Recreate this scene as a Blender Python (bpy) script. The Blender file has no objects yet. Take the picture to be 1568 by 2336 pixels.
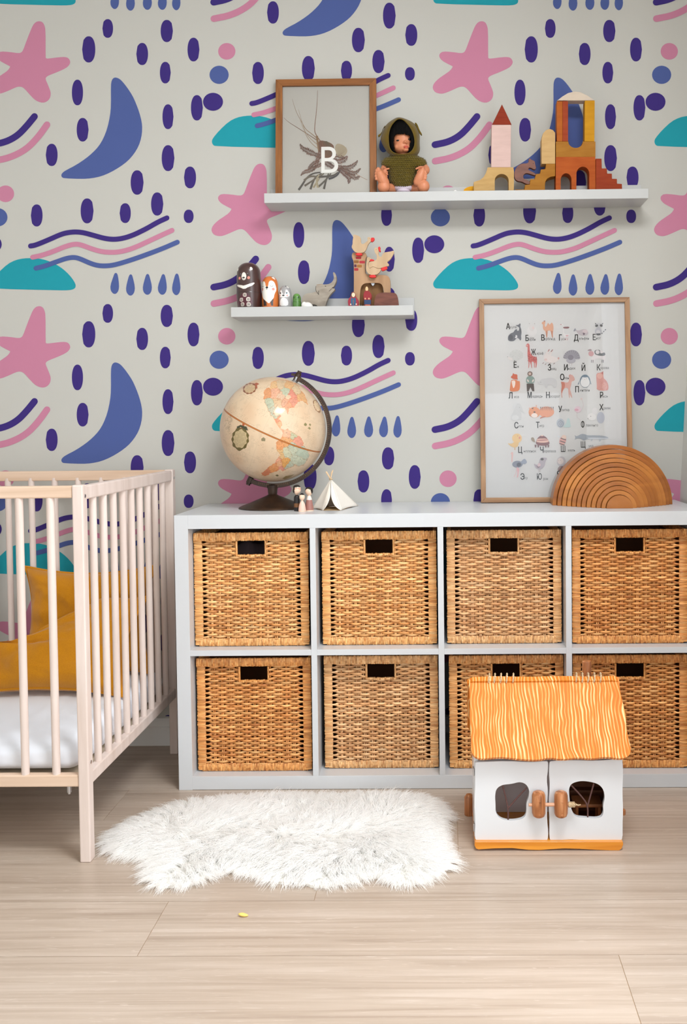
import bpy, math, random
import numpy as np
from mathutils import Vector, Matrix, Euler, noise
from mathutils.geometry import tessellate_polygon
R = math.radians
PI = math.pi
SC = bpy.context.scene
COL = SC.collection
random.seed(7)

# ------------------------------------------------------------------ camera
FPX = 2224.1
cam_d = bpy.data.cameras.new('camera')
cam = bpy.data.objects.new('camera', cam_d)
COL.objects.link(cam)
SC.camera = cam
cam.location = (0.0672158, -3.0547605, 1.0129772)
cam.rotation_euler = (PI / 2 - 0.0350094, 0.00967212, 0.0114307)
cam_d.sensor_width = 36
cam_d.lens = FPX / 2336 * 36
cam_d.shift_x = -205.43 / 2336
cam_d.shift_y = -125.81 / 2336
cam_d.clip_start = 0.05

# ------------------------------------------------------------------ light
world = bpy.data.worlds.new('daylight')
SC.world = world
world.use_nodes = True
world.node_tree.nodes['Background'].inputs[0].default_value = (0.85, 0.93, 1.0, 1)
world.node_tree.nodes['Background'].inputs[1].default_value = 1.0
SC.view_settings.view_transform = 'Standard'
SC.view_settings.look = 'None'
SC.view_settings.gamma = 1
SC.view_settings.exposure = 0.11
SC.view_settings.use_curve_mapping = False
SC.cycles.diffuse_bounces = 9
SC.cycles.transparent_max_bounces = 16


def area(name, loc, target, sx, sy, power, col=(1, 1, 1), spread=180):
    d = bpy.data.lights.new(name, 'AREA')
    d.shape = 'RECTANGLE'
    d.size, d.size_y, d.energy, d.color = sx, sy, power, col
    d.spread = R(spread)
    o = bpy.data.objects.new(name, d)
    COL.objects.link(o)
    o.location = loc
    o.rotation_euler = (Vector(target) - Vector(loc)).to_track_quat('-Z', 'Y').to_euler()
    return o


# daylight standing in the two window openings (right wall; the rear one added as frontal fill)
area('window_daylight', (1.02, -2.1, 1.18), (0, -2.1, 1.18), 2.1, 2.05, 50, (0.92, 0.965, 1.0))
area('rear_fill_light', (-0.4, -5.27, 1.35), (-0.4, 0, 1.35), 2.6, 1.9, 18, (0.93, 0.97, 1.0))
# overhead fill light, added to brighten upward-facing surfaces
area('added_overhead_fill', (0.42, -1.9, 2.545), (0.42, -1.9, 0), 0.7, 0.7, 41, (0.97, 0.985, 1.0))

# ------------------------------------------------------------------ pixel <-> place
ROT = np.array(Euler(cam.rotation_euler).to_matrix())
CP = np.array(cam.location)


def ray(px, py):
    v = np.array([(px - 784 - 205.43) / FPX, -(py - 1168 + 125.81) / FPX, -1.0])
    return ROT @ v


def at(px, py, ax, val):
    """the point of the plane (axis ax = val) that is seen at pixel px, py"""
    d = ray(px, py)
    return Vector(CP + d * ((val - CP[ax]) / d[ax]))


def onplane(px, py, o, n):
    d = Vector(ray(px, py))
    c = Vector(CP)
    return c + d * ((o - c).dot(n) / d.dot(n))


def proj(X):
    v = (np.asarray(X, float) - CP) @ ROT
    return np.stack([784 + 205.43 + FPX * v[..., 0] / -v[..., 2], 1168 - 125.81 - FPX * v[..., 1] / -v[..., 2]], -1)


def crop(ox, oy, s):
    return lambda x, y: (ox + x / s, oy + y / s)


# ------------------------------------------------------------------ colours and materials
def lin(c):
    if isinstance(c, str):
        c = tuple(int(c[i:i + 2], 16) for i in (0, 2, 4))
    return tuple(((v / 255) / 12.92 if v / 255 <= 0.04045 else ((v / 255 + 0.055) / 1.055) ** 2.4) for v in c[:3]) + (1.0,)


MC = {}


def mat(name, col=None, rough=0.5, spec=0.5, sheen=0, coat=0, trans=0, metal=0, sss=0):
    if name in MC:
        return MC[name]
    m = bpy.data.materials.new(name)
    m.use_nodes = True
    b = m.node_tree.nodes['Principled BSDF']
    if col is not None:
        b.inputs['Base Color'].default_value = lin(col)
    b.inputs['Roughness'].default_value = rough
    b.inputs['Specular IOR Level'].default_value = spec
    b.inputs['Metallic'].default_value = metal
    b.inputs['Sheen Weight'].default_value = sheen
    b.inputs['Coat Weight'].default_value = coat
    b.inputs['Transmission Weight'].default_value = trans
    b.inputs['Subsurface Weight'].default_value = sss
    MC[name] = m
    return m


def nodes(m):
    nt = m.node_tree
    return nt, nt.nodes['Principled BSDF'], nt.nodes.new, nt.links.new


def grain(name, c1, c2, scale=(3, 40, 40), rough=0.45, bump=0.1, coat=0, spec=0.4, space='Object', detail=4, isl=0.0, dist=0.6, lo=0.3, hi=0.7, c3=None):
    """streaky wood / fibre: noise stretched by `scale`, optional per-piece colour change"""
    if name in MC:
        return MC[name]
    m = mat(name, c1, rough, spec, coat=coat)
    nt, b, N, L = nodes(m)
    tc = N('ShaderNodeTexCoord')
    mp = N('ShaderNodeMapping')
    mp.inputs['Scale'].default_value = scale
    nz = N('ShaderNodeTexNoise')
    nz.inputs['Scale'].default_value = 1
    nz.inputs['Detail'].default_value = detail
    nz.inputs['Distortion'].default_value = dist
    L(tc.outputs[space], mp.inputs[0])
    cr = N('ShaderNodeValToRGB')
    cr.color_ramp.elements[0].position = lo
    cr.color_ramp.elements[1].position = hi
    cr.color_ramp.elements[0].color = lin(c1)
    cr.color_ramp.elements[1].color = lin(c2)
    if c3:
        e = cr.color_ramp.elements.new((lo + hi) / 2)
        e.color = lin(c3)
    L(nz.outputs[0], cr.inputs[0])
    out = cr.outputs[0]
    if isl:
        g = N('ShaderNodeNewGeometry')
        ad = N('ShaderNodeVectorMath')
        ad.operation = 'ADD'
        cx = N('ShaderNodeCombineXYZ')
        mu = N('ShaderNodeMath')
        mu.operation = 'MULTIPLY'
        mu.inputs[1].default_value = 37.0
        L(g.outputs['Random Per Island'], mu.inputs[0])
        for i in range(3):
            L(mu.outputs[0], cx.inputs[i])
        L(mp.outputs[0], ad.inputs[0])
        L(cx.outputs[0], ad.inputs[1])
        L(ad.outputs[0], nz.inputs['Vector'])
        hs = N('ShaderNodeHueSaturation')
        mr = N('ShaderNodeMapRange')
        mr.inputs[3].default_value = 1 - isl
        mr.inputs[4].default_value = 1 + isl
        L(g.outputs['Random Per Island'], mr.inputs[0])
        L(mr.outputs[0], hs.inputs['Value'])
        L(out, hs.inputs['Color'])
        out = hs.outputs[0]
    else:
        L(mp.outputs[0], nz.inputs['Vector'])
    L(out, b.inputs['Base Color'])
    if bump:
        bp = N('ShaderNodeBump')
        bp.inputs['Strength'].default_value = bump
        bp.inputs['Distance'].default_value = 0.002
        L(nz.outputs[0], bp.inputs['Height'])
        L(bp.outputs[0], b.inputs['Normal'])
    return m


def painted(name='painted', rough=0.45, spec=0.4, coat=0, bump=0.0, bscale=300):
    """colour comes from the mesh's own colour attribute (the thing's printed / painted decoration)"""
    if name in MC:
        return MC[name]
    m = mat(name, (200, 200, 200), rough, spec, coat=coat)
    nt, b, N, L = nodes(m)
    a = N('ShaderNodeAttribute')
    a.attribute_name = 'col'
    L(a.outputs['Color'], b.inputs['Base Color'])
    if bump:
        nz = N('ShaderNodeTexNoise')
        nz.inputs['Scale'].default_value = bscale
        tc = N('ShaderNodeTexCoord')
        L(tc.outputs['Object'], nz.inputs['Vector'])
        bp = N('ShaderNodeBump')
        bp.inputs['Strength'].default_value = bump
        bp.inputs['Distance'].default_value = 0.001
        L(nz.outputs[0], bp.inputs['Height'])
        L(bp.outputs[0], b.inputs['Normal'])
    return m


# ------------------------------------------------------------------ mesh builder
class MB:
    def __init__(s):
        s.v, s.f, s.m, s.c = [], [], [], []
        s.colored = False

    def add(s, vs, fs, mi=0, col=None):
        b = len(s.v)
        s.v += [tuple(p) for p in vs]
        s.f += [tuple(i + b for i in f) for f in fs]
        s.m += [mi] * len(fs)
        if col is not None:
            s.colored = True
            col = lin(col)
        s.c += [col] * len(fs)
        return s

    def box(s, lo, hi, mi=0, col=None):
        x0, y0, z0 = lo
        x1, y1, z1 = hi
        v = [(x0, y0, z0), (x1, y0, z0), (x1, y1, z0), (x0, y1, z0), (x0, y0, z1), (x1, y0, z1), (x1, y1, z1), (x0, y1, z1)]
        return s.add(v, [(3, 2, 1, 0), (4, 5, 6, 7), (0, 1, 5, 4), (1, 2, 6, 5), (2, 3, 7, 6), (3, 0, 4, 7)], mi, col)

    def prism(s, outs, vec, mi=0, col=None, sidecol=None):
        """outs: [outer, hole, ...] lists of 3D points in one plane; extruded by vec"""
        if not isinstance(outs[0], (list, tuple)) or isinstance(outs[0][0], (int, float)):
            outs = [outs]
        outs = [[Vector(p) for p in o] for o in outs]
        vec = Vector(vec)
        tri = tessellate_polygon(outs)
        flat = [p for o in outs for p in o]
        n = len(flat)
        # make the first cap face away from vec
        nt = Vector((0, 0, 0))
        for a, b, c in tri:
            nt += (flat[b] - flat[a]).cross(flat[c] - flat[a])
        if nt.dot(vec) > 0:
            tri = [(a, c, b) for a, b, c in tri]
        V = flat + [p + vec for p in flat]
        F = [tuple(t) for t in tri] + [tuple(i + n for i in reversed(t)) for t in tri]
        s.add(V, F, mi, col)
        k = 0
        for oi, o in enumerate(outs):
            a = Vector((0, 0, 0))
            for i in range(len(o)):
                a += o[i].cross(o[(i + 1) % len(o)])
            fl = (a.dot(vec) > 0) != (oi > 0)
            S = []
            for i in range(len(o)):
                j = (i + 1) % len(o)
                q = (i + k, j + k, j + k + n, i + k + n)
                S.append(q if fl else q[::-1])
            b = len(s.v) - 2 * n
            s.f += [tuple(t + b for t in q) for q in S]
            s.m += [mi] * len(S)
            s.c += [lin(sidecol or col) if col is not None else None] * len(S)
            k += len(o)
        return s

    def flat(s, outs, mi=0, col=None, face=(0, -1, 0)):
        if isinstance(outs[0], Vector) or isinstance(outs[0][0], (int, float)):
            outs = [outs]
        outs = [[Vector(p) for p in o] for o in outs]
        tri = tessellate_polygon(outs)
        fl = [p for o in outs for p in o]
        F = []
        for a, b, c in tri:
            n = (fl[b] - fl[a]).cross(fl[c] - fl[a])
            F.append((a, b, c) if n.dot(Vector(face)) > 0 else (a, c, b))
        return s.add(fl, F, mi, col)

    def tube(s, path, r, n=8, mi=0, col=None, cap=True, ry=None, up=None):
        P = [Vector(p) for p in path]
        rs = r if isinstance(r, (list, tuple)) else [r] * len(P)
        V, F = [], []
        ref = Vector(up) if up else None
        for i, p in enumerate(P):
            t = (P[min(i + 1, len(P) - 1)] - P[max(i - 1, 0)]).normalized()
            if ref is None:
                ref = Vector((0, 0, 1)) if abs(t.z) < 0.9 else Vector((1, 0, 0))
            a = (ref - t * ref.dot(t)).normalized()
            if not up:
                ref = a
            b = t.cross(a)
            for k in range(n):
                th = 2 * PI * k / n
                V.append(p + a * math.cos(th) * rs[i] + b * math.sin(th) * (ry if ry else rs[i]))
        for i in range(len(P) - 1):
            for k in range(n):
                k2 = (k + 1) % n
                F.append((i * n + k, (i + 1) * n + k, (i + 1) * n + k2, i * n + k2)[::-1])
        if cap:
            F.append(tuple(range(n))[::-1][::-1])
            F.append(tuple((len(P) - 1) * n + k for k in range(n))[::-1])
        return s.add(V, F, mi, col)

    def lathe(s, prof, c=(0, 0, 0), n=48, mi=0, col=None, axis=(0, 0, 1), sy=1.0):
        """prof: (radius, height) from the bottom up"""
        q = Vector((0, 0, 1)).rotation_difference(Vector(axis))
        c = Vector(c)
        V, F = [], []
        for r, h in prof:
            for k in range(n):
                th = 2 * PI * k / n
                V.append(c + q @ Vector((max(r, 1e-5) * math.cos(th), max(r, 1e-5) * math.sin(th) * sy, h)))
        for i in range(len(prof) - 1):
            for k in range(n):
                k2 = (k + 1) % n
                F.append((i * n + k, i * n + k2, (i + 1) * n + k2, (i + 1) * n + k))
        F.append(tuple(range(n))[::-1])
        F.append(tuple((len(prof) - 1) * n + k for k in range(n)))
        return s.add(V, F, mi, col)

    def ell(s, c, r, rot=None, nu=24, nv=14, mi=0, col=None):
        c = Vector(c)
        M = Euler(rot).to_matrix() if rot else Matrix.Identity(3)
        V, F = [], []
        for j in range(nv + 1):
            ph = PI * j / nv
            for i in range(nu):
                th = 2 * PI * i / nu
                sp = max(math.sin(ph), 1e-4)
                V.append(c + M @ Vector((r[0] * sp * math.cos(th), r[1] * sp * math.sin(th), -r[2] * math.cos(ph))))
        for j in range(nv):
            for i in range(nu):
                i2 = (i + 1) % nu
                F.append((j * nu + i, j * nu + i2, (j + 1) * nu + i2, (j + 1) * nu + i))
        return s.add(V, F, mi, col)

    def grid(s, fn, nu, nv, mi=0, col=None, wrapu=False, flip=False):
        V = [fn(i / (nu if wrapu else nu - 1), j / (nv - 1)) for j in range(nv) for i in range(nu)]
        F = []
        for j in range(nv - 1):
            for i in range(nu if wrapu else nu - 1):
                i2 = (i + 1) % nu
                q = (j * nu + i, j * nu + i2, (j + 1) * nu + i2, (j + 1) * nu + i)
                F.append(q[::-1] if flip else q)
        return s.add(V, F, mi, col)

    def build(s, name, mats, parent=None, smooth=False, bevel=0, seg=2, origin=None, angle=40):
        me = bpy.data.meshes.new(name)
        V = s.v
        o = bpy.data.objects.new(name, me)
        COL.objects.link(o)
        if origin is not None:
            og = Vector(origin)
            V = [tuple(Vector(p) - og) for p in V]
            o.location = og
        me.from_pydata(V, [], s.f)
        for m in (mats if isinstance(mats, (list, tuple)) else [mats]):
            me.materials.append(m)
        me.polygons.foreach_set('material_index', s.m)
        if s.colored:
            a = me.color_attributes.new('col', 'FLOAT_COLOR', 'CORNER')
            arr = []
            for p, c in zip(me.polygons, s.c):
                arr += list(c or (0.5, 0.5, 0.5, 1)) * p.loop_total
            a.data.foreach_set('color', arr)
        if smooth:
            me.polygons.foreach_set('use_smooth', [True] * len(me.polygons))
            if smooth != 'all':
                me.set_sharp_from_angle(angle=R(angle))
        me.update()
        if bevel:
            bm = o.modifiers.new('bevel', 'BEVEL')
            bm.width = bevel
            bm.segments = seg
            bm.limit_method = 'ANGLE'
            bm.angle_limit = R(35)
        if parent is not None:
            o.parent = parent
            o.matrix_parent_inverse = parent.matrix_world.inverted() if parent.type != 'EMPTY' else Matrix.Translation(-parent.location)
        return o


def tag(o, label=None, cat=None, group=None, kind=None):
    if label:
        o['label'] = label
    if cat:
        o['category'] = cat
    if group:
        o['group'] = group
    if kind:
        o['kind'] = kind
    return o


def thing(name, label, cat, loc=(0, 0, 0), group=None):
    o = bpy.data.objects.new(name, None)
    COL.objects.link(o)
    o.location = loc
    o.empty_display_size = 0.05
    return tag(o, label, cat, group)


def copy_tree(o, parent=None):
    c = o.copy()
    COL.objects.link(c)
    if parent is not None:
        c.parent = parent
    for ch in [x for x in o.children]:
        copy_tree(ch, c)
    return c


def smooth_closed(pts, it=1):
    """Chaikin corner cutting of a closed outline"""
    for _ in range(it):
        q = []
        for i in range(len(pts)):
            a, b = pts[i], pts[(i + 1) % len(pts)]
            q += [tuple(a[k] * 0.75 + b[k] * 0.25 for k in range(len(a))), tuple(a[k] * 0.25 + b[k] * 0.75 for k in range(len(a)))]
        pts = q
    return pts


def smooth_open(pts, it=2):
    for _ in range(it):
        q = [pts[0]]
        for i in range(len(pts) - 1):
            a, b = pts[i], pts[i + 1]
            q += [tuple(a[k] * 0.75 + b[k] * 0.25 for k in range(len(a))), tuple(a[k] * 0.25 + b[k] * 0.75 for k in range(len(a)))]
        q.append(pts[-1])
        pts = q
    return pts


def stroke(pts, w):
    """outline of a round-ended stroke of width w along pts (2D)"""
    pts = [Vector(p) for p in smooth_open(pts, 2)]
    Lf, Rt = [], []
    for i, p in enumerate(pts):
        t = (pts[min(i + 1, len(pts) - 1)] - pts[max(i - 1, 0)]).normalized()
        n = Vector((-t.y, t.x))
        Lf.append(p + n * w / 2)
        Rt.append(p - n * w / 2)

    def cap(c, d):
        a = math.atan2(d.y, d.x)
        return [c + Vector((math.cos(a + t), math.sin(a + t))) * w / 2 for t in (-1.1, -0.75, -0.35, 0, 0.35, 0.75, 1.1)]
    e = cap(pts[-1], (pts[-1] - pts[-2]))
    b = cap(pts[0], (pts[0] - pts[1]))
    return [tuple(p) for p in (Rt + e + Lf[::-1] + b)]


def ellipse(cx, cy, rx, ry, n=28, rot=0, pw=2.0):
    o = []
    for k in range(n):
        t = 2 * PI * k / n
        c, s_ = math.cos(t), math.sin(t)
        x = rx * math.copysign(abs(c) ** (2 / pw), c)
        y = ry * math.copysign(abs(s_) ** (2 / pw), s_)
        o.append((cx + x * math.cos(rot) - y * math.sin(rot), cy + x * math.sin(rot) + y * math.cos(rot)))
    return o


def clip_poly(pts, ax, val, keep_less):
    out = []
    for i in range(len(pts)):
        a, b = pts[i], pts[(i + 1) % len(pts)]
        ia = (a[ax] <= val) == keep_less
        ib = (b[ax] <= val) == keep_less
        if ia:
            out.append(a)
        if ia != ib:
            t = (val - a[ax]) / (b[ax] - a[ax])
            out.append(tuple(a[k] + (b[k] - a[k]) * t for k in range(3)))
    return out


def inside(P, poly):
    """P: (n,2) array; boolean mask of the points inside the polygon"""
    x, y = P[:, 0], P[:, 1]
    r = np.zeros(len(P), bool)
    n = len(poly)
    for i in range(n):
        x1, y1 = poly[i]
        x2, y2 = poly[(i + 1) % n]
        if y1 == y2:
            continue
        c = ((y1 > y) != (y2 > y)) & (x < (x2 - x1) * (y - y1) / (y2 - y1) + x1)
        r ^= c
    return r


def vert_paint(o, base, shapes, P):
    """colour the vertices of o: base colour, then each (polygon, colour) in P's 2D frame"""
    n = len(o.data.vertices)
    C = np.zeros((n, 4))
    C[:] = lin(base) if not isinstance(base, np.ndarray) else 0
    if isinstance(base, np.ndarray):
        C[:] = base
    for poly, col in shapes:
        k = inside(P, poly)
        C[k] = lin(col)
    a = o.data.color_attributes.new('col', 'FLOAT_COLOR', 'POINT')
    a.data.foreach_set('color', C.ravel())
    return C


def world_verts(o):
    n = len(o.data.vertices)
    a = np.empty(n * 3)
    o.data.vertices.foreach_get('co', a)
    return a.reshape(n, 3) + np.array(o.location)


FONT = None


def text_polys(body, size, cond=1.0, res=4):
    # the letter ef is drawn as an o with an upright through it
    V, F = text_polys_(body.replace('\u0444', '\u043e').replace('\u0424', '\u041e'), size, cond, res)
    for i, ch in enumerate(body):
        if ch in '\u0444\u0424':
            big = ch == '\u0424'
            w0 = max([p[0] for p in text_polys_(body[:i], size, cond, 2)[0]]) + 0.055 * size * cond if i else 0.0
            xc = w0 + (0.41 if big else 0.30) * size * cond
            hw = (0.045 if big else 0.04) * size * cond
            n = len(V)
            V += [(xc - hw, (-0.04 if big else -0.2) * size), (xc + hw, (-0.04 if big else -0.2) * size), (xc + hw, 0.76 * size), (xc - hw, 0.76 * size)]
            F.append((n, n + 1, n + 2, n + 3))
    return V, F


def text_polys_(body, size, cond=1.0, res=4):
    """tessellated outlines of a text as (verts2d, tris); baseline at 0, starts at x=0"""
    cu = bpy.data.curves.new('t', 'FONT')
    cu.body = body
    cu.size = size
    cu.fill_mode = 'FRONT'
    cu.resolution_u = res
    ob = bpy.data.objects.new('t', cu)
    COL.objects.link(ob)
    bpy.context.view_layer.update()
    me = ob.evaluated_get(bpy.context.evaluated_depsgraph_get()).to_mesh()
    V = [(v.co.x * cond, v.co.y) for v in me.vertices]
    F = [tuple(p.vertices) for p in me.polygons]
    bpy.data.objects.remove(ob)
    bpy.data.curves.remove(cu)
    return V, F
# ================================================================== the room
# ---- wallpaper: one tile of motifs, repeated in half-drop
WHITE_WALL, PURPLE, PINK, BLUE, TEAL = 0, 1, 2, 3, 4


def plaster(name, c, bump=0.06):
    m = mat(name, c, 0.85, 0.25)
    nt, b, N, L = nodes(m)
    tc = N('ShaderNodeTexCoord')
    nz = N('ShaderNodeTexNoise')
    nz.inputs['Scale'].default_value = 260
    nz.inputs['Detail'].default_value = 3
    L(tc.outputs['Object'], nz.inputs['Vector'])
    bp = N('ShaderNodeBump')
    bp.inputs['Strength'].default_value = bump
    bp.inputs['Distance'].default_value = 0.001
    L(nz.outputs[0], bp.inputs['Height'])
    L(bp.outputs[0], b.inputs['Normal'])
    return m


wall_mats = [plaster('wallpaper_ground', (188, 187, 181)), plaster('wallpaper_purple', (58, 42, 116)), plaster('wallpaper_pink', (190, 124, 150)),
             plaster('wallpaper_blue', (74, 90, 146)), plaster('wallpaper_teal', (30, 146, 160))]


def oval(cx, cy, w, h, k):
    o = []
    for i in range(32):
        t = 2 * PI * i / 32
        c, s_ = math.cos(t), math.sin(t)
        x = w / 2 * math.copysign(abs(c) ** 0.86, c)
        y = h / 2 * math.copysign(abs(s_) ** 0.95, s_)
        if (k == 'R' and c > 0) or (k == 'L' and c < 0):
            if abs(s_) < 0.78:
                x = math.copysign(w / 2 * (1 - 0.17 * abs(s_) / 0.62 - (0.1 * max(0, abs(s_) - 0.5))), c)
        o.append((cx + x, cy + y))
    return o


motifs = []
for a in [(245.9, 65, 24.3, 42.9, 'L'), (202.5, 112.7, 30, 60, 'L'), (380.7, 70.7, 28, 50.7, 'R'), (324.5, 123.2, 26.8, 50.7, 'L'), (377.3, 165.7, 24.8, 49.3, 'R'),
          (176.8, 211, 25.4, 58.6, ''), (383.4, 266.3, 25.2, 56.8, 'R'), (188.6, 296, 27.1, 54, 'R'), (383.6, 360.7, 29, 59.3, 'R'), (313, 416.3, 29.5, 55.8, 'R'),
          (433.7, 404.8, 27.5, 49.7, 'L'), (83.8, 491.5, 26.7, 50.5, 'L'), (198.8, 481.1, 29.5, 57, 'R'), (285.8, 486.2, 25.5, 45.2, 'L'), (358.8, 465.4, 28, 53, 'R'),
          (430.6, 493.5, 22.5, 30.6, ''), (118, 353.4, 27, 51, 'L'), (441.6, 113.1, 27.2, 54.2, 'R'), (449.4, 245.9, 27.2, 58, 'R')]:
    motifs.append((oval(*a), PURPLE, 1))
motifs.append((ellipse(517.6, 117.1, 19.7, 19), PINK, 1))
motifs.append((ellipse(500.1, 170.7, 21.9, 20.8), BLUE, 1))
motifs.append((ellipse(486.2, 232.2, 22.8, 20.5), PURPLE, 2))
cA = crop(120, 30, 5.6)
motifs.append((smooth_closed([cA(*p) for p in [(805, 820), (850, 835), (890, 870), (950, 945), (1020, 1050), (1065, 1150), (1110, 1270), (1140, 1390), (1147, 1480), (1135, 1590), (1100, 1700), (1040, 1800), (960, 1890), (860, 1965), (740, 2035), (620, 2085), (500, 2110), (380, 2118), (150, 2110), (120, 2098), (109, 2070), (125, 2040), (165, 2010), (300, 1940), (420, 1860), (510, 1785), (590, 1700), (650, 1600), (700, 1470), (735, 1310), (747, 1180), (745, 920), (755, 860), (775, 830)]]), BLUE, 1))
cC = crop(960 - 1010, 30, 6.489)
motifs.append((smooth_closed([cC(*p) for p in [(905, 117), (950, 130), (980, 170), (1000, 250), (1000, 655), (1008, 670), (1040, 673), (1200, 652), (1290, 648), (1340, 665), (1369, 720), (1350, 770), (1300, 815), (1180, 870), (1050, 920), (1010, 945), (997, 975), (1030, 1050), (1070, 1150), (1077, 1200), (1065, 1260), (1020, 1310), (960, 1328), (890, 1312), (830, 1275), (760, 1200), (690, 1120), (650, 1092), (605, 1086), (555, 1100), (450, 1148), (350, 1188), (290, 1194), (220, 1175), (185, 1130), (178, 1090), (200, 1035), (270, 965), (360, 905), (440, 850), (476, 795), (472, 785), (400, 750), (320, 705), (275, 650), (280, 600), (330, 566), (470, 575), (600, 594), (645, 580), (670, 540), (710, 430), (760, 300), (810, 180), (855, 130)]], 1), PINK, 1))
motifs.append((stroke([cC(*p) for p in [(212, 1947), (410, 1907), (580, 1816), (710, 1683), (835, 1530)]], 15.3), PURPLE, 2))
motifs.append((stroke([cC(*p) for p in [(215, 2190), (465, 2142), (710, 2020), (885, 1840), (1020, 1652)]], 15), PINK, 2))
cD = crop(40, 370, 3.5636)
motifs.append((stroke([cD(*p) for p in [(106, 681), (145, 675), (250, 632), (360, 583), (420, 570), (480, 566), (540, 573), (620, 595), (700, 618), (770, 628), (840, 623), (930, 598), (1050, 540), (1140, 487), (1215, 453)]], 11.4), PURPLE, 3))
motifs.append((stroke([cD(*p) for p in [(122, 773), (200, 757), (300, 722), (400, 680), (470, 664), (520, 672), (600, 703), (680, 727), (760, 734), (840, 728), (940, 700), (1060, 645), (1160, 598), (1257, 554)]], 11), PINK, 3))
motifs.append((stroke([cD(*p) for p in [(150, 862), (220, 845), (320, 808), (400, 780), (460, 772), (510, 785), (580, 817), (640, 838), (700, 844), (780, 838), (900, 803), (1020, 762), (1180, 702), (1300, 650)]], 10.8), BLUE, 3))
cE = crop(960 - 1010, 570, 3.267)
motifs.append((smooth_closed([cE(*p) for p in [(92, 255), (100, 230), (150, 170), (220, 105), (280, 75), (340, 63), (400, 61), (480, 68), (550, 92), (610, 125), (660, 165), (700, 210), (725, 250), (729, 275), (715, 293), (680, 301), (600, 302), (120, 290), (100, 278)]], 1), TEAL, 1))
cE2 = crop(960 - 1010, 570, 3.267)
for x0, x1, y0, y1, xt in [(986, 1052, 172, 327, 1027), (1103, 1170, 183, 339, 1138), (1228, 1297, 180, 333, 1264), (1340, 1408, 181, 333, 1381), (1446, 1510, 177, 336, 1482)]:
    ym = y1 - 62
    motifs.append((smooth_closed([cE2(*p) for p in [(xt - 8, y0), (xt + 8, y0), (xt + 17, y0 + 25), (x1, ym), (x1 - 4, y1 - 25), (x1 - 18, y1 - 3), ((x0 + x1) / 2, y1 + 3), (x0 + 18, y1 - 3), (x0 + 2, y1 - 25), (x0, ym), (xt - 18, y0 + 25)]]), BLUE, 1))

wb = MB()
WX0, WX1, WZ1 = -2.3, 0.905, 2.6
wb.box((WX0, 0, 0), (WX1 + 0.02, 0.08, WZ1), 0)
for i in range(-3, 3):
    for j in range(-3, 4):
        for half in (0, 1):
            ox, oy = 1010 * i + 505 * half, 650 * j + 325 * half
            for pts, mi, lay in motifs:
                xs = [p[0] + ox for p in pts]
                ys = [p[1] + oy for p in pts]
                if max(xs) < -800 or min(xs) > 1640 or max(ys) < -260 or min(ys) > 1640:
                    continue
                q = [tuple(at(x, y, 1, -0.0004 * lay)) for x, y in zip(xs, ys)]
                q = clip_poly(q, 0, WX0 + 0.001, False)
                if len(q) > 2:
                    q = clip_poly(q, 0, WX1, True)
                if len(q) > 2:
                    q = clip_poly(q, 2, WZ1 - 0.001, True)
                if len(q) > 2:
                    q = clip_poly(q, 2, 0.09, False)
                if len(q) > 2:
                    wb.flat([q], mi)
tag(wb.build('wall_back', wall_mats), kind='structure')

plain = plaster('painted_plaster', (222, 221, 216))
ceil_m = plaster('ceiling_white', (238, 238, 234))
white_trim = mat('white_trim', (236, 236, 234), 0.4)

# right wall: leans outwards above the cabinet (its corner line does in the photograph); window opening towards the camera
xr = lambda z: 0.802 if z < 0.77 else 0.802 + (z - 0.77) * 0.052


def wall_right_piece(b, y0, y1, z0, z1):
    zs = sorted({z0, z1} | ({0.77} if z0 < 0.77 < z1 else set()))
    for a, c in zip(zs, zs[1:]):
        v = [(xr(a), y0, a), (xr(a), y1, a), (xr(c), y1, c), (xr(c), y0, c)]
        w = [(1.05, y0, a), (1.05, y1, a), (1.05, y1, c), (1.05, y0, c)]
        b.add(v + w, [(0, 3, 2, 1), (4, 5, 6, 7), (0, 1, 5, 4), (3, 7, 6, 2), (0, 4, 7, 3), (1, 2, 6, 5)])


b = MB()
WY0, WY1, WZa, WZb = -3.15, -1.05, 0.15, 2.2
wall_right_piece(b, -5.25, WY0, 0, WZ1)
wall_right_piece(b, WY1, 0, 0, WZ1)
wall_right_piece(b, WY0, WY1, 0, WZa)
wall_right_piece(b, WY0, WY1, WZb, WZ1)
tag(b.build('wall_right', plain), kind='structure')
b = MB()
for y0, y1, z0, z1 in ((WY0, WY1, WZa, WZa + 0.05), (WY0, WY1, WZb - 0.05, WZb), (WY0, WY0 + 0.05, WZa, WZb), (WY1 - 0.05, WY1, WZa, WZb), (-2.13, -2.07, WZa, WZb)):
    b.box((0.95, y0, z0), (1.0, y1, z1))
b.box((0.78, WY0 - 0.03, WZa - 0.03), (0.95, WY1 + 0.03, WZa))
tag(b.build('window_1', white_trim, bevel=0.003), kind='structure')
tag(MB().box((WX0 - 0.08, -5.25, 0), (WX0, 0, WZ1)).build('wall_left', plain), kind='structure')
b = MB()
b.box((WX0, -5.33, 0), (-1.7, -5.25, WZ1))
b.box((0.9, -5.33, 0), (1.05, -5.25, WZ1))
b.box((-1.7, -5.33, 0), (0.9, -5.25, 0.4))
b.box((-1.7, -5.33, 2.3), (0.9, -5.25, WZ1))
tag(b.build('wall_front', plain), kind='structure')
b = MB()
for x0, x1, z0, z1 in ((-1.7, 0.9, 0.4, 0.45), (-1.7, 0.9, 2.25, 2.3), (-1.7, -1.65, 0.4, 2.3), (0.85, 0.9, 0.4, 2.3), (-0.43, -0.37, 0.4, 2.3)):
    b.box((x0, -5.3, z0), (x1, -5.26, z1))
tag(b.build('added_rear_window', white_trim), kind='structure')  # unseen rear window, added to frame the fill light behind the camera
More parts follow.
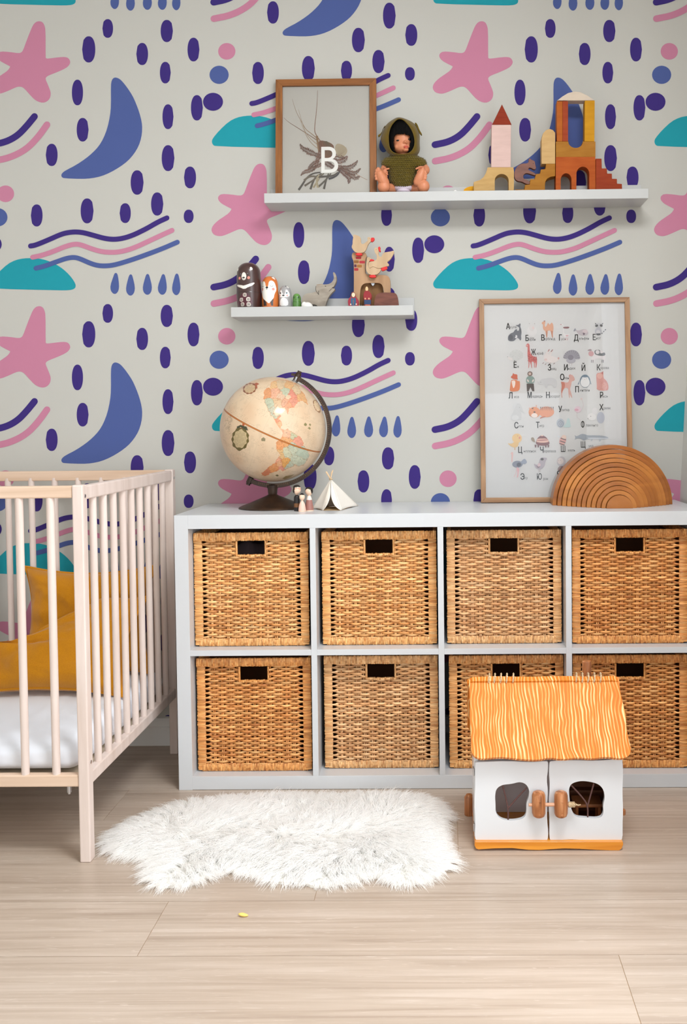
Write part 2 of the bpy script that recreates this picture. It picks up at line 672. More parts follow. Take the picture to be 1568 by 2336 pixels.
tag(MB().box((WX0 - 0.08, -5.33, WZ1), (1.05, 0.08, WZ1 + 0.06)).build('ceiling', ceil_m), kind='structure')

lamp = thing('added_ceiling_lamp', 'flat square white lamp added under the ceiling for overhead fill', 'ceiling lamp', (0.42, -1.9, 2.6))  # unseen fixture added around the overhead fill light
b = MB()
for x0, x1, y0, y1 in ((0.04, 0.07, -2.28, -1.52), (0.77, 0.80, -2.28, -1.52), (0.07, 0.77, -2.28, -2.25), (0.07, 0.77, -1.55, -1.52)):
    b.box((x0, y0, 2.545), (x1, y1, 2.5995))
b.build('lamp_frame', white_trim, lamp)
MB().box((0.07, -2.25, 2.553), (0.77, -1.55, 2.56)).build('diffuser', mat('opal_diffuser', (245, 245, 245), 0.5), lamp)

# ---- floor: planks running left to right, each an island of the one floor mesh
floor_m = grain('oak_laminate', (160, 142, 127), (204, 190, 178), (1.5, 48, 48), rough=0.34, bump=0.05, spec=0.35, space='Object', detail=8, isl=0.03, dist=1.2, lo=0.15, hi=0.85, c3=(186, 170, 155))
nt, bs, N, L = nodes(floor_m)
# broad pale and dark drifts on top of the grain
mixn = N('ShaderNodeMixRGB')
mixn.blend_type = 'MULTIPLY'
mixn.inputs[0].default_value = 1.0
tcn, mpn, nzn, crn = N('ShaderNodeTexCoord'), N('ShaderNodeMapping'), N('ShaderNodeTexNoise'), N('ShaderNodeValToRGB')
mpn.inputs['Scale'].default_value = (1.1, 9, 1)
nzn.inputs['Scale'].default_value = 1.6
nzn.inputs['Detail'].default_value = 5
crn.color_ramp.elements[0].position, crn.color_ramp.elements[1].position = 0.3, 0.7
crn.color_ramp.elements[0].color = (0.88, 0.86, 0.84, 1)
crn.color_ramp.elements[1].color = (1.0, 1.0, 1.0, 1)
L(tcn.outputs['Object'], mpn.inputs[0])
L(mpn.outputs[0], nzn.inputs['Vector'])
L(nzn.outputs[0], crn.inputs[0])
src = bs.inputs['Base Color'].links[0].from_socket
L(src, mixn.inputs[1])
L(crn.outputs[0], mixn.inputs[2])
L(mixn.outputs[0], bs.inputs['Base Color'])
# limed pores and small cathedral figures
pm_, pn, pr_, mxp = N('ShaderNodeMapping'), N('ShaderNodeTexNoise'), N('ShaderNodeValToRGB'), N('ShaderNodeMixRGB')
pm_.inputs['Scale'].default_value = (5, 60, 1)
pn.inputs['Scale'].default_value = 2.2
pn.inputs['Detail'].default_value = 6
pn.inputs['Distortion'].default_value = 2.2
pr_.color_ramp.elements[0].position, pr_.color_ramp.elements[1].position = 0.60, 0.72
pr_.color_ramp.elements[0].color, pr_.color_ramp.elements[1].color = (0, 0, 0, 1), (0.3, 0.3, 0.3, 1)
L(tcn.outputs['Object'], pm_.inputs[0])
L(pm_.outputs[0], pn.inputs['Vector'])
L(pn.outputs[0], pr_.inputs[0])
L(pr_.outputs[0], mxp.inputs[0])
L(mixn.outputs[0], mxp.inputs[1])
mxp.inputs[2].default_value = lin((226, 214, 204))
L(mxp.outputs[0], bs.inputs['Base Color'])
seam_m = mat('plank_joint', (176, 150, 122), 0.6)
b = MB()
b.box((WX0, -5.25, -0.05), (1.05, 0, -0.0012), 1)
joints = {1: -0.82, 2: 0.09, 3: -0.22, 4: -0.53, 5: 0.388, 0: 0.3, -1: -0.3}
g = 0.0007
for k in range(-1, 24):
    y1 = -0.38 - 0.2135 * (k - 1)
    y0 = y1 - 0.2135
    y1 = min(y1, 0)
    if y1 <= y0 or y0 < -5.24:
        continue
    j = joints.get(k, (k * 0.437) % 1.28 - 0.6)
    j0 = j - 1.28 * 4
    while j0 < 1.05:
        a, c = max(j0, WX0), min(j0 + 1.28, 1.05)
        if c > a:
            b.box((a + g, y0 + g, -0.004), (c - g, y1 - g, 0), 0)
        j0 += 1.28
tag(b.build('floor', [floor_m, seam_m]), kind='structure')

b = MB()
prof = [(0, 0.0), (0, 0.085), (-0.006, 0.085), (-0.010, 0.078), (-0.010, 0.062), (-0.015, 0.058), (-0.015, 0.0)]
b.prism([[(WX0, y, z) for y, z in prof]], (0.80 - WX0, 0, 0))
tag(b.build('baseboard_back', white_trim), kind='structure')

# sheer curtain hanging at the right-hand window (seen mirrored in the poster's glass)
cur_m = mat('sheer_white', (240, 240, 242), 0.8)
nt, bs, N, L = nodes(cur_m)
tr = N('ShaderNodeBsdfTranslucent')
tr.inputs[0].default_value = (0.9, 0.9, 0.92, 1)
mx = N('ShaderNodeMixShader')
mx.inputs[0].default_value = 0.5
L(bs.outputs[0], mx.inputs[1])
L(tr.outputs[0], mx.inputs[2])
L(mx.outputs[0], nt.nodes['Material Output'].inputs['Surface'])
b = MB()
rnd = random.Random(3)
ph = [rnd.uniform(-0.6, 0.6) for _ in range(40)]


def cur(u, v):
    y = -0.78 - u * 0.75
    z = 0.03 + v * 2.4
    a = 0.5 * math.sin(u * 47) + 0.3 * math.sin(u * 83 + 1.3) + 0.2 * math.sin(u * 21 + 2)
    return (0.745 + 0.022 * a, y + 0.006 * math.cos(u * 47) + 0.03 * math.sin(v * 2.2) * u, z)


b.grid(cur, 220, 20)
b.tube([(0.75, -0.6, 2.44), (0.75, -3.3, 2.44)], 0.012, 12)
tag(b.build('sheer_curtain', cur_m, smooth='all'), 'white sheer curtain hanging in folds beside the right window', 'curtain')

# ================================================================== shelving unit and baskets
KL, KW, KH, KD, KT, KI = -0.68, 1.465, 0.765, 0.39, 0.038, 0.016
CW = (KW - 2 * KT - 3 * KI) / 4
CH = (KH - 2 * KT - KI) / 2
lam = mat('white_foil', (203, 206, 209), 0.30, 0.6)
yb, yf = -0.002, -KD
unit = thing('cube_shelving_unit', 'white eight-compartment cube shelving unit standing against the patterned wall', 'shelving unit', (KL + KW / 2, -KD / 2, 0))
for s in (0, 1):
    x = KL + s * (KW - KT)
    MB().box((x, yf, 0), (x + KT, yb, KH)).build('side_panel', lam, unit, bevel=0.0006)
MB().box((KL + KT, yf, KH - KT), (KL + KW - KT, yb, KH)).build('top_panel', lam, unit, bevel=0.0006)
MB().box((KL + KT, yf, 0.001), (KL + KW - KT, yb, KT)).build('bottom_panel', lam, unit, bevel=0.0006)
DX = [KL + KT + k * CW + (k - 1) * KI for k in (1, 2, 3)]
for x in DX:
    MB().box((x, yf, KT), (x + KI, yb, KH - KT)).build('divider', lam, unit, bevel=0.0005)
for k in range(4):
    x = KL + KT + k * (CW + KI)
    MB().box((x, yf + 0.0006, KT + CH), (x + CW, yb, KT + CH + KI)).build('shelf_board', lam, unit, bevel=0.0005)

# ---- rattan basket
BW, BH, BD = 0.321, 0.320, 0.312


def rattan(name, a, b_, c, val):
    return grain(name, a, b_, (14, 14, 90), rough=0.42, bump=0.1, spec=0.4, isl=val, detail=3, lo=0.3, hi=0.72, c3=c, coat=0.1)


rat_m = [rattan('rattan_honey', (190, 122, 64), (250, 206, 146), (230, 172, 108), 0.24),
         rattan('rattan_amber', (182, 110, 54), (244, 190, 124), (222, 156, 90), 0.2),
         rattan('rattan_pale', (180, 124, 78), (244, 204, 156), (222, 172, 120), 0.25)]
wrap_m = [rattan('wrap_honey', (190, 122, 60), (248, 200, 138), (230, 170, 104), 0.2),
          rattan('wrap_amber', (180, 108, 50), (242, 184, 116), (222, 154, 86), 0.2),
          rattan('wrap_pale', (182, 122, 70), (244, 200, 146), (222, 170, 114), 0.2)]
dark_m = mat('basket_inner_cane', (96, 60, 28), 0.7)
HX, HZ1, HH = 0.0385, BH - 0.024, 0.038    # handle hole half width, top, height
FR = 0.023                                  # width of the wrapped frame bars


def wraps(b, p0, p1, wid, dep, seed, up, step=0.0047):
    """a bar from p0 to p1 bound round and round with flat cane: each turn its own little band"""
    rnd = random.Random(seed)
    p0, p1 = Vector(p0), Vector(p1)
    t = (p1 - p0).normalized()
    L_ = (p1 - p0).length
    n = int(L_ / step)
    up = Vector(up)
    side = t.cross(up)
    for k in range(n):
        s0 = L_ * k / n
        s1 = L_ * (k + 1) / n - 0.0003
        j = rnd.uniform(-0.0007, 0.0007)
        tl = rnd.uniform(-0.0006, 0.0006)
        V = []
        for s, sc in ((s0, 0.88), ((s0 * 0.7 + s1 * 0.3), 1.0), ((s0 * 0.3 + s1 * 0.7), 1.0), (s1, 0.88)):
            for a, c in ((-1, 0.55), (-0.6, 1), (0.6, 1), (1, 0.55), (1, -0.6), (-1, -0.6)):
                V.append(p0 + t * (s + tl * a) + up * (wid / 2 * a * (0.97 if sc < 1 else 1) + j) + side * (dep / 2 * c * sc + (j if c > 0 else 0)))
        F = []
        for q in range(3):
            for m in range(6):
                m2 = (m + 1) % 6
                F.append((q * 6 + m, q * 6 + m2, (q + 1) * 6 + m2, (q + 1) * 6 + m)[::-1])
        F += [tuple(range(6)), tuple(range(18, 24))[::-1]]
        b.add(V, F)


def weave(seed):
    rnd = random.Random(seed)
    b = MB()
    x0, x1 = -BW / 2 + FR * 0.8, BW / 2 - FR * 0.8
    z0, z1 = FR * 0.75, BH - FR * 0.9
    rows = 43
    rp = (z1 - z0) / rows
    nst = 11
    pit = (x1 - x0 - 0.036) / nst
    xs0 = x0 + 0.018 + pit / 2
    amp = 0.0042
    jit = [rnd.uniform(-0.0016, 0.0016) for _ in range(nst)]
    # upright stakes, two canes each
    for i in range(nst):
        xc = xs0 + i * pit + jit[i]
        for d in (-0.0019, 0.0019):
            zt = z1 if abs(xc + d) > HX + 0.006 else HZ1 - HH - 0.004
            b.tube([(xc + d + rnd.uniform(-.0006, .0006), 0.0, z0 - 0.004), (xc + d, 0.0, (z0 + zt) / 2), (xc + d + rnd.uniform(-.0006, .0006), 0.0, zt + 0.004)], 0.0016, 6)
    # weavers
    for r in range(rows):
        zc = z0 + rp * (r + 0.5)
        spans = [(x0, x1)]
        if HZ1 - HH - 0.005 < zc < HZ1 + 0.004:
            spans = [(x0, -HX - 0.005), (HX + 0.005, x1)]
        wz = rnd.uniform(0.0031, 0.0037)
        jz = rnd.uniform(-0.0004, 0.0004)
        for a, c in spans:
            n = max(8, int((c - a) / pit * 7))
            pts = []
            for k in range(n + 1):
                x = a + (c - a) * k / n
                ph = (x - xs0) / pit
                y = math.cos(PI * (ph + r))
                y = math.copysign(abs(y) ** 0.7, y) * amp
                # two by two the weavers close up where they meet the frame
                for e, sg in ((x0, 1), (x1, -1)):
                    d = (x - e) * sg
                    if d < 0.021:
                        f = (1 - d / 0.021) ** 0.8
                        y *= 1 - f * 0.6
                        zo = (rp * 0.44 if r % 2 == 0 else -rp * 0.44) * f
                        break
                else:
                    zo = 0
                if len(spans) == 2:
                    dd = abs(abs(x) - HX - 0.005)
                    if dd < 0.012:
                        zo += (rp * 0.33 if r % 2 == 0 else -rp * 0.33) * (1 - dd / 0.012)
                pts.append((x, -y - 0.0004, zc + zo + jz + 0.0003 * math.sin(x * 90 + r * 1.7)))
            b.tube(pts, [wz * (0.68 if min(abs(q[0] - x0), abs(q[0] - x1)) < 0.016 else 1) for q in pts], 6, ry=0.0014, up=(0, 0, 1))
    return b


def make_basket(var):
    t = thing('wicker_basket', 'basket', 'basket', (0, 0, 0), 'rattan baskets in the cube shelving unit')
    wm, fm = rat_m[var], wrap_m[var]
    weave(10 + var).build('woven_front', wm, t, smooth='all')
    b = MB()
    for s in (-1, 1):
        wraps(b, (s * (BW / 2 - FR / 2), 0, 0.004), (s * (BW / 2 - FR / 2), 0, BH - FR * 0.9), FR, 0.012, 5 + s + var * 9, (-1, 0, 0), 0.0042)
    wraps(b, (-BW / 2 + FR * 0.5, 0, FR / 2), (BW / 2 - FR * 0.5, 0, FR / 2), FR * 0.92, 0.013, 8 + var, (0, 0, 1))
    b.build('frame_wrap', fm, t, smooth=True, angle=50)
    b = MB()
    wraps(b, (-BW / 2, 0, BH - FR / 2), (BW / 2, 0, BH - FR / 2), FR, 0.014, 18 + var, (0, 0, 1))
    for s in (-1, 1):
        wraps(b, (s * (BW / 2 - 0.006), 0.008, BH - FR / 2), (s * (BW / 2 - 0.006), BD, BH - FR / 2), FR, 0.012, 30 + s, (0, 0, 1), 0.012)
    wraps(b, (-BW / 2, BD, BH - FR / 2), (BW / 2, BD, BH - FR / 2), FR, 0.012, 40, (0, 0, 1), 0.012)
    b.build('rim', fm, t, smooth=True, angle=50)
    b = MB()
    wraps(b, (-HX - 0.003, -0.001, HZ1 - HH - 0.003), (HX + 0.003, -0.001, HZ1 - HH - 0.003), 0.0065, 0.009, 50 + var, (0, 0, 1), 0.005)
    for s in (-1, 1):
        b.tube([(s * (HX + 0.0025), 0, HZ1 - HH - 0.004), (s * (HX + 0.0025), -0.001, HZ1)], 0.0032, 8)
    b.build('handle_binding', fm, t, smooth=True)
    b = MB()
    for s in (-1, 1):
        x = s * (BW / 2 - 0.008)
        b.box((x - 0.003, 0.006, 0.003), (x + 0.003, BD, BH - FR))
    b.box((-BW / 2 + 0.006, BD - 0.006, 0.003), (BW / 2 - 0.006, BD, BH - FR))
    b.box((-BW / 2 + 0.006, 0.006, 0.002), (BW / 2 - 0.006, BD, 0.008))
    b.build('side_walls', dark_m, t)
    return t


protos = [make_basket(v) for v in range(3)]
used = [False] * 3
pos = ['leftmost', 'second from left', 'second from right', 'rightmost']
look = {(0, 1): 'honey rattan basket with dark cloth behind its handle hole, top row at far left',
        (1, 1): 'honey rattan basket in the top row, second from the left, below the tepee',
        (2, 1): 'pale rattan basket with a greyish streak, top row, second from the right',
        (3, 1): 'golden rattan basket in the top row at far right, below the wooden rainbow',
        (0, 0): 'orange-brown rattan basket in the bottom row at far left, beside the cot',
        (1, 0): 'rattan basket in the bottom row, second from the left, behind the sheepskin',
        (2, 0): 'rattan basket in the bottom row, half hidden by the left of the toy house roof',
        (3, 0): 'rattan basket in the bottom row at far right, partly behind the toy house chimney'}
var = {(0, 1): 0, (1, 1): 0, (2, 1): 2, (3, 1): 1, (0, 0): 1, (1, 0): 2, (2, 0): 0, (3, 0): 1}
cx_px = {(0, 1): 574.5, (1, 1): 866, (2, 1): 1150.5, (3, 1): 1437, (0, 0): 581, (1, 0): 870.5, (2, 0): 1156, (3, 0): 1438}
rec = {(0, 1): 0.05, (1, 1): 0.055, (2, 1): 0.06, (3, 1): 0.05, (0, 0): 0.043, (1, 0): 0.06, (2, 0): 0.055, (3, 0): 0.05}
for (k, r), lab in look.items():
    v = var[(k, r)]
    o = protos[v] if not used[v] else copy_tree(protos[v])
    used[v] = True
    z = KT if r == 0 else KT + CH + KI
    y = -KD + rec[(k, r)]
    px = cx_px[(k, r)]
    x = at(px, 1340 if r else 1630, 1, y).x
    xc = KL + KT + k * (CW + KI) + CW / 2
    x = max(xc - (CW - BW) / 2 + 0.002, min(xc + (CW - BW) / 2 - 0.002, x))
    o.location = (x, y, z + 0.0005)
    o['label'] = lab
    if y + BD > -0.006:
        for ch in o.children:
            pass
# dark folded cloth seen through the first basket's handle hole
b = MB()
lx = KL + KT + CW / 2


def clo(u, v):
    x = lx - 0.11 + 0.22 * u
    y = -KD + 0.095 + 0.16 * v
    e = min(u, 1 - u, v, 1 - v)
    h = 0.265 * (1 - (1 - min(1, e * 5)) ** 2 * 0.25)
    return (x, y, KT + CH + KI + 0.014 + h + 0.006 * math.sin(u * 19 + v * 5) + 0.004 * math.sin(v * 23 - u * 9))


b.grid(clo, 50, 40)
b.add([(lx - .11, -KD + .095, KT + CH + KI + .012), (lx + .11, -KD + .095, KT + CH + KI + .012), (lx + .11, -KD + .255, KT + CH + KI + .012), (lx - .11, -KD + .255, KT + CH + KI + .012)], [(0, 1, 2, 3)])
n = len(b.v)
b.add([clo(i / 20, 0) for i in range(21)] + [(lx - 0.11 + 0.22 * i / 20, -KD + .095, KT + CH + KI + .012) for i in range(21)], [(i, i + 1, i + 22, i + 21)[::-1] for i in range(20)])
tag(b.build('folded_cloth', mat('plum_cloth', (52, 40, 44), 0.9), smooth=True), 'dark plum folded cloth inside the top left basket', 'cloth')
# ================================================================== cot with mattress and cushions
beech = grain('beech', (208, 190, 180), (224, 209, 201), (30, 30, 3), rough=0.5, bump=0.03, detail=4)
beech_h = grain('beech_rail', (206, 176, 150), (222, 196, 174), (3, 30, 40), rough=0.5, bump=0.03, detail=4)
steel = mat('zinc_steel', (190, 190, 192), 0.3, metal=1)
cot = thing('baby_cot', 'pale beech wooden cot with round bars at the left edge', 'cot', (-1.39, -0.45, 0))
LX0, LX1 = -0.789, -0.764          # right-hand legs
CY0, CY1 = -0.836, -0.066
CTOP = 0.878
CXL = -2.02
LD = 0.03
for x0 in (LX0, CXL):
    for y0 in (CY0, CY1 - LD):
        MB().box((x0, y0, 0), (x0 + 0.025, y0 + LD, CTOP)).build('leg', beech, cot, bevel=0.003)
for y0, z0, z1 in ((CY0, 0.848, CTOP - 0.002), (CY1 - 0.022, 0.846, CTOP - 0.002), (CY0, 0.177, 0.205), (CY1 - 0.022, 0.177, 0.205)):
    MB().box((CXL + 0.025, y0 + 0.003, z0), (LX0, y0 + 0.025, z1)).build('long_rail', beech_h, cot, bevel=0.003)
for x0 in (LX0 + 0.002, CXL + 0.002):
    for z0, z1 in ((0.843, CTOP - 0.003), (0.176, 0.206)):
        MB().box((x0, CY0 + LD, z0), (x0 + 0.021, CY1 - LD, z1)).build('end_rail', beech, cot, bevel=0.003)
ys = [CY0 + LD + 0.0735 * 0 + 0.068 + k * 0.0713 for k in range(10)]
for x0 in (LX0, CXL):
    for y in ys[:9] if True else ys:
        MB().tube([(x0 + 0.0125, y, 0.2), (x0 + 0.0125, y, 0.85)], 0.0088, 16).build('end_bar', beech, cot, smooth=True)
for yy in (CY0 + 0.013, CY1 - 0.011):
    x = -0.844
    while x > CXL + 0.05:
        MB().tube([(x, yy, 0.2), (x, yy, 0.855)], 0.0092, 16).build('long_bar', beech, cot, smooth=True)
        x -= 0.0723
for z in (0.852, 0.232):
    MB().tube([(LX1 - 0.001, CY0 + 0.015, z), (LX1 + 0.0012, CY0 + 0.015, z)], 0.0042, 14).build('bolt', steel, cot, smooth=True)
MB().tube([(LX1 - 0.001, CY1 - 0.015, 0.852), (LX1 + 0.0012, CY1 - 0.015, 0.852)], 0.0042, 14).build('bolt', steel, cot, smooth=True)
b = MB()
b.tube([(-0.815, CY0 + 0.012, 0.162), (-0.815, CY0 + 0.012, 0.18)], 0.0055, 12)
b.tube([(-0.815, CY0 + 0.012, 0.158), (-0.815, CY0 + 0.012, 0.163)], 0.0035, 12)
b.build('wing_nut', steel, cot, smooth=True)
b = MB()
b.box((CXL + 0.03, CY0 + 0.03, 0.178), (LX0 - 0.004, CY1 - 0.03, 0.19))
b.build('bed_base', mat('fibreboard', (205, 190, 168), 0.7), cot)

cotton = plaster('white_cotton', (230, 235, 243), 0.05)
cotton.node_tree.nodes['Principled BSDF'].inputs['Sheen Weight'].default_value = 0.2
b = MB()
mx0, mx1, my0, my1, mz0, mz1 = CXL + 0.035, LX0 - 0.012, CY0 + 0.034, CY1 - 0.036, 0.191, 0.275


def mattress(u, v):
    """closed loaf: u round the section (front-top-back-bottom), v along the length"""
    th = 2 * PI * u
    cy, cz = (my0 + my1) / 2, (mz0 + mz1) / 2
    hy, hz = (my1 - my0) / 2, (mz1 - mz0) / 2
    e = 0.16
    c, s_ = math.cos(th), math.sin(th)
    x = mx0 + (mx1 - mx0) * v
    d = min(x - mx0, mx1 - x)
    k = 1 - 0.5 * max(0, 1 - d / 0.035) ** 2.2
    y = cy + (hy * math.copysign(abs(c) ** (2 * e), c)) * (1 - (1 - k) * 0.1)
    z = cz + hz * math.copysign(abs(s_) ** (2 * 0.3), s_) * k
    w = 0.004 * noise.noise(Vector((x * 9, y * 9, 1))) + 0.0022 * noise.noise(Vector((x * 26, y * 14 + z * 30, 5)))
    if s_ > -0.3:
        z += w * 1.3
    return (x, y - 0.5 * abs(w) * math.copysign(1, c) * -1 if abs(c) > 0.6 else y, z)


b.grid(mattress, 140, 160, wrapu=True, flip=True)
nb = 140
b.f += [tuple(range(nb)), tuple(range(159 * nb, 160 * nb))[::-1]]
b.m += [0, 0]
b.c += [None, None]
tag(b.build('mattress', cotton, smooth='all'), 'white sheeted mattress lying inside the beech cot', 'mattress')

mustard = mat('mustard_linen', (190, 130, 10), 0.85, 0.2, sheen=0.25)
nt, bs, N, L = nodes(mustard)
tc, nz, bp, cr = N('ShaderNodeTexCoord'), N('ShaderNodeTexNoise'), N('ShaderNodeBump'), N('ShaderNodeValToRGB')
nz.inputs['Scale'].default_value = 420
cr.color_ramp.elements[0].color, cr.color_ramp.elements[1].color = lin((170, 106, 2)), lin((198, 134, 10))
L(tc.outputs['Object'], nz.inputs['Vector'])
L(nz.outputs[0], bp.inputs['Height'])
L(nz.outputs[0], cr.inputs[0])
L(cr.outputs[0], bs.inputs['Base Color'])
bp.inputs['Strength'].default_value = 0.25
bp.inputs['Distance'].default_value = 0.001
L(bp.outputs[0], bs.inputs['Normal'])


def cushion(name, label, c, w, h, t, rot, seed, spin=0.0, sag=0.0, drop=0.0):
    """soft square cushion with pinched corners, creases and a sewn edge; local z is its thickness"""
    M = Euler(rot).to_matrix() @ Matrix.Rotation(spin, 3, 'Z')
    c = Vector(c)
    root = thing(name, label, 'cushion', tuple(c), 'mustard cushions in the cot')

    def pt(u, v, s_, off=0.0):
        x, y = u * 2 - 1, v * 2 - 1
        px = x * w / 2 * (1 - 0.10 * (1 - x * x) * 0 - 0.17 * (1 - y * y) * abs(x) ** 3)
        py = (y - (drop * min(1, max(0, (0.45 - x) / 0.95)) * max(0, y + 0.2))) * h / 2 * (1 - 0.15 * (1 - x * x) * abs(y) ** 3)
        f = max(0, (1 - x ** 4)) ** 0.6 * max(0, (1 - y ** 4)) ** 0.6
        cr_ = 0.016 * noise.noise(Vector((x * 2.1 + seed, y * 3.3, seed))) + 0.009 * math.sin(5 * x + 7 * y + 3 * noise.noise(Vector((x * 1.5, y * 1.5, seed)))) * (0.4 + abs(x * y))
        cr_ += 0.011 * (0.4 - abs(noise.noise(Vector((x * 2.6 + y * 1.2 + seed, y * 2.2 - x, 3))))) + 0.005 * (0.3 - abs(noise.noise(Vector((x * 5 + seed, y * 6 + x * 2, 7)))))
        z = s_ * (t / 2 * f + off) + cr_ * f - sag * (1 - y) * 0.5 * (y < 0)
        return c + M @ Vector((px, py, z))
    b = MB()
    n = 60
    b.grid(lambda u, v: pt(u, v, 1), n, n)
    b.grid(lambda u, v: pt(u, v, -1), n, n, flip=True)
    b.build('cover', mustard, root, smooth='all')
    e = [pt(k / 40, 0, 1) for k in range(41)] + [pt(1, k / 40, 1) for k in range(1, 41)] + [pt(1 - k / 40, 1, 1) for k in range(1, 41)] + [pt(0, 1 - k / 40, 1) for k in range(1, 40)]
    e.append(e[0])
    MB().tube(e, 0.0042, 8).build('edge_seam', mustard, root, smooth=True)
    return root


cushion('cushion', 'mustard linen cushion standing at the back of the cot, its corner pointing up', (-1.01, -0.160, 0.433), 0.40, 0.32, 0.10, (R(77), R(0), R(0)), 4.2)
cushion('cushion', 'larger mustard linen cushion slumped in front of the other one on the mattress', (-1.02, -0.350, 0.402), 0.44, 0.31, 0.12, (R(50), R(0), R(1)), 8.7, R(-1.5), drop=0.95)

# ================================================================== sheepskin
cS = crop(200, 1760, 1.7818)
tips = [(35, 310), (75, 245), (150, 195), (250, 160), (370, 120), (480, 100), (570, 90), (700, 88), (900, 84), (1100, 82), (1300, 82), (1430, 100), (1490, 140), (1490, 190), (1465, 240), (1500, 370), (1495, 430), (1400, 480), (1280, 495), (1200, 445), (1080, 480), (930, 505), (870, 475), (760, 485), (700, 452), (600, 440), (525, 412), (440, 480), (330, 500), (225, 500), (225, 400), (200, 362), (80, 355)]
hide_px = []
for x, y in tips:
    cx_, cy_ = 800, 300
    hide_px.append(cS(cx_ + (x - cx_) * 0.945, cy_ + (y - cy_) * (0.88 if y > cy_ else 0.90) + (2 if y < cy_ else 0)))
hide = [at(x, y, 2, 0.0) for x, y in smooth_closed(hide_px, 1)]
rug = thing('sheepskin_rug', 'fluffy white sheepskin rug lying on the floor before the shelving unit', 'rug', (-0.35, -0.68, 0))
wool_base = mat('sheepskin_hide', (240, 238, 232), 0.9, 0.1)
b = MB()
b.prism([[(p.x, p.y, 0.0005) for p in hide]], (0, 0, 0.006))
b.build('hide', wool_base, rug)
wool = mat('long_wool', (252, 250, 246), 0.55)
nt, bs, N, L = nodes(wool)
df, tr, mx = N('ShaderNodeBsdfDiffuse'), N('ShaderNodeBsdfTranslucent'), N('ShaderNodeMixShader')
df.inputs[0].default_value = tr.inputs[0].default_value = (0.99, 0.985, 0.975, 1)
mx.inputs[0].default_value = 0.45
L(df.outputs[0], mx.inputs[1])
L(tr.outputs[0], mx.inputs[2])
L(mx.outputs[0], nt.nodes['Material Output'].inputs['Surface'])

rs = np.random.RandomState(5)
HP = np.array([(p.x, p.y) for p in hide])
lo, hi = HP.min(0), HP.max(0)
cand = lo + rs.rand(150000, 2) * (hi - lo)
cand = cand[inside(cand, [tuple(p) for p in HP])]
NS = min(len(cand), 52000)
cand = cand[:NS]


def edge_info(Pq):
    """distance to the hide's edge and outward direction there"""
    best = np.full(len(Pq), 9.0)
    out = np.zeros((len(Pq), 2))
    n = len(HP)
    for i in range(n):
        a, c = HP[i], HP[(i + 1) % n]
        d = c - a
        t = np.clip(((Pq - a) @ d) / (d @ d), 0, 1)
        q = a + t[:, None] * d
        v = q - Pq
        L_ = np.linalg.norm(v, axis=1)
        k = L_ < best
        best[k] = L_[k]
        out[k] = (v / np.maximum(L_, 1e-6)[:, None])[k]
    return best, out


ncl = 1900
cl = cand[rs.choice(NS, ncl, replace=False)]
ed_c, out_c = edge_info(cl)


def swirl(Pq, s):
    x, y = Pq[:, 0], Pq[:, 1]
    return np.stack([np.sin(x * 11 + s) + 0.7 * np.sin(y * 17 + x * 5 + s * 2), np.cos(y * 13 + s) + 0.7 * np.sin(x * 19 - y * 7 + s)], 1)


ctr = HP.mean(0)
rad = cl - ctr
rad = rad / np.linalg.norm(rad, axis=1)[:, None]
w = np.clip(1 - ed_c / 0.11, 0, 1)[:, None]
dir_c = rad * np.array([0.55, 0.85]) * 0.7 + swirl(cl, 1.0) * 0.45 * (1 - w) + out_c * w * 1.5 + np.array([0.0, -0.1]) + rs.randn(ncl, 2) * 0.28
dir_c /= np.linalg.norm(dir_c, axis=1)[:, None]
len_c = (0.044 + 0.018 * rs.rand(ncl)) * (1 - 0.28 * w[:, 0]) * (1 + 0.15 * np.sin(cl[:, 0] * 21) * np.sin(cl[:, 1] * 27))
# nearest clump of every strand
idx = np.zeros(NS, int)
for a in range(0, NS, 4000):
    d = ((cand[a:a + 4000, None, :] - cl[None, :, :]) ** 2).sum(2)
    idx[a:a + 4000] = d.argmin(1)
K = 7
tt = np.linspace(0, 1, K)
dirS = dir_c[idx] + rs.randn(NS, 2) * 0.16
Ls = len_c[idx] * (0.8 + 0.35 * rs.rand(NS))
lift = 0.72 + 0.25 * rs.rand(NS)
lift *= np.clip(0.55 + edge_info(cand)[0] / 0.12, 0.55, 1)
off = cand - cl[idx]
pos_ = np.zeros((NS, K, 3))
curl = rs.rand(NS) * 6.28
for k, t in enumerate(tt):
    clump = 0.75 * t ** 1.3
    base = cand - off * clump
    hor = Ls * (0.25 * t + 0.62 * t * t)
    ver = Ls * (lift * t - 0.52 * t ** 2.2)
    pos_[:, k, 0] = base[:, 0] + dirS[:, 0] * hor + 0.0028 * t * np.sin(curl + t * 5)
    pos_[:, k, 1] = base[:, 1] + dirS[:, 1] * hor + 0.0028 * t * np.cos(curl + t * 5)
    pos_[:, k, 2] = np.maximum(0.004 + ver, 0.0012 + 0.001 * (1 - t))
pos_[:, :, 1] = np.minimum(pos_[:, :, 1], -0.393)
loc = np.array(rug.location)
hc = bpy.data.hair_curves.new('long_fleece')
hc.add_curves([K] * NS)
hc.points.foreach_set('position', (pos_ - loc).astype(np.float32).ravel())
rr = np.tile(np.interp(tt, [0, 0.5, 1], [0.00060, 0.00055, 0.00012]), NS).astype(np.float32)
hc.points.foreach_set('radius', rr)
hc.materials.append(wool)
fo = bpy.data.objects.new('long_fleece', hc)
COL.objects.link(fo)
fo.parent = rug
fo['kind'] = 'stuff'

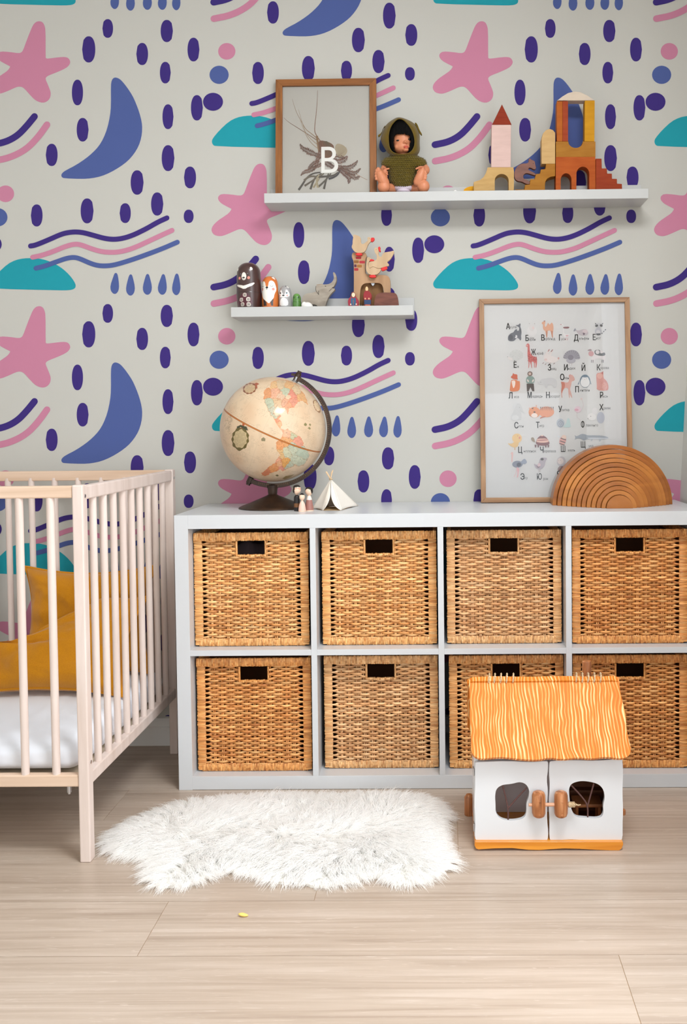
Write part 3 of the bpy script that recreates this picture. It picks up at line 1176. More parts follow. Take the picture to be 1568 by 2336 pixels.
# ================================================================== toy house
Hc = crop(1040, 1470, 3.7333)
HYF, HYB = -0.772, -0.60
orange_w = mat('orange_stained_pine', (222, 140, 40), 0.5, 0.25)
nt, bs, N, L = nodes(orange_w)
tc, mp, nz, cr = N('ShaderNodeTexCoord'), N('ShaderNodeMapping'), N('ShaderNodeTexNoise'), N('ShaderNodeValToRGB')
mp.inputs['Scale'].default_value = (1, 0.10, 0.10)
nz2 = N('ShaderNodeTexNoise')
nz2.inputs['Scale'].default_value = 8
add = N('ShaderNodeVectorMath')
add.operation = 'MULTIPLY_ADD'
L(tc.outputs['Object'], nz2.inputs['Vector'])
L(nz2.outputs['Color'], add.inputs[0])
add.inputs[1].default_value = (0.045, 0, 0)
L(tc.outputs['Object'], add.inputs[2])
L(add.outputs[0], mp.inputs[0])
wv = N('ShaderNodeTexWave')
wv.bands_direction = 'X'
wv.inputs['Scale'].default_value = 40
wv.inputs['Distortion'].default_value = 3.0
wv.inputs['Detail'].default_value = 2
wv.inputs['Detail Scale'].default_value = 3
L(mp.outputs[0], wv.inputs['Vector'])
nz.inputs['Scale'].default_value = 120
nz.inputs['Detail'].default_value = 3
L(mp.outputs[0], nz.inputs['Vector'])
ml = N('ShaderNodeMath')
ml.operation = 'MULTIPLY'
L(wv.outputs['Fac'], ml.inputs[0])
L(nz.outputs[0], ml.inputs[1])
e = cr.color_ramp.elements
e[0].position, e[1].position = 0.08, 0.62
e[0].color, e[1].color = lin((204, 112, 26)), lin((246, 208, 150))
m_ = e.new(0.34)
m_.color = lin((218, 136, 50))
L(ml.outputs[0], cr.inputs[0])
L(cr.outputs[0], bs.inputs['Base Color'])
bp = N('ShaderNodeBump')
bp.inputs['Strength'].default_value = 0.35
bp.inputs['Distance'].default_value = 0.002
L(ml.outputs[0], bp.inputs['Height'])
L(bp.outputs[0], bs.inputs['Normal'])
orange_b = grain('orange_edge_pine', (206, 122, 22), (232, 156, 52), (4, 60, 60), rough=0.28, bump=0.05, coat=0.4)
white_p = mat('white_lacquer', (216, 218, 221), 0.28, 0.5, coat=0.2)
log_m = grain('debarked_log', (122, 72, 40), (212, 158, 112), (70, 70, 8), rough=0.4, bump=0.2, coat=0.1, c3=(172, 108, 64))
twig_m = mat('twig_bark', (92, 62, 58), 0.8)
twine_m = grain('jute_twine', (170, 140, 100), (226, 206, 172), (200, 200, 500), rough=0.9, bump=0.3)
bare_m = mat('pale_inner_wall', (222, 214, 214), 0.6)

yF = -0.772
hx0, hx1 = at(1087, 1900, 1, yF).x, at(1421, 1900, 1, yF).x
z_base = at(1250, Hc(0, 1680)[1], 1, yF).z
z_wall = at(1250, Hc(0, 985)[1], 1, yF).z
house = thing('toy_house', 'white wooden toy house with orange pine roof and twig windows on the floor', 'dollhouse', ((hx0 + hx1) / 2, (yF + HYB) / 2, 0))
fp = lambda pts, y=yF: [tuple(at(*Hc(*p), 1, y)) for p in pts]
base_o = [(165, 1682), (160, 1710), (172, 1738), (195, 1747), (330, 1738), (480, 1735), (620, 1750), (720, 1752), (800, 1745), (930, 1738), (1060, 1742), (1200, 1750), (1330, 1755), (1395, 1756), (1415, 1738), (1428, 1705), (1425, 1682)]
bo = fp(base_o, yF - 0.012)
zmin = min(p[2] for p in bo)
bo = [(p[0], p[1], max(p[2] - zmin, 0.0004)) for p in bo]
zbt = max(p[2] for p in bo)
MB().prism([bo], (0, HYB - yF + 0.014, 0)).build('base_board', orange_b, house, bevel=0.004, seg=3)
zb = zbt + 0.0006
tw = 0.011
b = MB()
b.box((hx0 - 0.004, yF + 0.013, zb + 0.0), (hx0 - 0.004 + tw, HYB, z_wall + 0.012))
b.build('side_wall', white_p, house, bevel=0.002)
b = MB()
b.box((hx1 + 0.003 - tw, yF + 0.013, zb + 0.0), (hx1 + 0.003, HYB, z_wall + 0.012))
b.build('side_wall', white_p, house, bevel=0.002)
MB().box((hx0 + tw - 0.004, HYB - 0.01, zb + 0.0), (hx1 - tw + 0.003, HYB, z_wall + 0.012)).build('back_wall', bare_m, house)
MB().box((hx0 + tw - 0.004, yF + 0.004, z_wall + 0.001), (hx1 - tw + 0.003, HYB - 0.01, z_wall + 0.012)).build('loft_floor', white_p, house, bevel=0.001)

dl = [(162, 1010), (185, 1002), (450, 992), (640, 1003), (775, 992), (790, 1005), (787, 1080), (775, 1150), (788, 1250), (779, 1370), (780, 1500), (790, 1600), (785, 1665), (765, 1682), (600, 1665), (480, 1672), (380, 1680), (250, 1668), (178, 1670), (162, 1650), (168, 1500), (158, 1350), (167, 1200)]
hl = smooth_closed([(335, 1300), (345, 1230), (400, 1195), (480, 1190), (545, 1170), (600, 1190), (628, 1240), (625, 1300), (600, 1360), (605, 1430), (585, 1480), (520, 1500), (430, 1503), (370, 1480), (340, 1430), (340, 1350)], 2)
dr = [(797, 1008), (812, 992), (1000, 985), (1200, 992), (1400, 975), (1422, 985), (1427, 1100), (1420, 1250), (1427, 1400), (1422, 1550), (1422, 1650), (1405, 1675), (1250, 1672), (1100, 1666), (950, 1660), (820, 1675), (797, 1655), (800, 1500), (792, 1350), (803, 1200), (795, 1100)]
hr = smooth_closed([(965, 1230), (985, 1185), (1060, 1162), (1140, 1168), (1220, 1190), (1262, 1240), (1272, 1310), (1255, 1370), (1262, 1440), (1230, 1485), (1100, 1478), (1020, 1470), (990, 1420), (975, 1350), (968, 1290)], 2)
for d_, h_, tw_, lab in ((dl, hl, [((447, 1500), (447, 1395), (425, 1300), (400, 1200)), ((447, 1395), (520, 1310), (605, 1220))], 'left'), (dr, hr, [((1125, 1490), (1127, 1365), (1060, 1280), (980, 1195)), ((1127, 1365), (1150, 1280), (1177, 1185))], 'right')):
    b = MB()
    b.prism([fp(smooth_closed(d_, 1), yF), fp(h_, yF)], (0, 0.012, 0))
    dd = b.build('door', white_p, house, bevel=0.0022, seg=3)
    bt = MB()
    for path in tw_:
        bt.tube([tuple(at(*Hc(*p), 1, yF + 0.006)) for p in smooth_open(list(path), 2)], 0.0019, 8)
    o = bt.build('twig_lattice', twig_m, dd, smooth=True)
    o.matrix_parent_inverse = Matrix.Identity(4)
    kx = 708 if lab == 'left' else 898
    p0, p1 = at(*Hc(kx, 1470), 1, yF - 0.018), at(*Hc(kx, 1250), 1, yF - 0.018)
    L_ = p1.z - p0.z
    rk = 0.0158
    bk = MB()
    bk.lathe([(rk * 0.55, 0), (rk * 0.85, L_ * .05), (rk, L_ * 0.16), (rk * 1.03, L_ * .5), (rk, L_ * 0.84), (rk * 0.85, L_ * 0.95), (rk * 0.5, L_)], tuple(p0), 28)
    for kz in (0.15, 0.66):
        bk.ell(tuple(p0 + Vector((0.001, -rk * 0.95, L_ * kz))), (0.0035, 0.0015, 0.0035))
    o = bk.build('log_knob', log_m, dd, smooth=True)
    o.matrix_parent_inverse = Matrix.Identity(4)
pa, pb = at(*Hc(622, 1367), 1, yF - 0.018), at(*Hc(1010, 1362), 1, yF - 0.018)
MB().tube([tuple(pa), tuple(pa.lerp(pb, 0.5)), tuple(pb)], [0.0036, 0.0044, 0.004], 12).build('latch_peg', mat('pale_peg', (214, 160, 128), 0.5), house, smooth=True)
b = MB()
for k in range(5):
    p = at(*Hc(965 + k * 11, 1364), 1, yF - 0.018)
    b.tube([p + Vector((0, 0.0055 * math.cos(a), 0.0055 * math.sin(a))) for a in np.linspace(0, 6.28, 13)], 0.0016, 6)
for k in range(7):
    p = at(*Hc(1020, 1352 + k * 4), 1, yF - 0.02)
    b.tube([p, p + Vector((0.006 + 0.003 * (k % 3), -0.003, (k - 3) * 0.0018))], 0.0008, 5)
b.build('twine_tassel', twine_m, house, smooth=True)
for zf in (1075, 1545):
    p = at(*Hc(150, zf), 1, yF + 0.02)
    MB().box((hx0 - 0.0065, p.y - 0.012, p.z - 0.009), (hx0 - 0.003, p.y + 0.006, p.z + 0.009)).build('hinge', steel, house, bevel=0.0006)

# roof: two wavy pine slabs
yR = (yF + HYB) / 2
ridge_z = at(1250, 1544, 1, yR).z
eave_y = yF - 0.032
roof_px = [(110, 278), (300, 270), (600, 276), (900, 268), (1200, 274), (1388, 265), (1395, 320), (1400, 400), (1425, 500), (1450, 600), (1452, 700), (1470, 790), (1492, 870), (1490, 930), (1455, 965), (1380, 972), (1290, 955), (1150, 975), (1050, 962), (900, 980), (800, 962), (700, 985), (560, 978), (400, 958), (300, 965), (215, 975), (160, 955), (130, 910), (133, 820), (125, 700), (120, 600), (122, 500), (118, 400)]
eave_z = at(1250, Hc(0, 970)[1], 1, eave_y).z
pn_o = Vector((0, yR, ridge_z))
pn_d = Vector((0, eave_y - yR, eave_z - ridge_z))
pn_n = pn_d.cross(Vector((1, 0, 0))).normalized()
if pn_n.y > 0:
    pn_n = -pn_n
rp_ = [onplane(*Hc(*p), pn_o, pn_n) for p in smooth_closed(roof_px, 1)]
MB().prism([[tuple(p) for p in rp_]], tuple(-pn_n * 0.013)).build('roof_panel', orange_w, house, bevel=0.004, seg=3)
back = [Vector((p.x, 2 * yR - p.y, p.z)) + Vector((-0.004, 0, 0)) for p in rp_]
nb_ = Vector((pn_n.x, -pn_n.y, pn_n.z))
MB().prism([[tuple(p) for p in back]], tuple(-nb_ * 0.013)).build('roof_panel', orange_w, house, bevel=0.004, seg=3)
for s in (0, 1):
    gx = hx0 - 0.002 if s == 0 else hx1 - 0.009
    hw = (HYB - yF) / 2 - 0.012
    sl = (ridge_z - eave_z) / (yR - eave_y)
    MB().prism([[(gx, yR - hw, z_wall + 0.0125), (gx, yR + hw, z_wall + 0.0125), (gx, yR + hw, ridge_z - sl * hw - 0.024), (gx, yR, ridge_z - 0.026), (gx, yR - hw, ridge_z - sl * hw - 0.024)]], (0.01, 0, 0)).build('gable', white_p, house)
for kx in (280, 328, 380, 430, 485, 1022, 1073, 1123, 1175, 1228):
    c0 = onplane(*Hc(kx, 285), pn_o, pn_n)
    cc = Vector((c0.x, yR, ridge_z - 0.004))
    pth = [cc + Vector((0.0018 * math.sin(a) + 0.0008, 0.0125 * math.cos(a), 0.0125 * math.sin(a))) for a in np.linspace(-0.6, PI + 0.6, 17)]
    bt = MB()
    for o_ in (0, PI):
        bt.tube([p + Vector((0.0009 * math.cos(i * 1.1 + o_), 0, 0.0009 * math.sin(i * 1.1 + o_))) for i, p in enumerate(pth)], 0.0013, 6)
    bt.build('twine_stitch', twine_m, house, smooth=True)
p0 = at(*Hc(1117, 265), 1, yR + 0.03)
p1 = at(*Hc(1117, 140), 1, yR + 0.03)
b = MB()
b.lathe([(0.0113, -0.03), (0.0112, 0), (0.0116, (p1.z - p0.z) * 0.6), (0.0112, (p1.z - p0.z) * 0.96), (0.0096, p1.z - p0.z)], tuple(p0), 20)
b.build('chimney', log_m, house, smooth=True)
# log feet of the rear doors showing at either side
for px, r_ in ((1071, 0.0125), (1420, 0.009)):
    p0 = at(px, 1864, 1, HYB + 0.03)
    p1 = at(px, 1812 if px < 1200 else 1845, 1, HYB + 0.03)
    b = MB()
    L_ = p1.z - p0.z
    b.lathe([(r_ * .6, 0), (r_, L_ * 0.12), (r_, L_ * .88), (r_ * .6, L_)], tuple(p0), 20)
    sgn = 1 if px < 1200 else -1
    b.tube([(p0.x, p0.y, p0.z + L_ / 2), (p0.x + sgn * 0.05, p0.y, p0.z + L_ / 2)], 0.004, 10)
    b.tube([(p0.x + sgn * 0.035, p0.y, p0.z + L_ / 2), (p0.x + sgn * 0.035, HYB - 0.001, p0.z + L_ / 2)], 0.004, 10)
    b.build('rear_log_knob', log_m, house, smooth=True)
# furniture inside
ch = thing('toy_table', 'small brown wooden toy table inside the house, seen through the right window', 'toy furniture', (0.40, -0.69, zb))
tm = grain('toy_brown_wood', (110, 60, 28), (160, 98, 54), (20, 4, 20), rough=0.5)
tx, ty = at(*Hc(1120, 1350), 1, -0.69).x, -0.685
b = MB()
b.box((tx - 0.035, ty - 0.03, zb + 0.052), (tx + 0.035, ty + 0.03, zb + 0.06))
b.build('table_top', tm, ch, bevel=0.002)
for sx in (-1, 1):
    for sy in (-1, 1):
        MB().tube([(tx + sx * 0.028, ty + sy * 0.023, zb), (tx + sx * 0.028, ty + sy * 0.023, zb + 0.053)], 0.0045, 10).build('leg', tm, ch, smooth=True)
st = thing('toy_chair', 'small brown wooden toy chair beside the table inside the house', 'toy furniture', (tx + 0.04, ty, zb))
cx = tx + 0.012
for dx in (-0.012, 0.012):
    MB().tube([(cx + dx + 0.04, ty - 0.05, zb), (cx + dx + 0.04, ty - 0.05, zb + 0.072)], 0.0042, 10).build('leg', log_m, st, smooth=True)
MB().box((cx + 0.022, ty - 0.066, zb + 0.033), (cx + 0.058, ty - 0.04, zb + 0.039)).build('seat', tm, st, bevel=0.001)

cb = thing('toy_cupboard', 'dark brown open wooden toy cupboard at the back inside the house, right side', 'toy furniture', (0.43, -0.63, zb))
cw = at(*Hc(1120, 1350), 1, -0.64).x - 0.004
dkw = grain('toy_dark_wood', (72, 36, 16), (110, 60, 30), (20, 20, 4), rough=0.6)
b = MB()
b.box((cw - 0.052, -0.652, zb), (cw - 0.046, -0.622, zb + 0.142))
b.box((cw + 0.046, -0.652, zb), (cw + 0.052, -0.622, zb + 0.142))
b.box((cw - 0.046, -0.626, zb), (cw + 0.046, -0.622, zb + 0.142))
b.build('carcass', dkw, cb)
for z_ in (0.004, 0.065, 0.1, 0.137):
    MB().box((cw - 0.0458, -0.650, zb + z_), (cw + 0.0458, -0.6262, zb + z_ + 0.005)).build('shelf_board', dkw, cb)

# crumb on the floor
p = at(555, 2091, 2, 0.0)
b = MB()
b.grid(lambda u, v: tuple(Vector((p.x, p.y, 0.004)) + Vector((0.0085 * math.cos(2 * PI * u) * math.sin(PI * v) * (1 + .25 * math.sin(7 * u + 5 * v)) + 0.003 * math.cos(PI * v), 0.005 * math.sin(2 * PI * u) * math.sin(PI * v), -0.0038 * math.cos(PI * v)))), 16, 10, wrapu=True)
tag(b.build('crumb', mat('yellow_crumb', (236, 204, 110), 0.7), smooth='all'), 'tiny pale yellow crumb lying on the bare floor before the sheepskin', 'crumb')
# ================================================================== things on the shelving unit
TOPZ = KH
# ---- globe
Gc = crop(480, 830, 4.3556)
GY = -0.178
gcen = at(623.7, 979.5, 1, GY)
gr = (at(743.2, 979.5, 1, GY) - gcen).length * 0.998
globe = thing('desk_globe', 'large antique-style globe on a brown stand on the shelving unit', 'globe', (gcen.x, GY, TOPZ))
ax_t = math.atan2(511, 244)
axis = Vector((math.cos(ax_t), -math.sin(R(3.0)), math.sin(ax_t))).normalized()
b = MB()
NU, NV = 720, 430
ey = axis.cross(Vector((0, -1, 0))).normalized()
ex = ey.cross(axis)
b.grid(lambda u, v: tuple(gcen + (ex * math.cos(2 * PI * u) * math.sin(PI * v) + ey * math.sin(2 * PI * u) * math.sin(PI * v) - axis * math.cos(PI * v)) * gr), NU, NV, wrapu=True)
b.v = [tuple(p) for p in b.v]
map_m = painted('globe_map', 0.38, 0.35, coat=0.35)
map_m.node_tree.nodes['Principled BSDF'].inputs['Coat Roughness'].default_value = 0.12
ball = b.build('globe_ball', map_m, globe, smooth='all', origin=tuple(gcen))
W_ = world_verts(ball)
Nn = (W_ - np.array(gcen)) / gr
PX = proj(W_)
CPX = (PX - np.array([480, 830])) * 4.3556
front = ((W_ - CP) * Nn).sum(1) < 0


def vnoise(P, f, s=0.0, oct_=3):
    """cheap smooth lattice noise, vectorised"""
    out = np.zeros(len(P))
    amp = 1.0
    for o in range(oct_):
        q = P * f + s + o * 17.3
        i = np.floor(q).astype(np.int64)
        fr = q - i
        fr = fr * fr * (3 - 2 * fr)
        acc = np.zeros(len(P))
        for dx in (0, 1):
            for dy in (0, 1):
                for dz in (0, 1):
                    h = ((i[:, 0] + dx) * 73856093) ^ ((i[:, 1] + dy) * 19349663) ^ ((i[:, 2] + dz) * 83492791)
                    h = (h ^ (h >> 13)) * 1274126177
                    r_ = ((h & 0xffff) / 65535.0)
                    w_ = (fr[:, 0] if dx else 1 - fr[:, 0]) * (fr[:, 1] if dy else 1 - fr[:, 1]) * (fr[:, 2] if dz else 1 - fr[:, 2])
                    acc += r_ * w_
        out += acc * amp
        amp *= 0.5
        f *= 2.1
    return out / (2 - 0.5 ** (oct_ - 1))


def L3(c):
    return np.array(lin(c)[:3])


C = np.zeros((len(W_), 3))
n1 = vnoise(Nn, 3.2, 5)
n2 = vnoise(Nn, 14, 9)
C[:] = L3((214, 190, 160))
C = C * (1 - (n1[:, None] - 0.35).clip(0, 1) * 0.9) + L3((196, 154, 118)) * ((n1[:, None] - 0.35).clip(0, 1) * 0.9)
k = n2 > 0.63
C[k] = C[k] * 0.93
land = np.zeros(len(W_), bool)
NAm = [(600, 190), (640, 165), (700, 155), (760, 162), (800, 180), (850, 188), (880, 225), (905, 262), (940, 318), (975, 402), (935, 385), (900, 360), (870, 385), (858, 405), (830, 432), (800, 445), (775, 442), (780, 480), (768, 508), (762, 465), (745, 442), (700, 435), (668, 425), (640, 452), (632, 482), (650, 518), (690, 505), (700, 522), (680, 548), (702, 575), (710, 605), (700, 640), (730, 655), (722, 682), (690, 640), (650, 580), (635, 545), (600, 512), (570, 450), (540, 392), (528, 340), (540, 312), (532, 270), (560, 240), (592, 235)]
SAm = [(730, 658), (770, 646), (800, 668), (850, 698), (905, 738), (925, 780), (920, 808), (960, 848), (988, 905), (960, 962), (930, 1002), (880, 1022), (840, 1010), (800, 1032), (750, 1047), (722, 1067), (690, 1050), (640, 1070), (600, 1090), (560, 1110), (520, 1112), (511, 1085), (540, 1060), (590, 1020), (640, 980), (680, 930), (690, 900), (660, 850), (651, 790), (680, 758), (710, 740), (716, 700)]
bay = ellipse(775, 330, 26, 20)
jit_ = np.stack([vnoise(Nn, 26, 1), vnoise(Nn, 26, 40)], 1) * 24 - 12
Q = CPX + jit_
am = (inside(Q, NAm) | inside(Q, SAm)) & front
seeds = [(620, 200, (222, 176, 120)), (700, 190, (212, 186, 150)), (790, 215, (224, 168, 108)), (560, 290, (214, 130, 70)), (640, 290, (226, 160, 132)), (700, 330, (214, 176, 150)), (760, 280, (170, 190, 168)), (800, 300, (222, 118, 106)), (850, 250, (214, 188, 150)), (830, 390, (224, 130, 112)), (920, 340, (220, 160, 100)), (740, 380, (218, 150, 120)), (780, 420, (226, 140, 100)), (580, 400, (160, 182, 160)), (610, 470, (168, 178, 158)), (680, 380, (206, 170, 130)), (640, 530, (172, 186, 160)), (665, 560, (226, 120, 80)), (690, 600, (218, 160, 110)), (760, 690, (226, 160, 120)), (830, 690, (176, 186, 150)), (890, 760, (230, 140, 120)), (690, 800, (228, 138, 60)), (740, 770, (226, 150, 76)), (820, 850, (176, 196, 176)), (900, 880, (162, 192, 176)), (860, 960, (180, 200, 180)), (760, 880, (196, 206, 176)), (700, 900, (222, 176, 110)), (740, 990, (224, 150, 30)), (690, 1000, (230, 160, 110)), (650, 1030, (226, 130, 40)), (700, 1050, (226, 130, 120)), (540, 1090, (200, 80, 30)), (660, 940, (230, 150, 120)), (780, 1020, (166, 190, 172))]
S_ = np.array([s[:2] for s in seeds], float)
D_ = ((CPX[:, None, :] + jit_[:, None, :] * 1.4 - S_[None]) ** 2).sum(2)
o2 = np.partition(D_, 1, axis=1)
near = D_.argmin(1)
cols = np.array([L3(s[2]) for s in seeds])[near]
pale = L3((226, 196, 160))
cols = (cols * 0.7 + pale * 0.3) * 0.84
cols *= (0.86 + 0.34 * vnoise(Nn, 34, 51, 3))[:, None]
bord = (np.sqrt(o2[:, 1]) - np.sqrt(o2[:, 0])) < 4
cols[bord] *= np.array([0.86, 0.66, 0.56])
coast = am & ~(inside(Q + (7, 0), NAm) & inside(Q - (7, 0), NAm) & inside(Q + (0, 7), NAm) & inside(Q - (0, 7), NAm) | inside(Q + (7, 0), SAm) & inside(Q - (7, 0), SAm) & inside(Q + (0, 7), SAm) & inside(Q - (0, 7), SAm))
cols[coast] = cols[coast] * 0.6 + L3((206, 120, 66)) * 0.4
spk = vnoise(Nn, 120, 3, 1)
cols[spk > 0.74] *= 0.62
am &= ~inside(Q, bay)
C[am] = cols[am]
# far side: other continents as noise-shaped land
lm = vnoise(Nn, 1.7, 11)
far = (~front) & (lm > 0.53)
hue = vnoise(Nn, 4.0, 70, 1)[:, None]
C[far] = (L3((226, 150, 110)) * hue + L3((180, 196, 166)) * (1 - hue))[far]
# ticks and small lettering in the seas
lat = np.arcsin(np.clip(Nn @ np.array(axis), -1, 1))
lon = np.arctan2(Nn @ np.array(ey), Nn @ np.array(ex))
sea = ~am & ~far
cell = vnoise(np.stack([lat * 9, lon * 5, lat * 0], 1), 1.0, 33, 1)
st = (vnoise(np.stack([lat * 150, lon * 230, lat * 0], 1), 1.0, 8, 1) > 0.60) & (np.abs((lat * 34) % 1 - 0.5) < 0.12) & (cell > 0.52) & sea
C[st] = C[st] * 0.66
for la in (-60, -30, 30, 60):
    k = (np.abs(lat - R(la)) < 0.0022) & sea
    C[k] *= 0.88
for lo_ in range(-180, 180, 30):
    k = (np.abs((lon - R(lo_) + PI) % (2 * PI) - PI) * np.cos(lat) < 0.0022) & sea
    C[k] *= 0.9
k = np.abs(lat) < 0.0085
C[k] = L3((186, 104, 30))
k = np.abs(np.abs(lat) - 0.0085) < 0.004
C[k] = L3((120, 74, 30))


def ring(cx, cy, rx, ry, w, rot=0):
    x = (CPX[:, 0] - cx) * math.cos(rot) + (CPX[:, 1] - cy) * math.sin(rot)
    y = -(CPX[:, 0] - cx) * math.sin(rot) + (CPX[:, 1] - cy) * math.cos(rot)
    r_ = np.sqrt((x / rx) ** 2 + (y / ry) ** 2)
    a = np.arctan2(y, x)
    return r_, a, (np.abs(r_ - 1) < w / rx * (1 + 0.45 * np.sin(a * 9))), x, y


for cx, cy, rx, ry, w, rot, c1, c2, pitch in ((298, 745, 76, 103, 9, 0.1, (96, 84, 40), (190, 170, 130), 11), (392, 245, 62, 48, 7, -0.3, (128, 74, 46), (196, 168, 130), 12), (1060, 420, 26, 62, 3, -0.4, (150, 110, 70), (226, 198, 160), 14)):
    r_, a, rg, x, y = ring(cx, cy, rx, ry, w, rot)
    inn = (r_ < 0.93) & front
    C[inn] = L3(c2)
    ln = inn & (r_ < 0.78) & (np.abs((y / pitch) % 1 - 0.5) < 0.17) & (vnoise(np.stack([x * .09, y * .3, x * 0], 1), 1.0, 2, 1) > 0.36)
    C[ln] *= 0.62
    C[rg & front] = L3(c1)
for pl_, c_ in (([(305, 640), (322, 590), (342, 600), (330, 640)], (170, 80, 40)), ([(262, 625), (300, 606), (360, 625), (378, 665), (350, 655), (300, 628), (270, 645)], (60, 62, 40)), ([(440, 195), (458, 185), (488, 200), (465, 212), (470, 250), (450, 235)], (160, 84, 56)), ([(505, 745), (530, 728), (548, 745), (545, 770), (510, 768)], (130, 120, 90)), ([(930, 600), (945, 585), (962, 600), (955, 618), (935, 615)], (130, 122, 80)), ([(978, 605), (990, 590), (1003, 605), (995, 620)], (140, 130, 90)), ([(968, 640), (982, 625), (1000, 640), (990, 655)], (140, 130, 90)), ([(715, 1140), (750, 1115), (835, 1098), (800, 1125), (740, 1148)], (150, 126, 80)), ([(645, 1108), (665, 1098), (682, 1110), (665, 1120)], (120, 106, 70))):
    k = inside(CPX, pl_) & front
    C[k] = L3(c_)
k = inside(Q, [(150, 560), (200, 500), (225, 560), (205, 640), (190, 700), (160, 660), (140, 620)]) & front & (vnoise(Nn, 40, 6, 2) > 0.5)
C[k] *= 0.74
C4 = np.ones((len(W_), 4))
C4[:, :3] = C
a_ = ball.data.color_attributes.new('col', 'FLOAT_COLOR', 'POINT')
a_.data.foreach_set('color', C4.ravel())
b = MB()
for s in (-1, 1):
    b.lathe([(0.010, 0), (0.007, 0.004), (0.0035, 0.006), (0.0035, 0.017)], tuple(gcen + axis * s * (gr - 0.0008)), 18, axis=tuple(axis * s))
b.build('pole_pin', steel, ball, smooth=True).matrix_parent_inverse = Matrix.Translation(-gcen)
bronze = grain('aged_brown_metal', (42, 28, 20), (70, 48, 32), (30, 30, 30), rough=0.38, bump=0.03, spec=0.6, detail=2)
bronze.node_tree.nodes['Principled BSDF'].inputs['Metallic'].default_value = 0.35
# meridian arm: half ring from pole to pole round the right-hand side
r_in, r_out = gr * 1.035, gr * 1.118
side = Vector((math.cos(ax_t - PI / 2), 0, math.sin(ax_t - PI / 2)))
axp = Vector((math.cos(ax_t), 0, math.sin(ax_t)))
b = MB()
na = 90
V, F = [], []
for i in range(na + 1):
    a = -0.04 + (PI + 0.05) * i / na
    d = axp * math.cos(a) + side * math.sin(a)
    for r_, y_ in ((r_in, -0.006), (r_in, 0.006), (r_out - 0.001, 0.006), (r_out, 0.004), (r_out, -0.004), (r_out - 0.001, -0.006)):
        V.append(gcen + d * r_ + Vector((0, y_, 0)))
for i in range(na):
    for k in range(6):
        k2 = (k + 1) % 6
        F.append((i * 6 + k, i * 6 + k2, (i + 1) * 6 + k2, (i + 1) * 6 + k)[::-1])
F += [tuple(range(6)), tuple(range(na * 6, na * 6 + 6))[::-1]]
b.add(V, F)
arm = b.build('meridian_arm', bronze, globe, smooth=True)
b = MB()
gold = mat('worn_brass_marks', (150, 112, 70), 0.4, metal=0.5)
for i in range(8, 172, 2):
    a = R(i)
    d = axp * math.cos(a) + side * math.sin(a)
    tn = axp * -math.sin(a) + side * math.cos(a)
    ln = 0.0045 if i % 10 else 0.0075
    c0 = gcen + d * (r_in + 0.001) + Vector((0, -0.0062, 0))
    w_ = tn * 0.0003
    b.flat([[c0 - w_, c0 + w_, c0 + w_ + d * ln, c0 - w_ + d * ln]])
b.build('degree_marks', gold, arm)
b = MB()
for s, ln in ((1, 0.03), (-1, 0.022)):
    c0 = gcen + axp * s * r_in * 0.995
    b.lathe([(0.0085, -0.002), (0.0085, ln * 0.75), (0.006, ln * 0.8), (0.0065, ln)], tuple(c0), 20, axis=tuple(axp * s))
b.prism([[tuple(gcen + axp * r_out * 0.985 - side * 0.02 + axp * -0.004), tuple(gcen + axp * r_out * 1.0 + side * 0.012), tuple(gcen + axp * (r_out + 0.006) - side * 0.004), tuple(gcen + axp * (r_out + 0.001) - side * 0.02)]], (0, 0.008, 0))
b.build('end_cap', bronze, arm, smooth=True)
sc = (at(Gc(722, 0)[0], 1160, 1, GY).x - at(Gc(622, 0)[0], 1160, 1, GY).x) / 100
zt = at(*Gc(622, 1205), 1, GY).z
bx = at(*Gc(622, 1400), 1, GY).x
prof = [(336, 1452), (340, 1445), (336, 1438), (300, 1420), (235, 1395), (170, 1365), (110, 1338), (66, 1318), (47, 1306), (43, 1300), (46, 1290), (47, 1270), (50, 1240), (54, 1215), (55, 1203)]
z0 = TOPZ
zs = lambda y: z0 + (1452 - y) * (zt - z0) / (1452 - 1203)
MB().lathe([(r_ * sc * 0.985, zs(y)) for r_, y in prof], (bx, GY, 0), 72).build('base', bronze, globe, smooth=True)
b = MB()
b.ell((bx, GY, r_in * -1.06 + gcen.z), (0.018, 0.011, 0.009))
b.build('cradle', bronze, globe, smooth=True)

# ---- peg dolls
paint_m = painted('toy_paint', 0.4, 0.45)


def turned(o_name, cx, base_y, prof, parent, base, shapes, cr, yd, n=96, z_floor=None, mat_=None, sy=1.0, sub=90):
    """turned body from a profile in crop pixels (half width, y), painted in the same frame"""
    pb = at(*cr(cx, base_y), 1, yd)
    k = (at(*cr(cx + 100, base_y), 1, yd) - pb).length / 100
    zb_ = pb.z if z_floor is None else z_floor
    pr = smooth_open([(w_, (base_y - y)) for w_, y in prof], 2)
    if zb_ < pb.z - 1e-5:
        pr = [(pr[0][0], -(pb.z - zb_) / k)] + pr
    # resample
    hs = np.array([p[1] for p in pr])
    wsd = np.array([p[0] for p in pr])
    arc = np.concatenate([[0], np.cumsum(np.hypot(np.diff(hs), np.diff(wsd)))])
    tq = np.linspace(0, arc[-1], sub)
    H = np.interp(tq, arc, hs)
    Wd = np.interp(tq, arc, wsd)
    b = MB()
    b.lathe([(max(w_, 0.01) * k, h * k) for w_, h in zip(Wd, H)], (pb.x, yd, pb.z), n, sy=sy)
    o = b.build(o_name, mat_ or paint_m, parent, smooth=True, origin=(pb.x, yd, zb_))
    Wv = world_verts(o)
    P = np.stack([(Wv[:, 0] - pb.x) / k + cx, base_y - (Wv[:, 2] - pb.z) / k], 1)
    fr = Wv[:, 1] < yd + 0.0005
    Cc = vert_paint_np(o, base, shapes, P, fr)
    return o


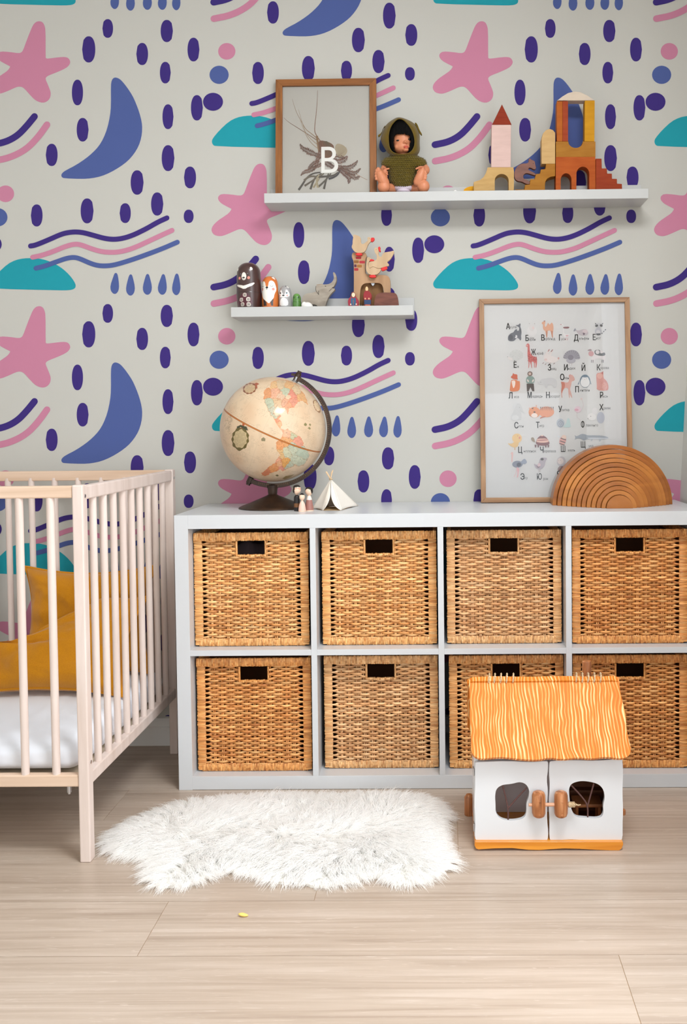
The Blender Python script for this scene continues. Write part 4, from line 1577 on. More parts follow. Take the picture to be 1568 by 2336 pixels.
def vert_paint_np(o, base, shapes, P, fr=None):
    n = len(o.data.vertices)
    C_ = np.zeros((n, 4))
    C_[:] = lin(base)
    for s_ in shapes:
        poly, col = s_[0], s_[1]
        allround = len(s_) > 2
        k = inside(P, poly)
        if fr is not None and not allround:
            k &= fr
        C_[k] = lin(col)
    a = o.data.color_attributes.new('col', 'FLOAT_COLOR', 'POINT')
    a.data.foreach_set('color', C_.ravel())
    return C_


def band(y0, y1):
    return [(-9999, y0), (9999, y0), (9999, y1), (-9999, y1)]


SKIN, HAIR = (236, 204, 178), (24, 20, 20)
pd = [('peg_doll', 'tallest peg doll, black haired in a black dress, beside the globe base', 862, 1468, -0.285,
       [(28, 1468), (30, 1462), (30, 1330), (24, 1312), (12, 1303), (12, 1296), (30, 1285), (40, 1265), (42, 1245), (38, 1222), (26, 1207), (10, 1202), (0, 1201)], (26, 22, 24),
       [(band(1190, 1302), SKIN, 1), (band(1190, 1226), HAIR, 1), ([(830, 1225), (848, 1225), (842, 1300), (820, 1300)], HAIR), (ellipse(878, 1256, 27, 34), SKIN), ([(845, 1238), (875, 1232), (912, 1244), (912, 1248), (875, 1237), (845, 1243)], (190, 50, 50)), (band(1384, 1424), (120, 78, 44), 1)], 875),
      ('peg_doll', 'peg doll with black bob and brown pink dress, right of the other two', 984, 1474, -0.285,
       [(38, 1474), (44, 1462), (44, 1440), (34, 1380), (24, 1330), (16, 1312), (13, 1306), (26, 1298), (38, 1280), (41, 1265), (38, 1243), (26, 1230), (10, 1225), (0, 1224)], (160, 110, 100),
       [(band(1200, 1312), SKIN, 1), (band(1200, 1248), HAIR, 1), ([(940, 1240), (955, 1235), (950, 1290), (935, 1290)], HAIR), ([(1000, 1236), (1030, 1240), (1030, 1290), (1012, 1290)], HAIR), (ellipse(976, 1270, 27, 30), SKIN), (band(1312, 1350), (232, 220, 208), 1), (band(1452, 1480), (236, 214, 190), 1)], 978),
      ('peg_doll', 'smallest peg doll in a pale pink dress, in front of its two companions', 914, 1474, -0.305,
       [(32, 1474), (38, 1466), (38, 1445), (30, 1400), (18, 1372), (9, 1362), (9, 1355), (18, 1350), (26, 1336), (28, 1322), (25, 1303), (16, 1290), (6, 1284), (0, 1283)], (238, 196, 178),
       [(band(1250, 1364), SKIN, 1), (band(1250, 1302), HAIR, 1), ([(880, 1300), (892, 1296), (890, 1332), (880, 1332)], HAIR), (ellipse(908, 1324, 19, 24), SKIN), (band(1460, 1480), (240, 214, 190), 1)], 912)]
for nm, lab, cx, by, yd, prof, base, shp, _ in pd:
    o = turned(nm, cx, by, prof, None, base, shp, Gc, yd, n=64, z_floor=TOPZ, sub=80)
    tag(o, lab, 'peg doll', 'family of peg dolls beside the globe')

# ---- tepee
canvas = plaster('tepee_canvas', (236, 230, 220), 0.1)
tep = thing('toy_tepee', 'little white canvas tepee with crossed sticks on the shelving unit', 'toy tent', (-0.27, -0.22, TOPZ))
apex = at(*Gc(1197, 1145), 1, -0.235)
zt_ = TOPZ + 0.0006
FL = at(*Gc(1120, 1456), 2, zt_)
FRp = at(*Gc(1296, 1456), 2, zt_)
LB = at(*Gc(1012, 1440), 2, zt_)
RB = at(*Gc(1472, 1412), 2, zt_)
BL_ = Vector((LB.x + 0.035, -0.165, zt_))
BR_ = Vector((RB.x - 0.03, -0.155, zt_))
b = MB()


def panel(a, c, bulge=0.006, n=10, cut=None):
    """a canvas panel from the apex down to the ground line a-c, sagging a little between its sticks"""
    V = []
    mid_n = ((a - apex).cross(c - apex)).normalized()
    if mid_n.dot(a - Vector((apex.x, apex.y + 0.02, a.z))) < 0:
        mid_n = -mid_n
    for j in range(n + 1):
        v = j / n
        for i in range(n + 1):
            u = i / n
            p = apex.lerp(a.lerp(c, u), max(v, 0.02))
            p = p - mid_n * bulge * math.sin(PI * u) * v
            if j == n:
                p.z = zt_ + 0.004 * math.sin(PI * u) * 0.6
            V.append(p)
    F = [(j * (n + 1) + i, j * (n + 1) + i + 1, (j + 1) * (n + 1) + i + 1, (j + 1) * (n + 1) + i) for j in range(n) for i in range(n)]
    b.add(V, F)


panel(LB, FL, 0.003)
panel(FRp, RB, 0.004)
panel(RB, BR_)
panel(BR_, BL_)
panel(BL_, LB)
# front flaps either side of the opening
tp = lambda x, y, yy: at(*Gc(x, y), 1, yy)
fl = [apex, tp(1192, 1180, -0.242), tp(1194, 1300, -0.262), tp(1182, 1350, -0.272), tp(1165, 1392, -0.28), tp(1140, 1430, -0.286), FL]
fr_ = [apex, tp(1200, 1180, -0.242), tp(1197, 1300, -0.262), tp(1208, 1350, -0.272), tp(1226, 1395, -0.28), tp(1255, 1430, -0.286), FRp]
for e, gq in ((fl, FL), (fr_, FRp)):
    es = [Vector(p) for p in smooth_open([tuple(p) for p in e], 3)]
    m_ = len(es)
    ln_ = [0]
    for i in range(1, m_):
        ln_.append(ln_[-1] + (es[i] - es[i - 1]).length)
    b.add([es[i].lerp(apex.lerp(gq, ln_[i] / ln_[-1]), c_ / 4) for i in range(m_) for c_ in range(5)], [(i * 5 + c_, i * 5 + c_ + 1, i * 5 + c_ + 6, i * 5 + c_ + 5) for i in range(m_ - 1) for c_ in range(4)])
co = b.build('canvas_cover', canvas, tep, smooth=True, angle=25)
sm = co.modifiers.new('thickness', 'SOLIDIFY')
sm.thickness = 0.0008
seam = mat('seam_stitch', (206, 198, 186), 0.8)
bs_ = MB()
for q in (FL, FRp, LB, RB):
    bs_.tube([tuple(apex.lerp(q, t) + Vector((0, -0.0006, 0))) for t in np.linspace(0.02, 1, 12)], 0.0009, 6)
bs_.build('seam_piping', seam, co, smooth=True)
stick = mat('birch_dowel', (222, 190, 150), 0.5)
for q, top in ((RB, (1155, 1070)), (LB, (1220, 1053)), (FRp, (1148, 1072)), (FL, (1212, 1062)), (BL_, (1205, 1075))):
    tpt = tp(*top, apex.y + (0.004 if q in (RB, LB) else -0.004))
    dq = (apex - tpt).normalized()
    MB().tube([tuple(tpt), tuple(apex.lerp(tpt, 0.0) + (q - apex) * 0.03)], 0.0014, 8).build('pole', stick, tep, smooth=True)
MB().tube([tuple(apex + Vector((0.0045 * math.cos(a), 0.0045 * math.sin(a), 0.002 * math.sin(a * 2.5)))) for a in np.linspace(0, 12, 40)], 0.0008, 6).build('cord_tie', twine_m, tep, smooth=True)
b = MB()
b.prism([[tuple(LB + Vector((0.012, 0, 0))), tuple(FL), tuple(FRp), tuple(RB + Vector((-0.012, 0, 0))), tuple(BR_), tuple(BL_)]], (0, 0, 0.0008))
b.build('ground_mat', mat('tan_felt', (196, 164, 120), 0.9), tep)

# ---- wooden rainbow: eleven arches and the core, each loose
rain = []
honey = [grain('rainbow_wood_' + n_, a, c, (5, 20, 22), rough=0.34, bump=0.06, coat=0.15, detail=5, lo=0.25, hi=0.75) for n_, a, c in (('dark', (126, 68, 18), (178, 108, 40)), ('mid', (140, 78, 22), (190, 118, 46)), ('light', (154, 88, 28), (204, 134, 58)))]
RO = (at(1539.7, 1153, 2, TOPZ) - at(1261, 1153, 2, TOPZ)).length / 2
RCx = at(1400.3, 1153, 2, TOPZ).x
RI = 0.0372
ths = (RO - RI) / 11
ordn = ['outermost and largest', 'second largest', 'third largest', 'fourth largest', 'fifth largest', 'sixth largest', 'seventh largest', 'eighth largest', 'ninth largest', 'tenth largest', 'smallest hollow']
fy = [at(1262, 1153, 2, TOPZ).y + (at(1413, 1160, 2, TOPZ).y - at(1262, 1153, 2, TOPZ).y) * (i / 11) ** 0.85 for i in range(12)]
tone = [0, 0, 2, 2, 1, 1, 1, 2, 2, 1, 2, 2]
for i in range(12):
    ro = RO - ths * i
    ri = ro - ths + 0.0013
    n_ = 48
    outer = [(RCx + ro * math.cos(PI * k / n_), fy[i], TOPZ + 0.0003 + ro * math.sin(PI * k / n_)) for k in range(n_ + 1)]
    if i < 11:
        inner = [(RCx + ri * math.cos(PI * k / n_), fy[i], TOPZ + 0.0003 + ri * math.sin(PI * k / n_)) for k in range(n_, -1, -1)]
        o = MB().prism([outer + inner], (0, 0.062, 0)).build('rainbow_arch', honey[tone[i]], smooth=True, bevel=0.0016, angle=30, origin=(RCx, fy[i], TOPZ))
        tag(o, '%s arch of the nested brown wooden rainbow on the shelving unit' % ordn[i], 'wooden arch', 'arches of the wooden rainbow')
    else:
        o = MB().prism([outer], (0, 0.062, 0)).build('rainbow_core', honey[1], smooth=True, bevel=0.0016, angle=30, origin=(RCx, fy[i], TOPZ))
        tag(o, 'solid half disc at the centre of the wooden rainbow', 'wooden block')

# ---- framed alphabet poster, leaning
BLp = at(1098, 1147.5, 2, TOPZ + 0.001)
BRp = at(1446, 1145, 2, TOPZ + 0.001)
TLp = at(1094, 683, 1, -0.018)
U = (BRp - BLp)
FWd = U.length
U.normalize()
Vv = (TLp - BLp)
Vv = (Vv - U * Vv.dot(U))
FH = Vv.length
Vv.normalize()
Nf = U.cross(Vv).normalized()
if Nf.y > 0:
    Nf = -Nf
BLp = BLp + Vector((0, 0, 0.0012))
oak_f = grain('oak_frame', (136, 98, 66), (174, 136, 100), (60, 60, 3), rough=0.42, bump=0.1, detail=5)
oak_h = grain('oak_frame_across', (136, 98, 66), (174, 136, 100), (3, 60, 60), rough=0.42, bump=0.1, detail=5)
pf = thing('framed_alphabet_poster', 'oak framed alphabet poster with painted animals leaning on the patterned wall', 'picture', tuple(BLp + U * FWd / 2))


def fr3(u, v, n):
    return BLp + U * u + Vv * v + Nf * n


def frame_bars(parent, f3, w, h, bw, dep, mv, mh):
    for a, m_ in (([(0, 0), (bw, bw), (bw, h - bw), (0, h)], mv), ([(w, 0), (w, h), (w - bw, h - bw), (w - bw, bw)], mv), ([(0, 0), (w, 0), (w - bw, bw), (bw, bw)], mh), ([(0, h), (bw, h - bw), (w - bw, h - bw), (w, h)], mh)):
        q = [tuple(f3(u + (0.0001 if 0 else 0), v, 0)) for u, v in a]
        d = f3(0, 0, dep) - f3(0, 0, 0)
        MB().prism([q], tuple(-d)).build('frame_bar', m_, parent, bevel=0.0008)


bwf = 0.0150
frame_bars(pf, fr3, FWd, FH, bwf, 0.02, oak_f, oak_h)
paper = mat('poster_paper', (206, 204, 202), 0.8, 0.2)
prt = painted('print_ink', 0.8, 0.2)
pn_ = Nf
po = fr3(0, 0, -0.0085)


def pp(px, py, lay=0):
    return onplane(px, py, po + Nf * (0.00006 * lay), pn_)


MB().prism([[tuple(fr3(u, v, -0.009)) for u, v in ((0.004, 0.004), (FWd - 0.004, 0.004), (FWd - 0.004, FH - 0.004), (0.004, FH - 0.004))]], tuple(-Nf * 0.006)).build('poster_sheet', paper, pf)
b = MB()
LAY = [1]
INK = (40, 38, 38)


def pr(pts, col, cr_, sm=1):
    LAY[0] += 1
    pts = smooth_closed(pts, sm) if sm else pts
    b.flat([[pp(*cr_(*p), lay=2 + LAY[0] * 0.02) for p in pts]], 0, col)


def pe(cx, cy, rx, ry, col, cr_, rot=0):
    pr(ellipse(cx, cy, rx, ry, 18, rot), col, cr_, 0)


def txt(s, px, py, size, cond, col, bold=0.0):
    V, F = text_polys(s, 1.0, cond)
    o_ = pp(px, py, 1.2)
    e = [0.0] if not bold else [-bold, 0, bold]
    for dx in e:
        for dy in ([0.0] if not bold else [-bold * .6, bold * .6]):
            q = [o_ + U * ((x * size) + dx) + Vv * (y * size + dy) for x, y in V]
            ff = []
            for f in F:
                n0 = (q[f[1]] - q[f[0]]).cross(q[f[2]] - q[f[0]])
                ff.append(f if n0.dot(Nf) > 0 else f[::-1])
            b.add(q, ff, 0, col)


pxm = (pp(1300, 900) - pp(1301, 900)).length
BIG, SMALL = 19.5 * pxm, 8.4 * pxm
for L_, x, y, w_, wx, wy in [('А', 1155, 751, 'кула', 1164, 749), ('Б', 1198.5, 778, 'аран', 1207, 777), ('В', 1234.5, 777, 'ерблюд', 1241.5, 776), ('Г', 1275, 777, 'усь', 1280.5, 776), ('Д', 1309.5, 777, 'ельфин', 1321, 775), ('Е', 1352, 776, 'нот', 1360, 774),
                             ('Ё', 1171.5, 839, 'ж', 1179.5, 839), ('Ж', 1212, 810, 'ираф', 1224.5, 809), ('З', 1250, 845, 'аяц', 1258, 844), ('И', 1286.5, 845, 'ндюк', 1296, 843), ('Й', 1326.5, 846, '', 0, 0), ('К', 1361.5, 845, 'орова', 1370, 842),
                             ('Л', 1160.5, 909, 'иса', 1173, 908), ('М', 1203.5, 908, 'едведь', 1215, 907), ('Н', 1245.5, 908, 'осорог', 1255, 907), ('О', 1278, 867, 'лень', 1287, 865), ('П', 1312, 895, 'ингвин', 1323.5, 893), ('Р', 1368.5, 908, 'ысь', 1375, 907),
                             ('С', 1173.5, 977, 'лон', 1183.5, 975), ('Т', 1223, 976.5, 'игр', 1231, 974), ('У', 1274.5, 940, 'литка', 1281, 938), ('Ф', 1325.5, 975, 'ламинго', 1337, 973), ('Х', 1368, 936, 'омяк', 1377, 934),
                             ('Ц', 1182, 1033, 'ыпленок', 1195, 1032), ('Ч', 1232, 1033, 'ерепаха', 1241.5, 1032), ('Ш', 1279.5, 1031, 'мель', 1296, 1030), ('Щ', 1325, 1021, 'ука', 1343, 1020), ('Э', 1187.5, 1094, 'му', 1195.5, 1093), ('Ю', 1225, 1094, 'рок', 1239.5, 1095), ('Я', 1271, 1088, '', 0, 0)]:
    txt(L_, x, y, BIG, 0.72 if L_ not in 'ЖШЩЮФМ' else 0.62, INK, 0.00035 if L_ not in 'ФЖШЩЮ' else 0.00018)
    if w_:
        txt(w_, wx, wy, SMALL, 0.82, (44, 42, 44))
p1, p2, p3, p4 = crop(1130, 720, 9.8), crop(1270, 720, 9.8), crop(1130, 910, 9.8), crop(1270, 910, 9.8)
G1, G2, G3 = (92, 94, 104), (150, 150, 160), (206, 204, 206)
# whale
pr([(285, 500), (300, 440), (350, 395), (410, 375), (440, 320), (490, 295), (490, 340), (530, 340), (545, 265), (500, 240), (450, 210), (520, 210), (560, 165), (572, 200), (560, 245), (585, 300), (592, 400), (580, 460), (588, 510), (570, 565), (545, 530), (500, 485), (460, 530), (420, 570), (340, 575), (290, 550)], G1, p1)
pe(350, 490, 50, 60, (66, 66, 78), p1)
pe(470, 470, 26, 36, (226, 222, 222), p1, 0.3)
pe(452, 462, 9, 11, (40, 40, 46), p1)
pr([(540, 265), (590, 330), (585, 420), (560, 340)], (66, 68, 76), p1)
# sheep
pe(822, 350, 112, 125, (216, 212, 210), p1)
pe(825, 270, 62, 78, (212, 206, 204), p1)
pe(850, 275, 22, 30, (222, 196, 192), p1)
for x in (770, 885):
    pr([(x - 8, 160), (x + 8, 185), (x, 195), (x - 12, 175)], (170, 160, 158), p1)
for x in (785, 810, 840, 862):
    pe(x, 500, 7, 12, (110, 100, 100), p1)
# camel
pr([(1040, 180), (1050, 145), (1085, 130), (1120, 128), (1125, 160), (1110, 200), (1115, 250), (1140, 250), (1165, 200), (1185, 155), (1205, 190), (1225, 210), (1250, 165), (1275, 155), (1300, 200), (1308, 300), (1290, 400), (1295, 495), (1275, 495), (1255, 400), (1240, 335), (1180, 330), (1168, 400), (1165, 495), (1150, 495), (1135, 400), (1120, 340), (1085, 320), (1068, 270), (1075, 200)], (216, 160, 128), p1)
pr([(1240, 340), (1300, 340), (1290, 400), (1295, 495), (1275, 495), (1255, 400)], (196, 130, 98), p1)
pr([(1125, 340), (1180, 335), (1165, 495), (1150, 495)], (196, 130, 98), p1)
pe(1105, 122, 20, 10, (150, 80, 70), p1)
# goose
pr([(85, 200), (130, 185), (160, 200), (162, 300), (165, 400), (250, 420), (310, 400), (250, 480), (180, 490), (150, 440), (146, 300), (150, 220)], (222, 218, 216), p2)
pr([(150, 250), (300, 248), (270, 290), (150, 285)], (120, 60, 66), p2)
pe(100, 198, 18, 8, (190, 120, 116), p2)
pr([(205, 430), (285, 435), (240, 475), (215, 465)], (214, 170, 172), p2)
for x in (215, 255):
    pr([(x, 485), (x + 8, 485), (x - 4, 550), (x - 24, 552)], (206, 156, 156), p2)
# dolphin
pr([(375, 345), (420, 270), (440, 325), (500, 335), (580, 305), (660, 300), (705, 350), (715, 410), (660, 445), (580, 450), (520, 430), (470, 390), (440, 340), (395, 355)], (190, 178, 182), p2)
pr([(375, 345), (420, 270), (440, 325), (400, 355)], (140, 140, 150), p2)
pe(615, 400, 24, 34, (110, 90, 104), p2)
pe(640, 350, 60, 40, (208, 190, 192), p2)
# raccoon
pe(935, 350, 76, 82, (186, 184, 190), p2)
pe(948, 215, 90, 52, (196, 194, 196), p2)
pe(900, 225, 34, 26, (56, 56, 58), p2, -0.4)
pe(1002, 222, 34, 26, (56, 56, 58), p2, 0.4)
pr([(860, 158), (895, 185), (870, 200)], (60, 60, 62), p2, 0)
pr([(1048, 158), (1010, 185), (1035, 200)], (60, 60, 62), p2, 0)
pe(935, 370, 46, 48, (212, 208, 208), p2)
pr([(875, 400), (1000, 395), (975, 440), (900, 440)], (70, 70, 74), p2)
for i_ in range(5):
    pe(1020 + i_ * 19, 395 - i_ * 20, 17, 12, (70, 72, 76) if i_ % 2 == 0 else (196, 194, 196), p2, -0.9)
# hedgehog
pe(475, 885, 155, 122, (204, 203, 200), p1)
rj = random.Random(2)
for i_ in range(120):
    a_, q_ = rj.uniform(0, 6.28), rj.random() ** 0.5
    x, y = 475 + 150 * q_ * math.cos(a_), 880 + 118 * q_ * math.sin(a_)
    pr([(x, y), (x + 14, y - 6), (x + 13, y - 2)], (158, 158, 156), p1, 0)
pr([(272, 920), (330, 930), (400, 960), (380, 1010), (310, 985)], (218, 210, 206), p1)
pe(278, 922, 7, 7, (80, 74, 74), p1)
# giraffe
pr([(686, 680), (700, 640), (740, 615), (770, 650), (772, 700), (775, 780), (800, 860), (850, 910), (930, 930), (940, 985), (935, 1080), (920, 1170), (905, 1170), (910, 1080), (890, 1030), (885, 1170), (870, 1170), (875, 1040), (820, 1020), (815, 1080), (828, 1175), (815, 1175), (795, 1070), (765, 1020), (768, 1080), (755, 1175), (742, 1175), (752, 1070), (735, 960), (725, 860), (728, 750), (725, 690), (705, 705)], (200, 96, 92), p1)
pe(712, 668, 26, 22, (214, 150, 144), p1)
for i_ in range(70):
    x, y = rj.uniform(735, 930), rj.uniform(780, 1020)
    if (x < 790 and y < 900) or y > 905:
        pe(x, y, 8, 8, (140, 44, 44), p1)
# hare
pr([(1085, 940), (1110, 860), (1160, 800), (1200, 740), (1225, 745), (1215, 800), (1180, 860), (1210, 870), (1240, 800), (1290, 745), (1305, 760), (1270, 840), (1240, 900), (1300, 910), (1380, 950), (1440, 960), (1390, 1030), (1300, 1060), (1180, 1055), (1110, 1020)], (220, 210, 206), p1)
pr([(1170, 810), (1205, 745), (1222, 750), (1205, 800)], (172, 120, 116), p1)
pr([(1235, 810), (1285, 750), (1300, 760), (1262, 815)], (150, 104, 102), p1)
pe(1418, 955, 20, 26, (206, 160, 152), p1)
pe(1132, 985, 34, 22, (216, 186, 182), p1)
for x, y in ((1075, 1060), (1130, 1085), (1225, 1070), (1320, 1072)):
    pe(x, y, 24, 7, (150, 118, 116), p1, -0.7)
# turkey
pr([(145, 945), (180, 860), (240, 795), (330, 765), (420, 775), (490, 825), (530, 920), (528, 970), (440, 975), (300, 960), (220, 975)], (150, 146, 154), p2)
for i_ in range(11):
    a_ = PI * (1.03 + 0.94 * i_ / 10)
    pr([(335 + 70 * math.cos(a_), 950 + 60 * math.sin(a_)), (335 + 186 * math.cos(a_ - 0.02), 950 + 176 * math.sin(a_ - 0.02)), (335 + 186 * math.cos(a_ + 0.02), 950 + 176 * math.sin(a_ + 0.02))], (106, 100, 110), p2, 0)
pe(325, 1000, 105, 66, (172, 168, 176), p2)
pe(318, 935, 66, 58, (128, 122, 132), p2)
for x in (285, 342):
    pr([(x, 1060), (x + 5, 1060), (x + 3, 1110), (x - 10, 1112)], (190, 176, 176), p2, 0)
# cow
pr([(830, 790), (900, 760), (980, 765), (1070, 820), (1100, 850), (1095, 960), (1060, 1050), (1040, 1050), (1050, 980), (960, 960), (860, 970), (830, 1050), (815, 1050), (820, 960), (800, 1050), (780, 1050), (785, 950), (810, 900)], (220, 212, 212), p2)
pe(775, 850, 60, 60, (196, 140, 142), p2)
pr([(850, 770), (980, 760), (975, 830), (1000, 850), (1080, 815), (1100, 890), (1000, 905), (890, 880), (850, 850)], (84, 88, 92), p2)
pe(920, 815, 45, 45, (214, 206, 206), p2)
pr([(680, 780), (760, 740), (800, 775), (760, 790)], (150, 124, 128), p2)
for x in (785, 820, 1020, 1050):
    pr([(x - 8, 990), (x + 8, 990), (x + 4, 1052), (x - 10, 1052)], (100, 100, 104), p2, 0)
# fox
pr([(340, 1380), (390, 1330), (400, 1280), (430, 1310), (480, 1310), (500, 1330), (498, 1400), (515, 1430), (440, 1420), (415, 1418)], (200, 88, 50), p1)
pr([(355, 1440), (420, 1430), (480, 1440), (520, 1470), (550, 1450), (560, 1580), (540, 1680), (440, 1695), (380, 1700), (325, 1680), (335, 1600)], (216, 124, 74), p1)
pr([(365, 1450), (455, 1450), (450, 1560), (410, 1640), (380, 1540)], (236, 222, 212), p1)
# bear in jumper
pe(780, 1300, 58, 55, (116, 92, 82), p1)
pe(778, 1300, 30, 30, (206, 178, 166), p1)
pr([(690, 1420), (720, 1360), (780, 1350), (850, 1360), (892, 1420), (870, 1520), (700, 1520)], (124, 148, 140), p1)
pr([(705, 1520), (865, 1520), (878, 1690), (835, 1690), (790, 1600), (750, 1692), (712, 1692)], (62, 44, 42), p1, 0)
for x in (735, 848):
    pe(x, 1455, 18, 36, (222, 206, 198), p1, 0.5 if x > 800 else -0.5)
# rhino
pr([(925, 1450), (970, 1490), (1000, 1460), (1045, 1410), (1110, 1410), (1200, 1390), (1300, 1395), (1370, 1430), (1390, 1530), (1365, 1610), (1300, 1615), (1280, 1540), (1180, 1550), (1165, 1620), (1120, 1615), (1100, 1540), (1030, 1550), (960, 1530)], (200, 198, 198), p1)
pe(1020, 1490, 5, 8, (80, 80, 80), p1)
# deer
pr([(95, 1470), (120, 1480), (180, 1485), (230, 1500), (275, 1480), (285, 1400), (300, 1350), (345, 1310), (400, 1380), (415, 1440), (380, 1460), (340, 1470), (330, 1560), (300, 1640), (340, 1760), (355, 1840), (340, 1840), (290, 1740), (302, 1845), (288, 1845), (265, 1720), (262, 1620), (190, 1610), (140, 1680), (125, 1740), (135, 1840), (118, 1840), (102, 1720), (120, 1560)], (210, 160, 148), p2)
pr([(100, 1480), (180, 1485), (195, 1580), (140, 1680), (125, 1740), (118, 1740), (105, 1700), (120, 1560)], (196, 112, 88), p2)
pe(298, 1340, 18, 34, (206, 150, 142), p2, 0.5)
# penguin
pe(640, 1465, 118, 148, (92, 116, 134), p2)
pe(640, 1490, 104, 112, (226, 224, 222), p2)
pe(598, 1435, 40, 60, (226, 224, 222), p2)
pe(682, 1435, 40, 60, (226, 224, 222), p2)
pr([(515, 1450), (500, 1540), (475, 1535)], (120, 138, 154), p2, 0)
pr([(755, 1450), (782, 1530), (762, 1540)], (120, 138, 154), p2, 0)
for x in (578, 678):
    pe(x, 1412, 6, 6, (90, 90, 96), p2)
pe(632, 1428, 10, 6, (214, 160, 130), p2)
# lynx
pr([(895, 1285), (1000, 1275), (1050, 1240), (1050, 1400), (1110, 1440), (1160, 1540), (1165, 1640), (1130, 1680), (900, 1670), (905, 1560), (890, 1400)], (208, 142, 132), p2)
pr([(1000, 1280), (1050, 1240), (1040, 1320)], (180, 96, 86), p2, 0)
pe(970, 1350, 60, 62, (220, 166, 152), p2)
pe(1080, 1580, 60, 90, (218, 162, 152), p2)
for i_ in range(30):
    pe(rj.uniform(910, 1140), rj.uniform(1450, 1660), 4, 5, (176, 104, 96), p2)
# elephant
pe(450, 175, 62, 102, (206, 205, 204), p3)
pr([(480, 100), (560, 100), (600, 180), (620, 260), (670, 325), (660, 335), (590, 275), (560, 250), (590, 340), (590, 460), (530, 470), (450, 485), (360, 480), (350, 400), (400, 300)], (200, 199, 198), p3)
pe(450, 420, 80, 58, (210, 209, 208), p3)
pe(545, 190, 5, 6, (70, 70, 70), p3)
# tiger
pe(1150, 290, 172, 122, (222, 150, 112), p3)
pe(880, 300, 132, 122, (222, 146, 98), p3, 0.2)
for i_ in range(7):
    x = 1010 + i_ * 46
    pr([(x, 180), (x + 22, 175), (x + 16, 270)], (84, 78, 76), p3, 0)
pe(880, 370, 70, 52, (232, 220, 212), p3)
pe(880, 295, 24, 16, (50, 44, 44), p3)
pr([(810, 215), (860, 190), (850, 230)], (60, 52, 50), p3, 0)
for i_ in range(3):
    pr([(765, 310 + i_ * 28), (800, 320 + i_ * 28), (768, 322 + i_ * 28)], (60, 52, 50), p3, 0)
pe(922, 160, 14, 26, (220, 170, 150), p3)
pe(772, 208, 18, 14, (220, 170, 150), p3)
pr([(1000, 450), (1020, 400), (1130, 385), (1130, 405), (1040, 425)], (190, 104, 74), p3)
# snail
pe(90, 540, 90, 100, (178, 184, 192), p4)
for rr_, c_ in ((66, (128, 134, 148)), (52, (190, 194, 202)), (36, (128, 134, 148)), (24, (190, 194, 202)), (10, (128, 134, 148))):
    pe(92, 558, rr_, rr_ * 1.1, c_, p4)
pr([(150, 620), (215, 560), (240, 450), (270, 420), (300, 470), (310, 560), (330, 630), (200, 640)], (186, 206, 204), p4)
# flamingo
pe(475, 235, 72, 72, (220, 196, 204), p4)
pe(450, 245, 46, 26, (216, 160, 176), p4)
for q in ([(560, 0), (600, 90), (600, 200), (520, 300)], [(455, 300), (450, 410), (510, 440), (540, 500)]):
    b_pts = [tuple(v) for v in smooth_open(q, 2)]
    for (xa, ya), (xb, yb_) in zip(b_pts, b_pts[1:]):
        pr([(xa - 3, ya), (xa + 3, ya), (xb + 3, yb_), (xb - 3, yb_)], (206, 180, 186), p4, 0)
pe(560, 130 - 300 + 170, 20, 22, (220, 196, 190), p4)
# hamster
pe(990, 420, 88, 130, (176, 178, 190), p4)
pe(790, 400, 96, 84, (222, 218, 216), p4)
pe(860, 270, 62, 78, (216, 212, 212), p4)
pe(768, 388, 8, 8, (60, 60, 64), p4)
pe(706, 440, 7, 12, (90, 84, 86), p4)
# chick
pe(490, 880, 110, 106, (226, 190, 130), p3)
pr([(285, 985), (320, 1000), (380, 1000), (420, 960), (530, 960), (520, 1060), (440, 1090), (370, 1070), (300, 1015)], (222, 184, 120), p3)
pe(548, 870, 22, 28, (216, 140, 120), p3)
pe(508, 828, 5, 10, (110, 90, 60), p3)
pr([(435, 1085), (450, 1085), (455, 1140), (435, 1140)], (216, 170, 110), p3, 0)
# tortoise
pr([(905, 1000), (925, 920), (970, 850), (1050, 805), (1140, 850), (1200, 930), (1225, 1010), (1120, 1050), (980, 1040)], (122, 62, 68), p3)
pr([(925, 930), (950, 885), (1170, 885), (1195, 930), (1205, 965), (1060, 985), (920, 965)], (226, 184, 168), p3)
pr([(930, 920), (1185, 905), (1190, 920), (1050, 935), (930, 930)], (160, 80, 84), p3)
pe(1050, 818, 28, 14, (232, 206, 190), p3)
pr([(800, 880), (830, 855), (870, 870), (890, 940), (900, 970), (860, 960), (815, 930)], (150, 132, 110), p3)
for x in (905, 965, 1135, 1190):
    pr([(x - 22, 1025), (x + 22, 1025), (x + 14, 1085), (x - 14, 1085)], (110, 66, 70), p3, 0)
# bee
pe(140, 935, 74, 108, (218, 164, 158), p4, 0.35)
pe(170, 850, 52, 44, (228, 200, 184), p4, 0.3)
for y in (895, 955, 1012):
    pr([(68 + (1012 - y) * 0.25, y - 26), (218 - (y - 895) * .3, y + 14), (214 - (y - 895) * .3, y + 32), (62 + (1012 - y) * 0.25, y - 8)], (90, 84, 88), p4, 0)
pr([(0, 800), (80, 850), (60, 870)], (206, 214, 220), p4)
# pike
pr([(405, 800), (440, 840), (480, 825), (560, 780), (640, 790), (700, 815), (900, 815), (1060, 825), (1190, 872), (1080, 905), (980, 905), (780, 900), (680, 905), (600, 935), (560, 890), (480, 880), (440, 890), (405, 915), (425, 860)], (150, 158, 168), p4)
pr([(700, 860), (1060, 870), (1190, 874), (1080, 905), (900, 905), (700, 895)], (196, 200, 206), p4)
for q in ([(780, 900), (820, 900), (790, 945), (765, 930)], [(960, 900), (1010, 900), (980, 950), (955, 945)]):
    pr(q, (176, 182, 190), p4, 0)
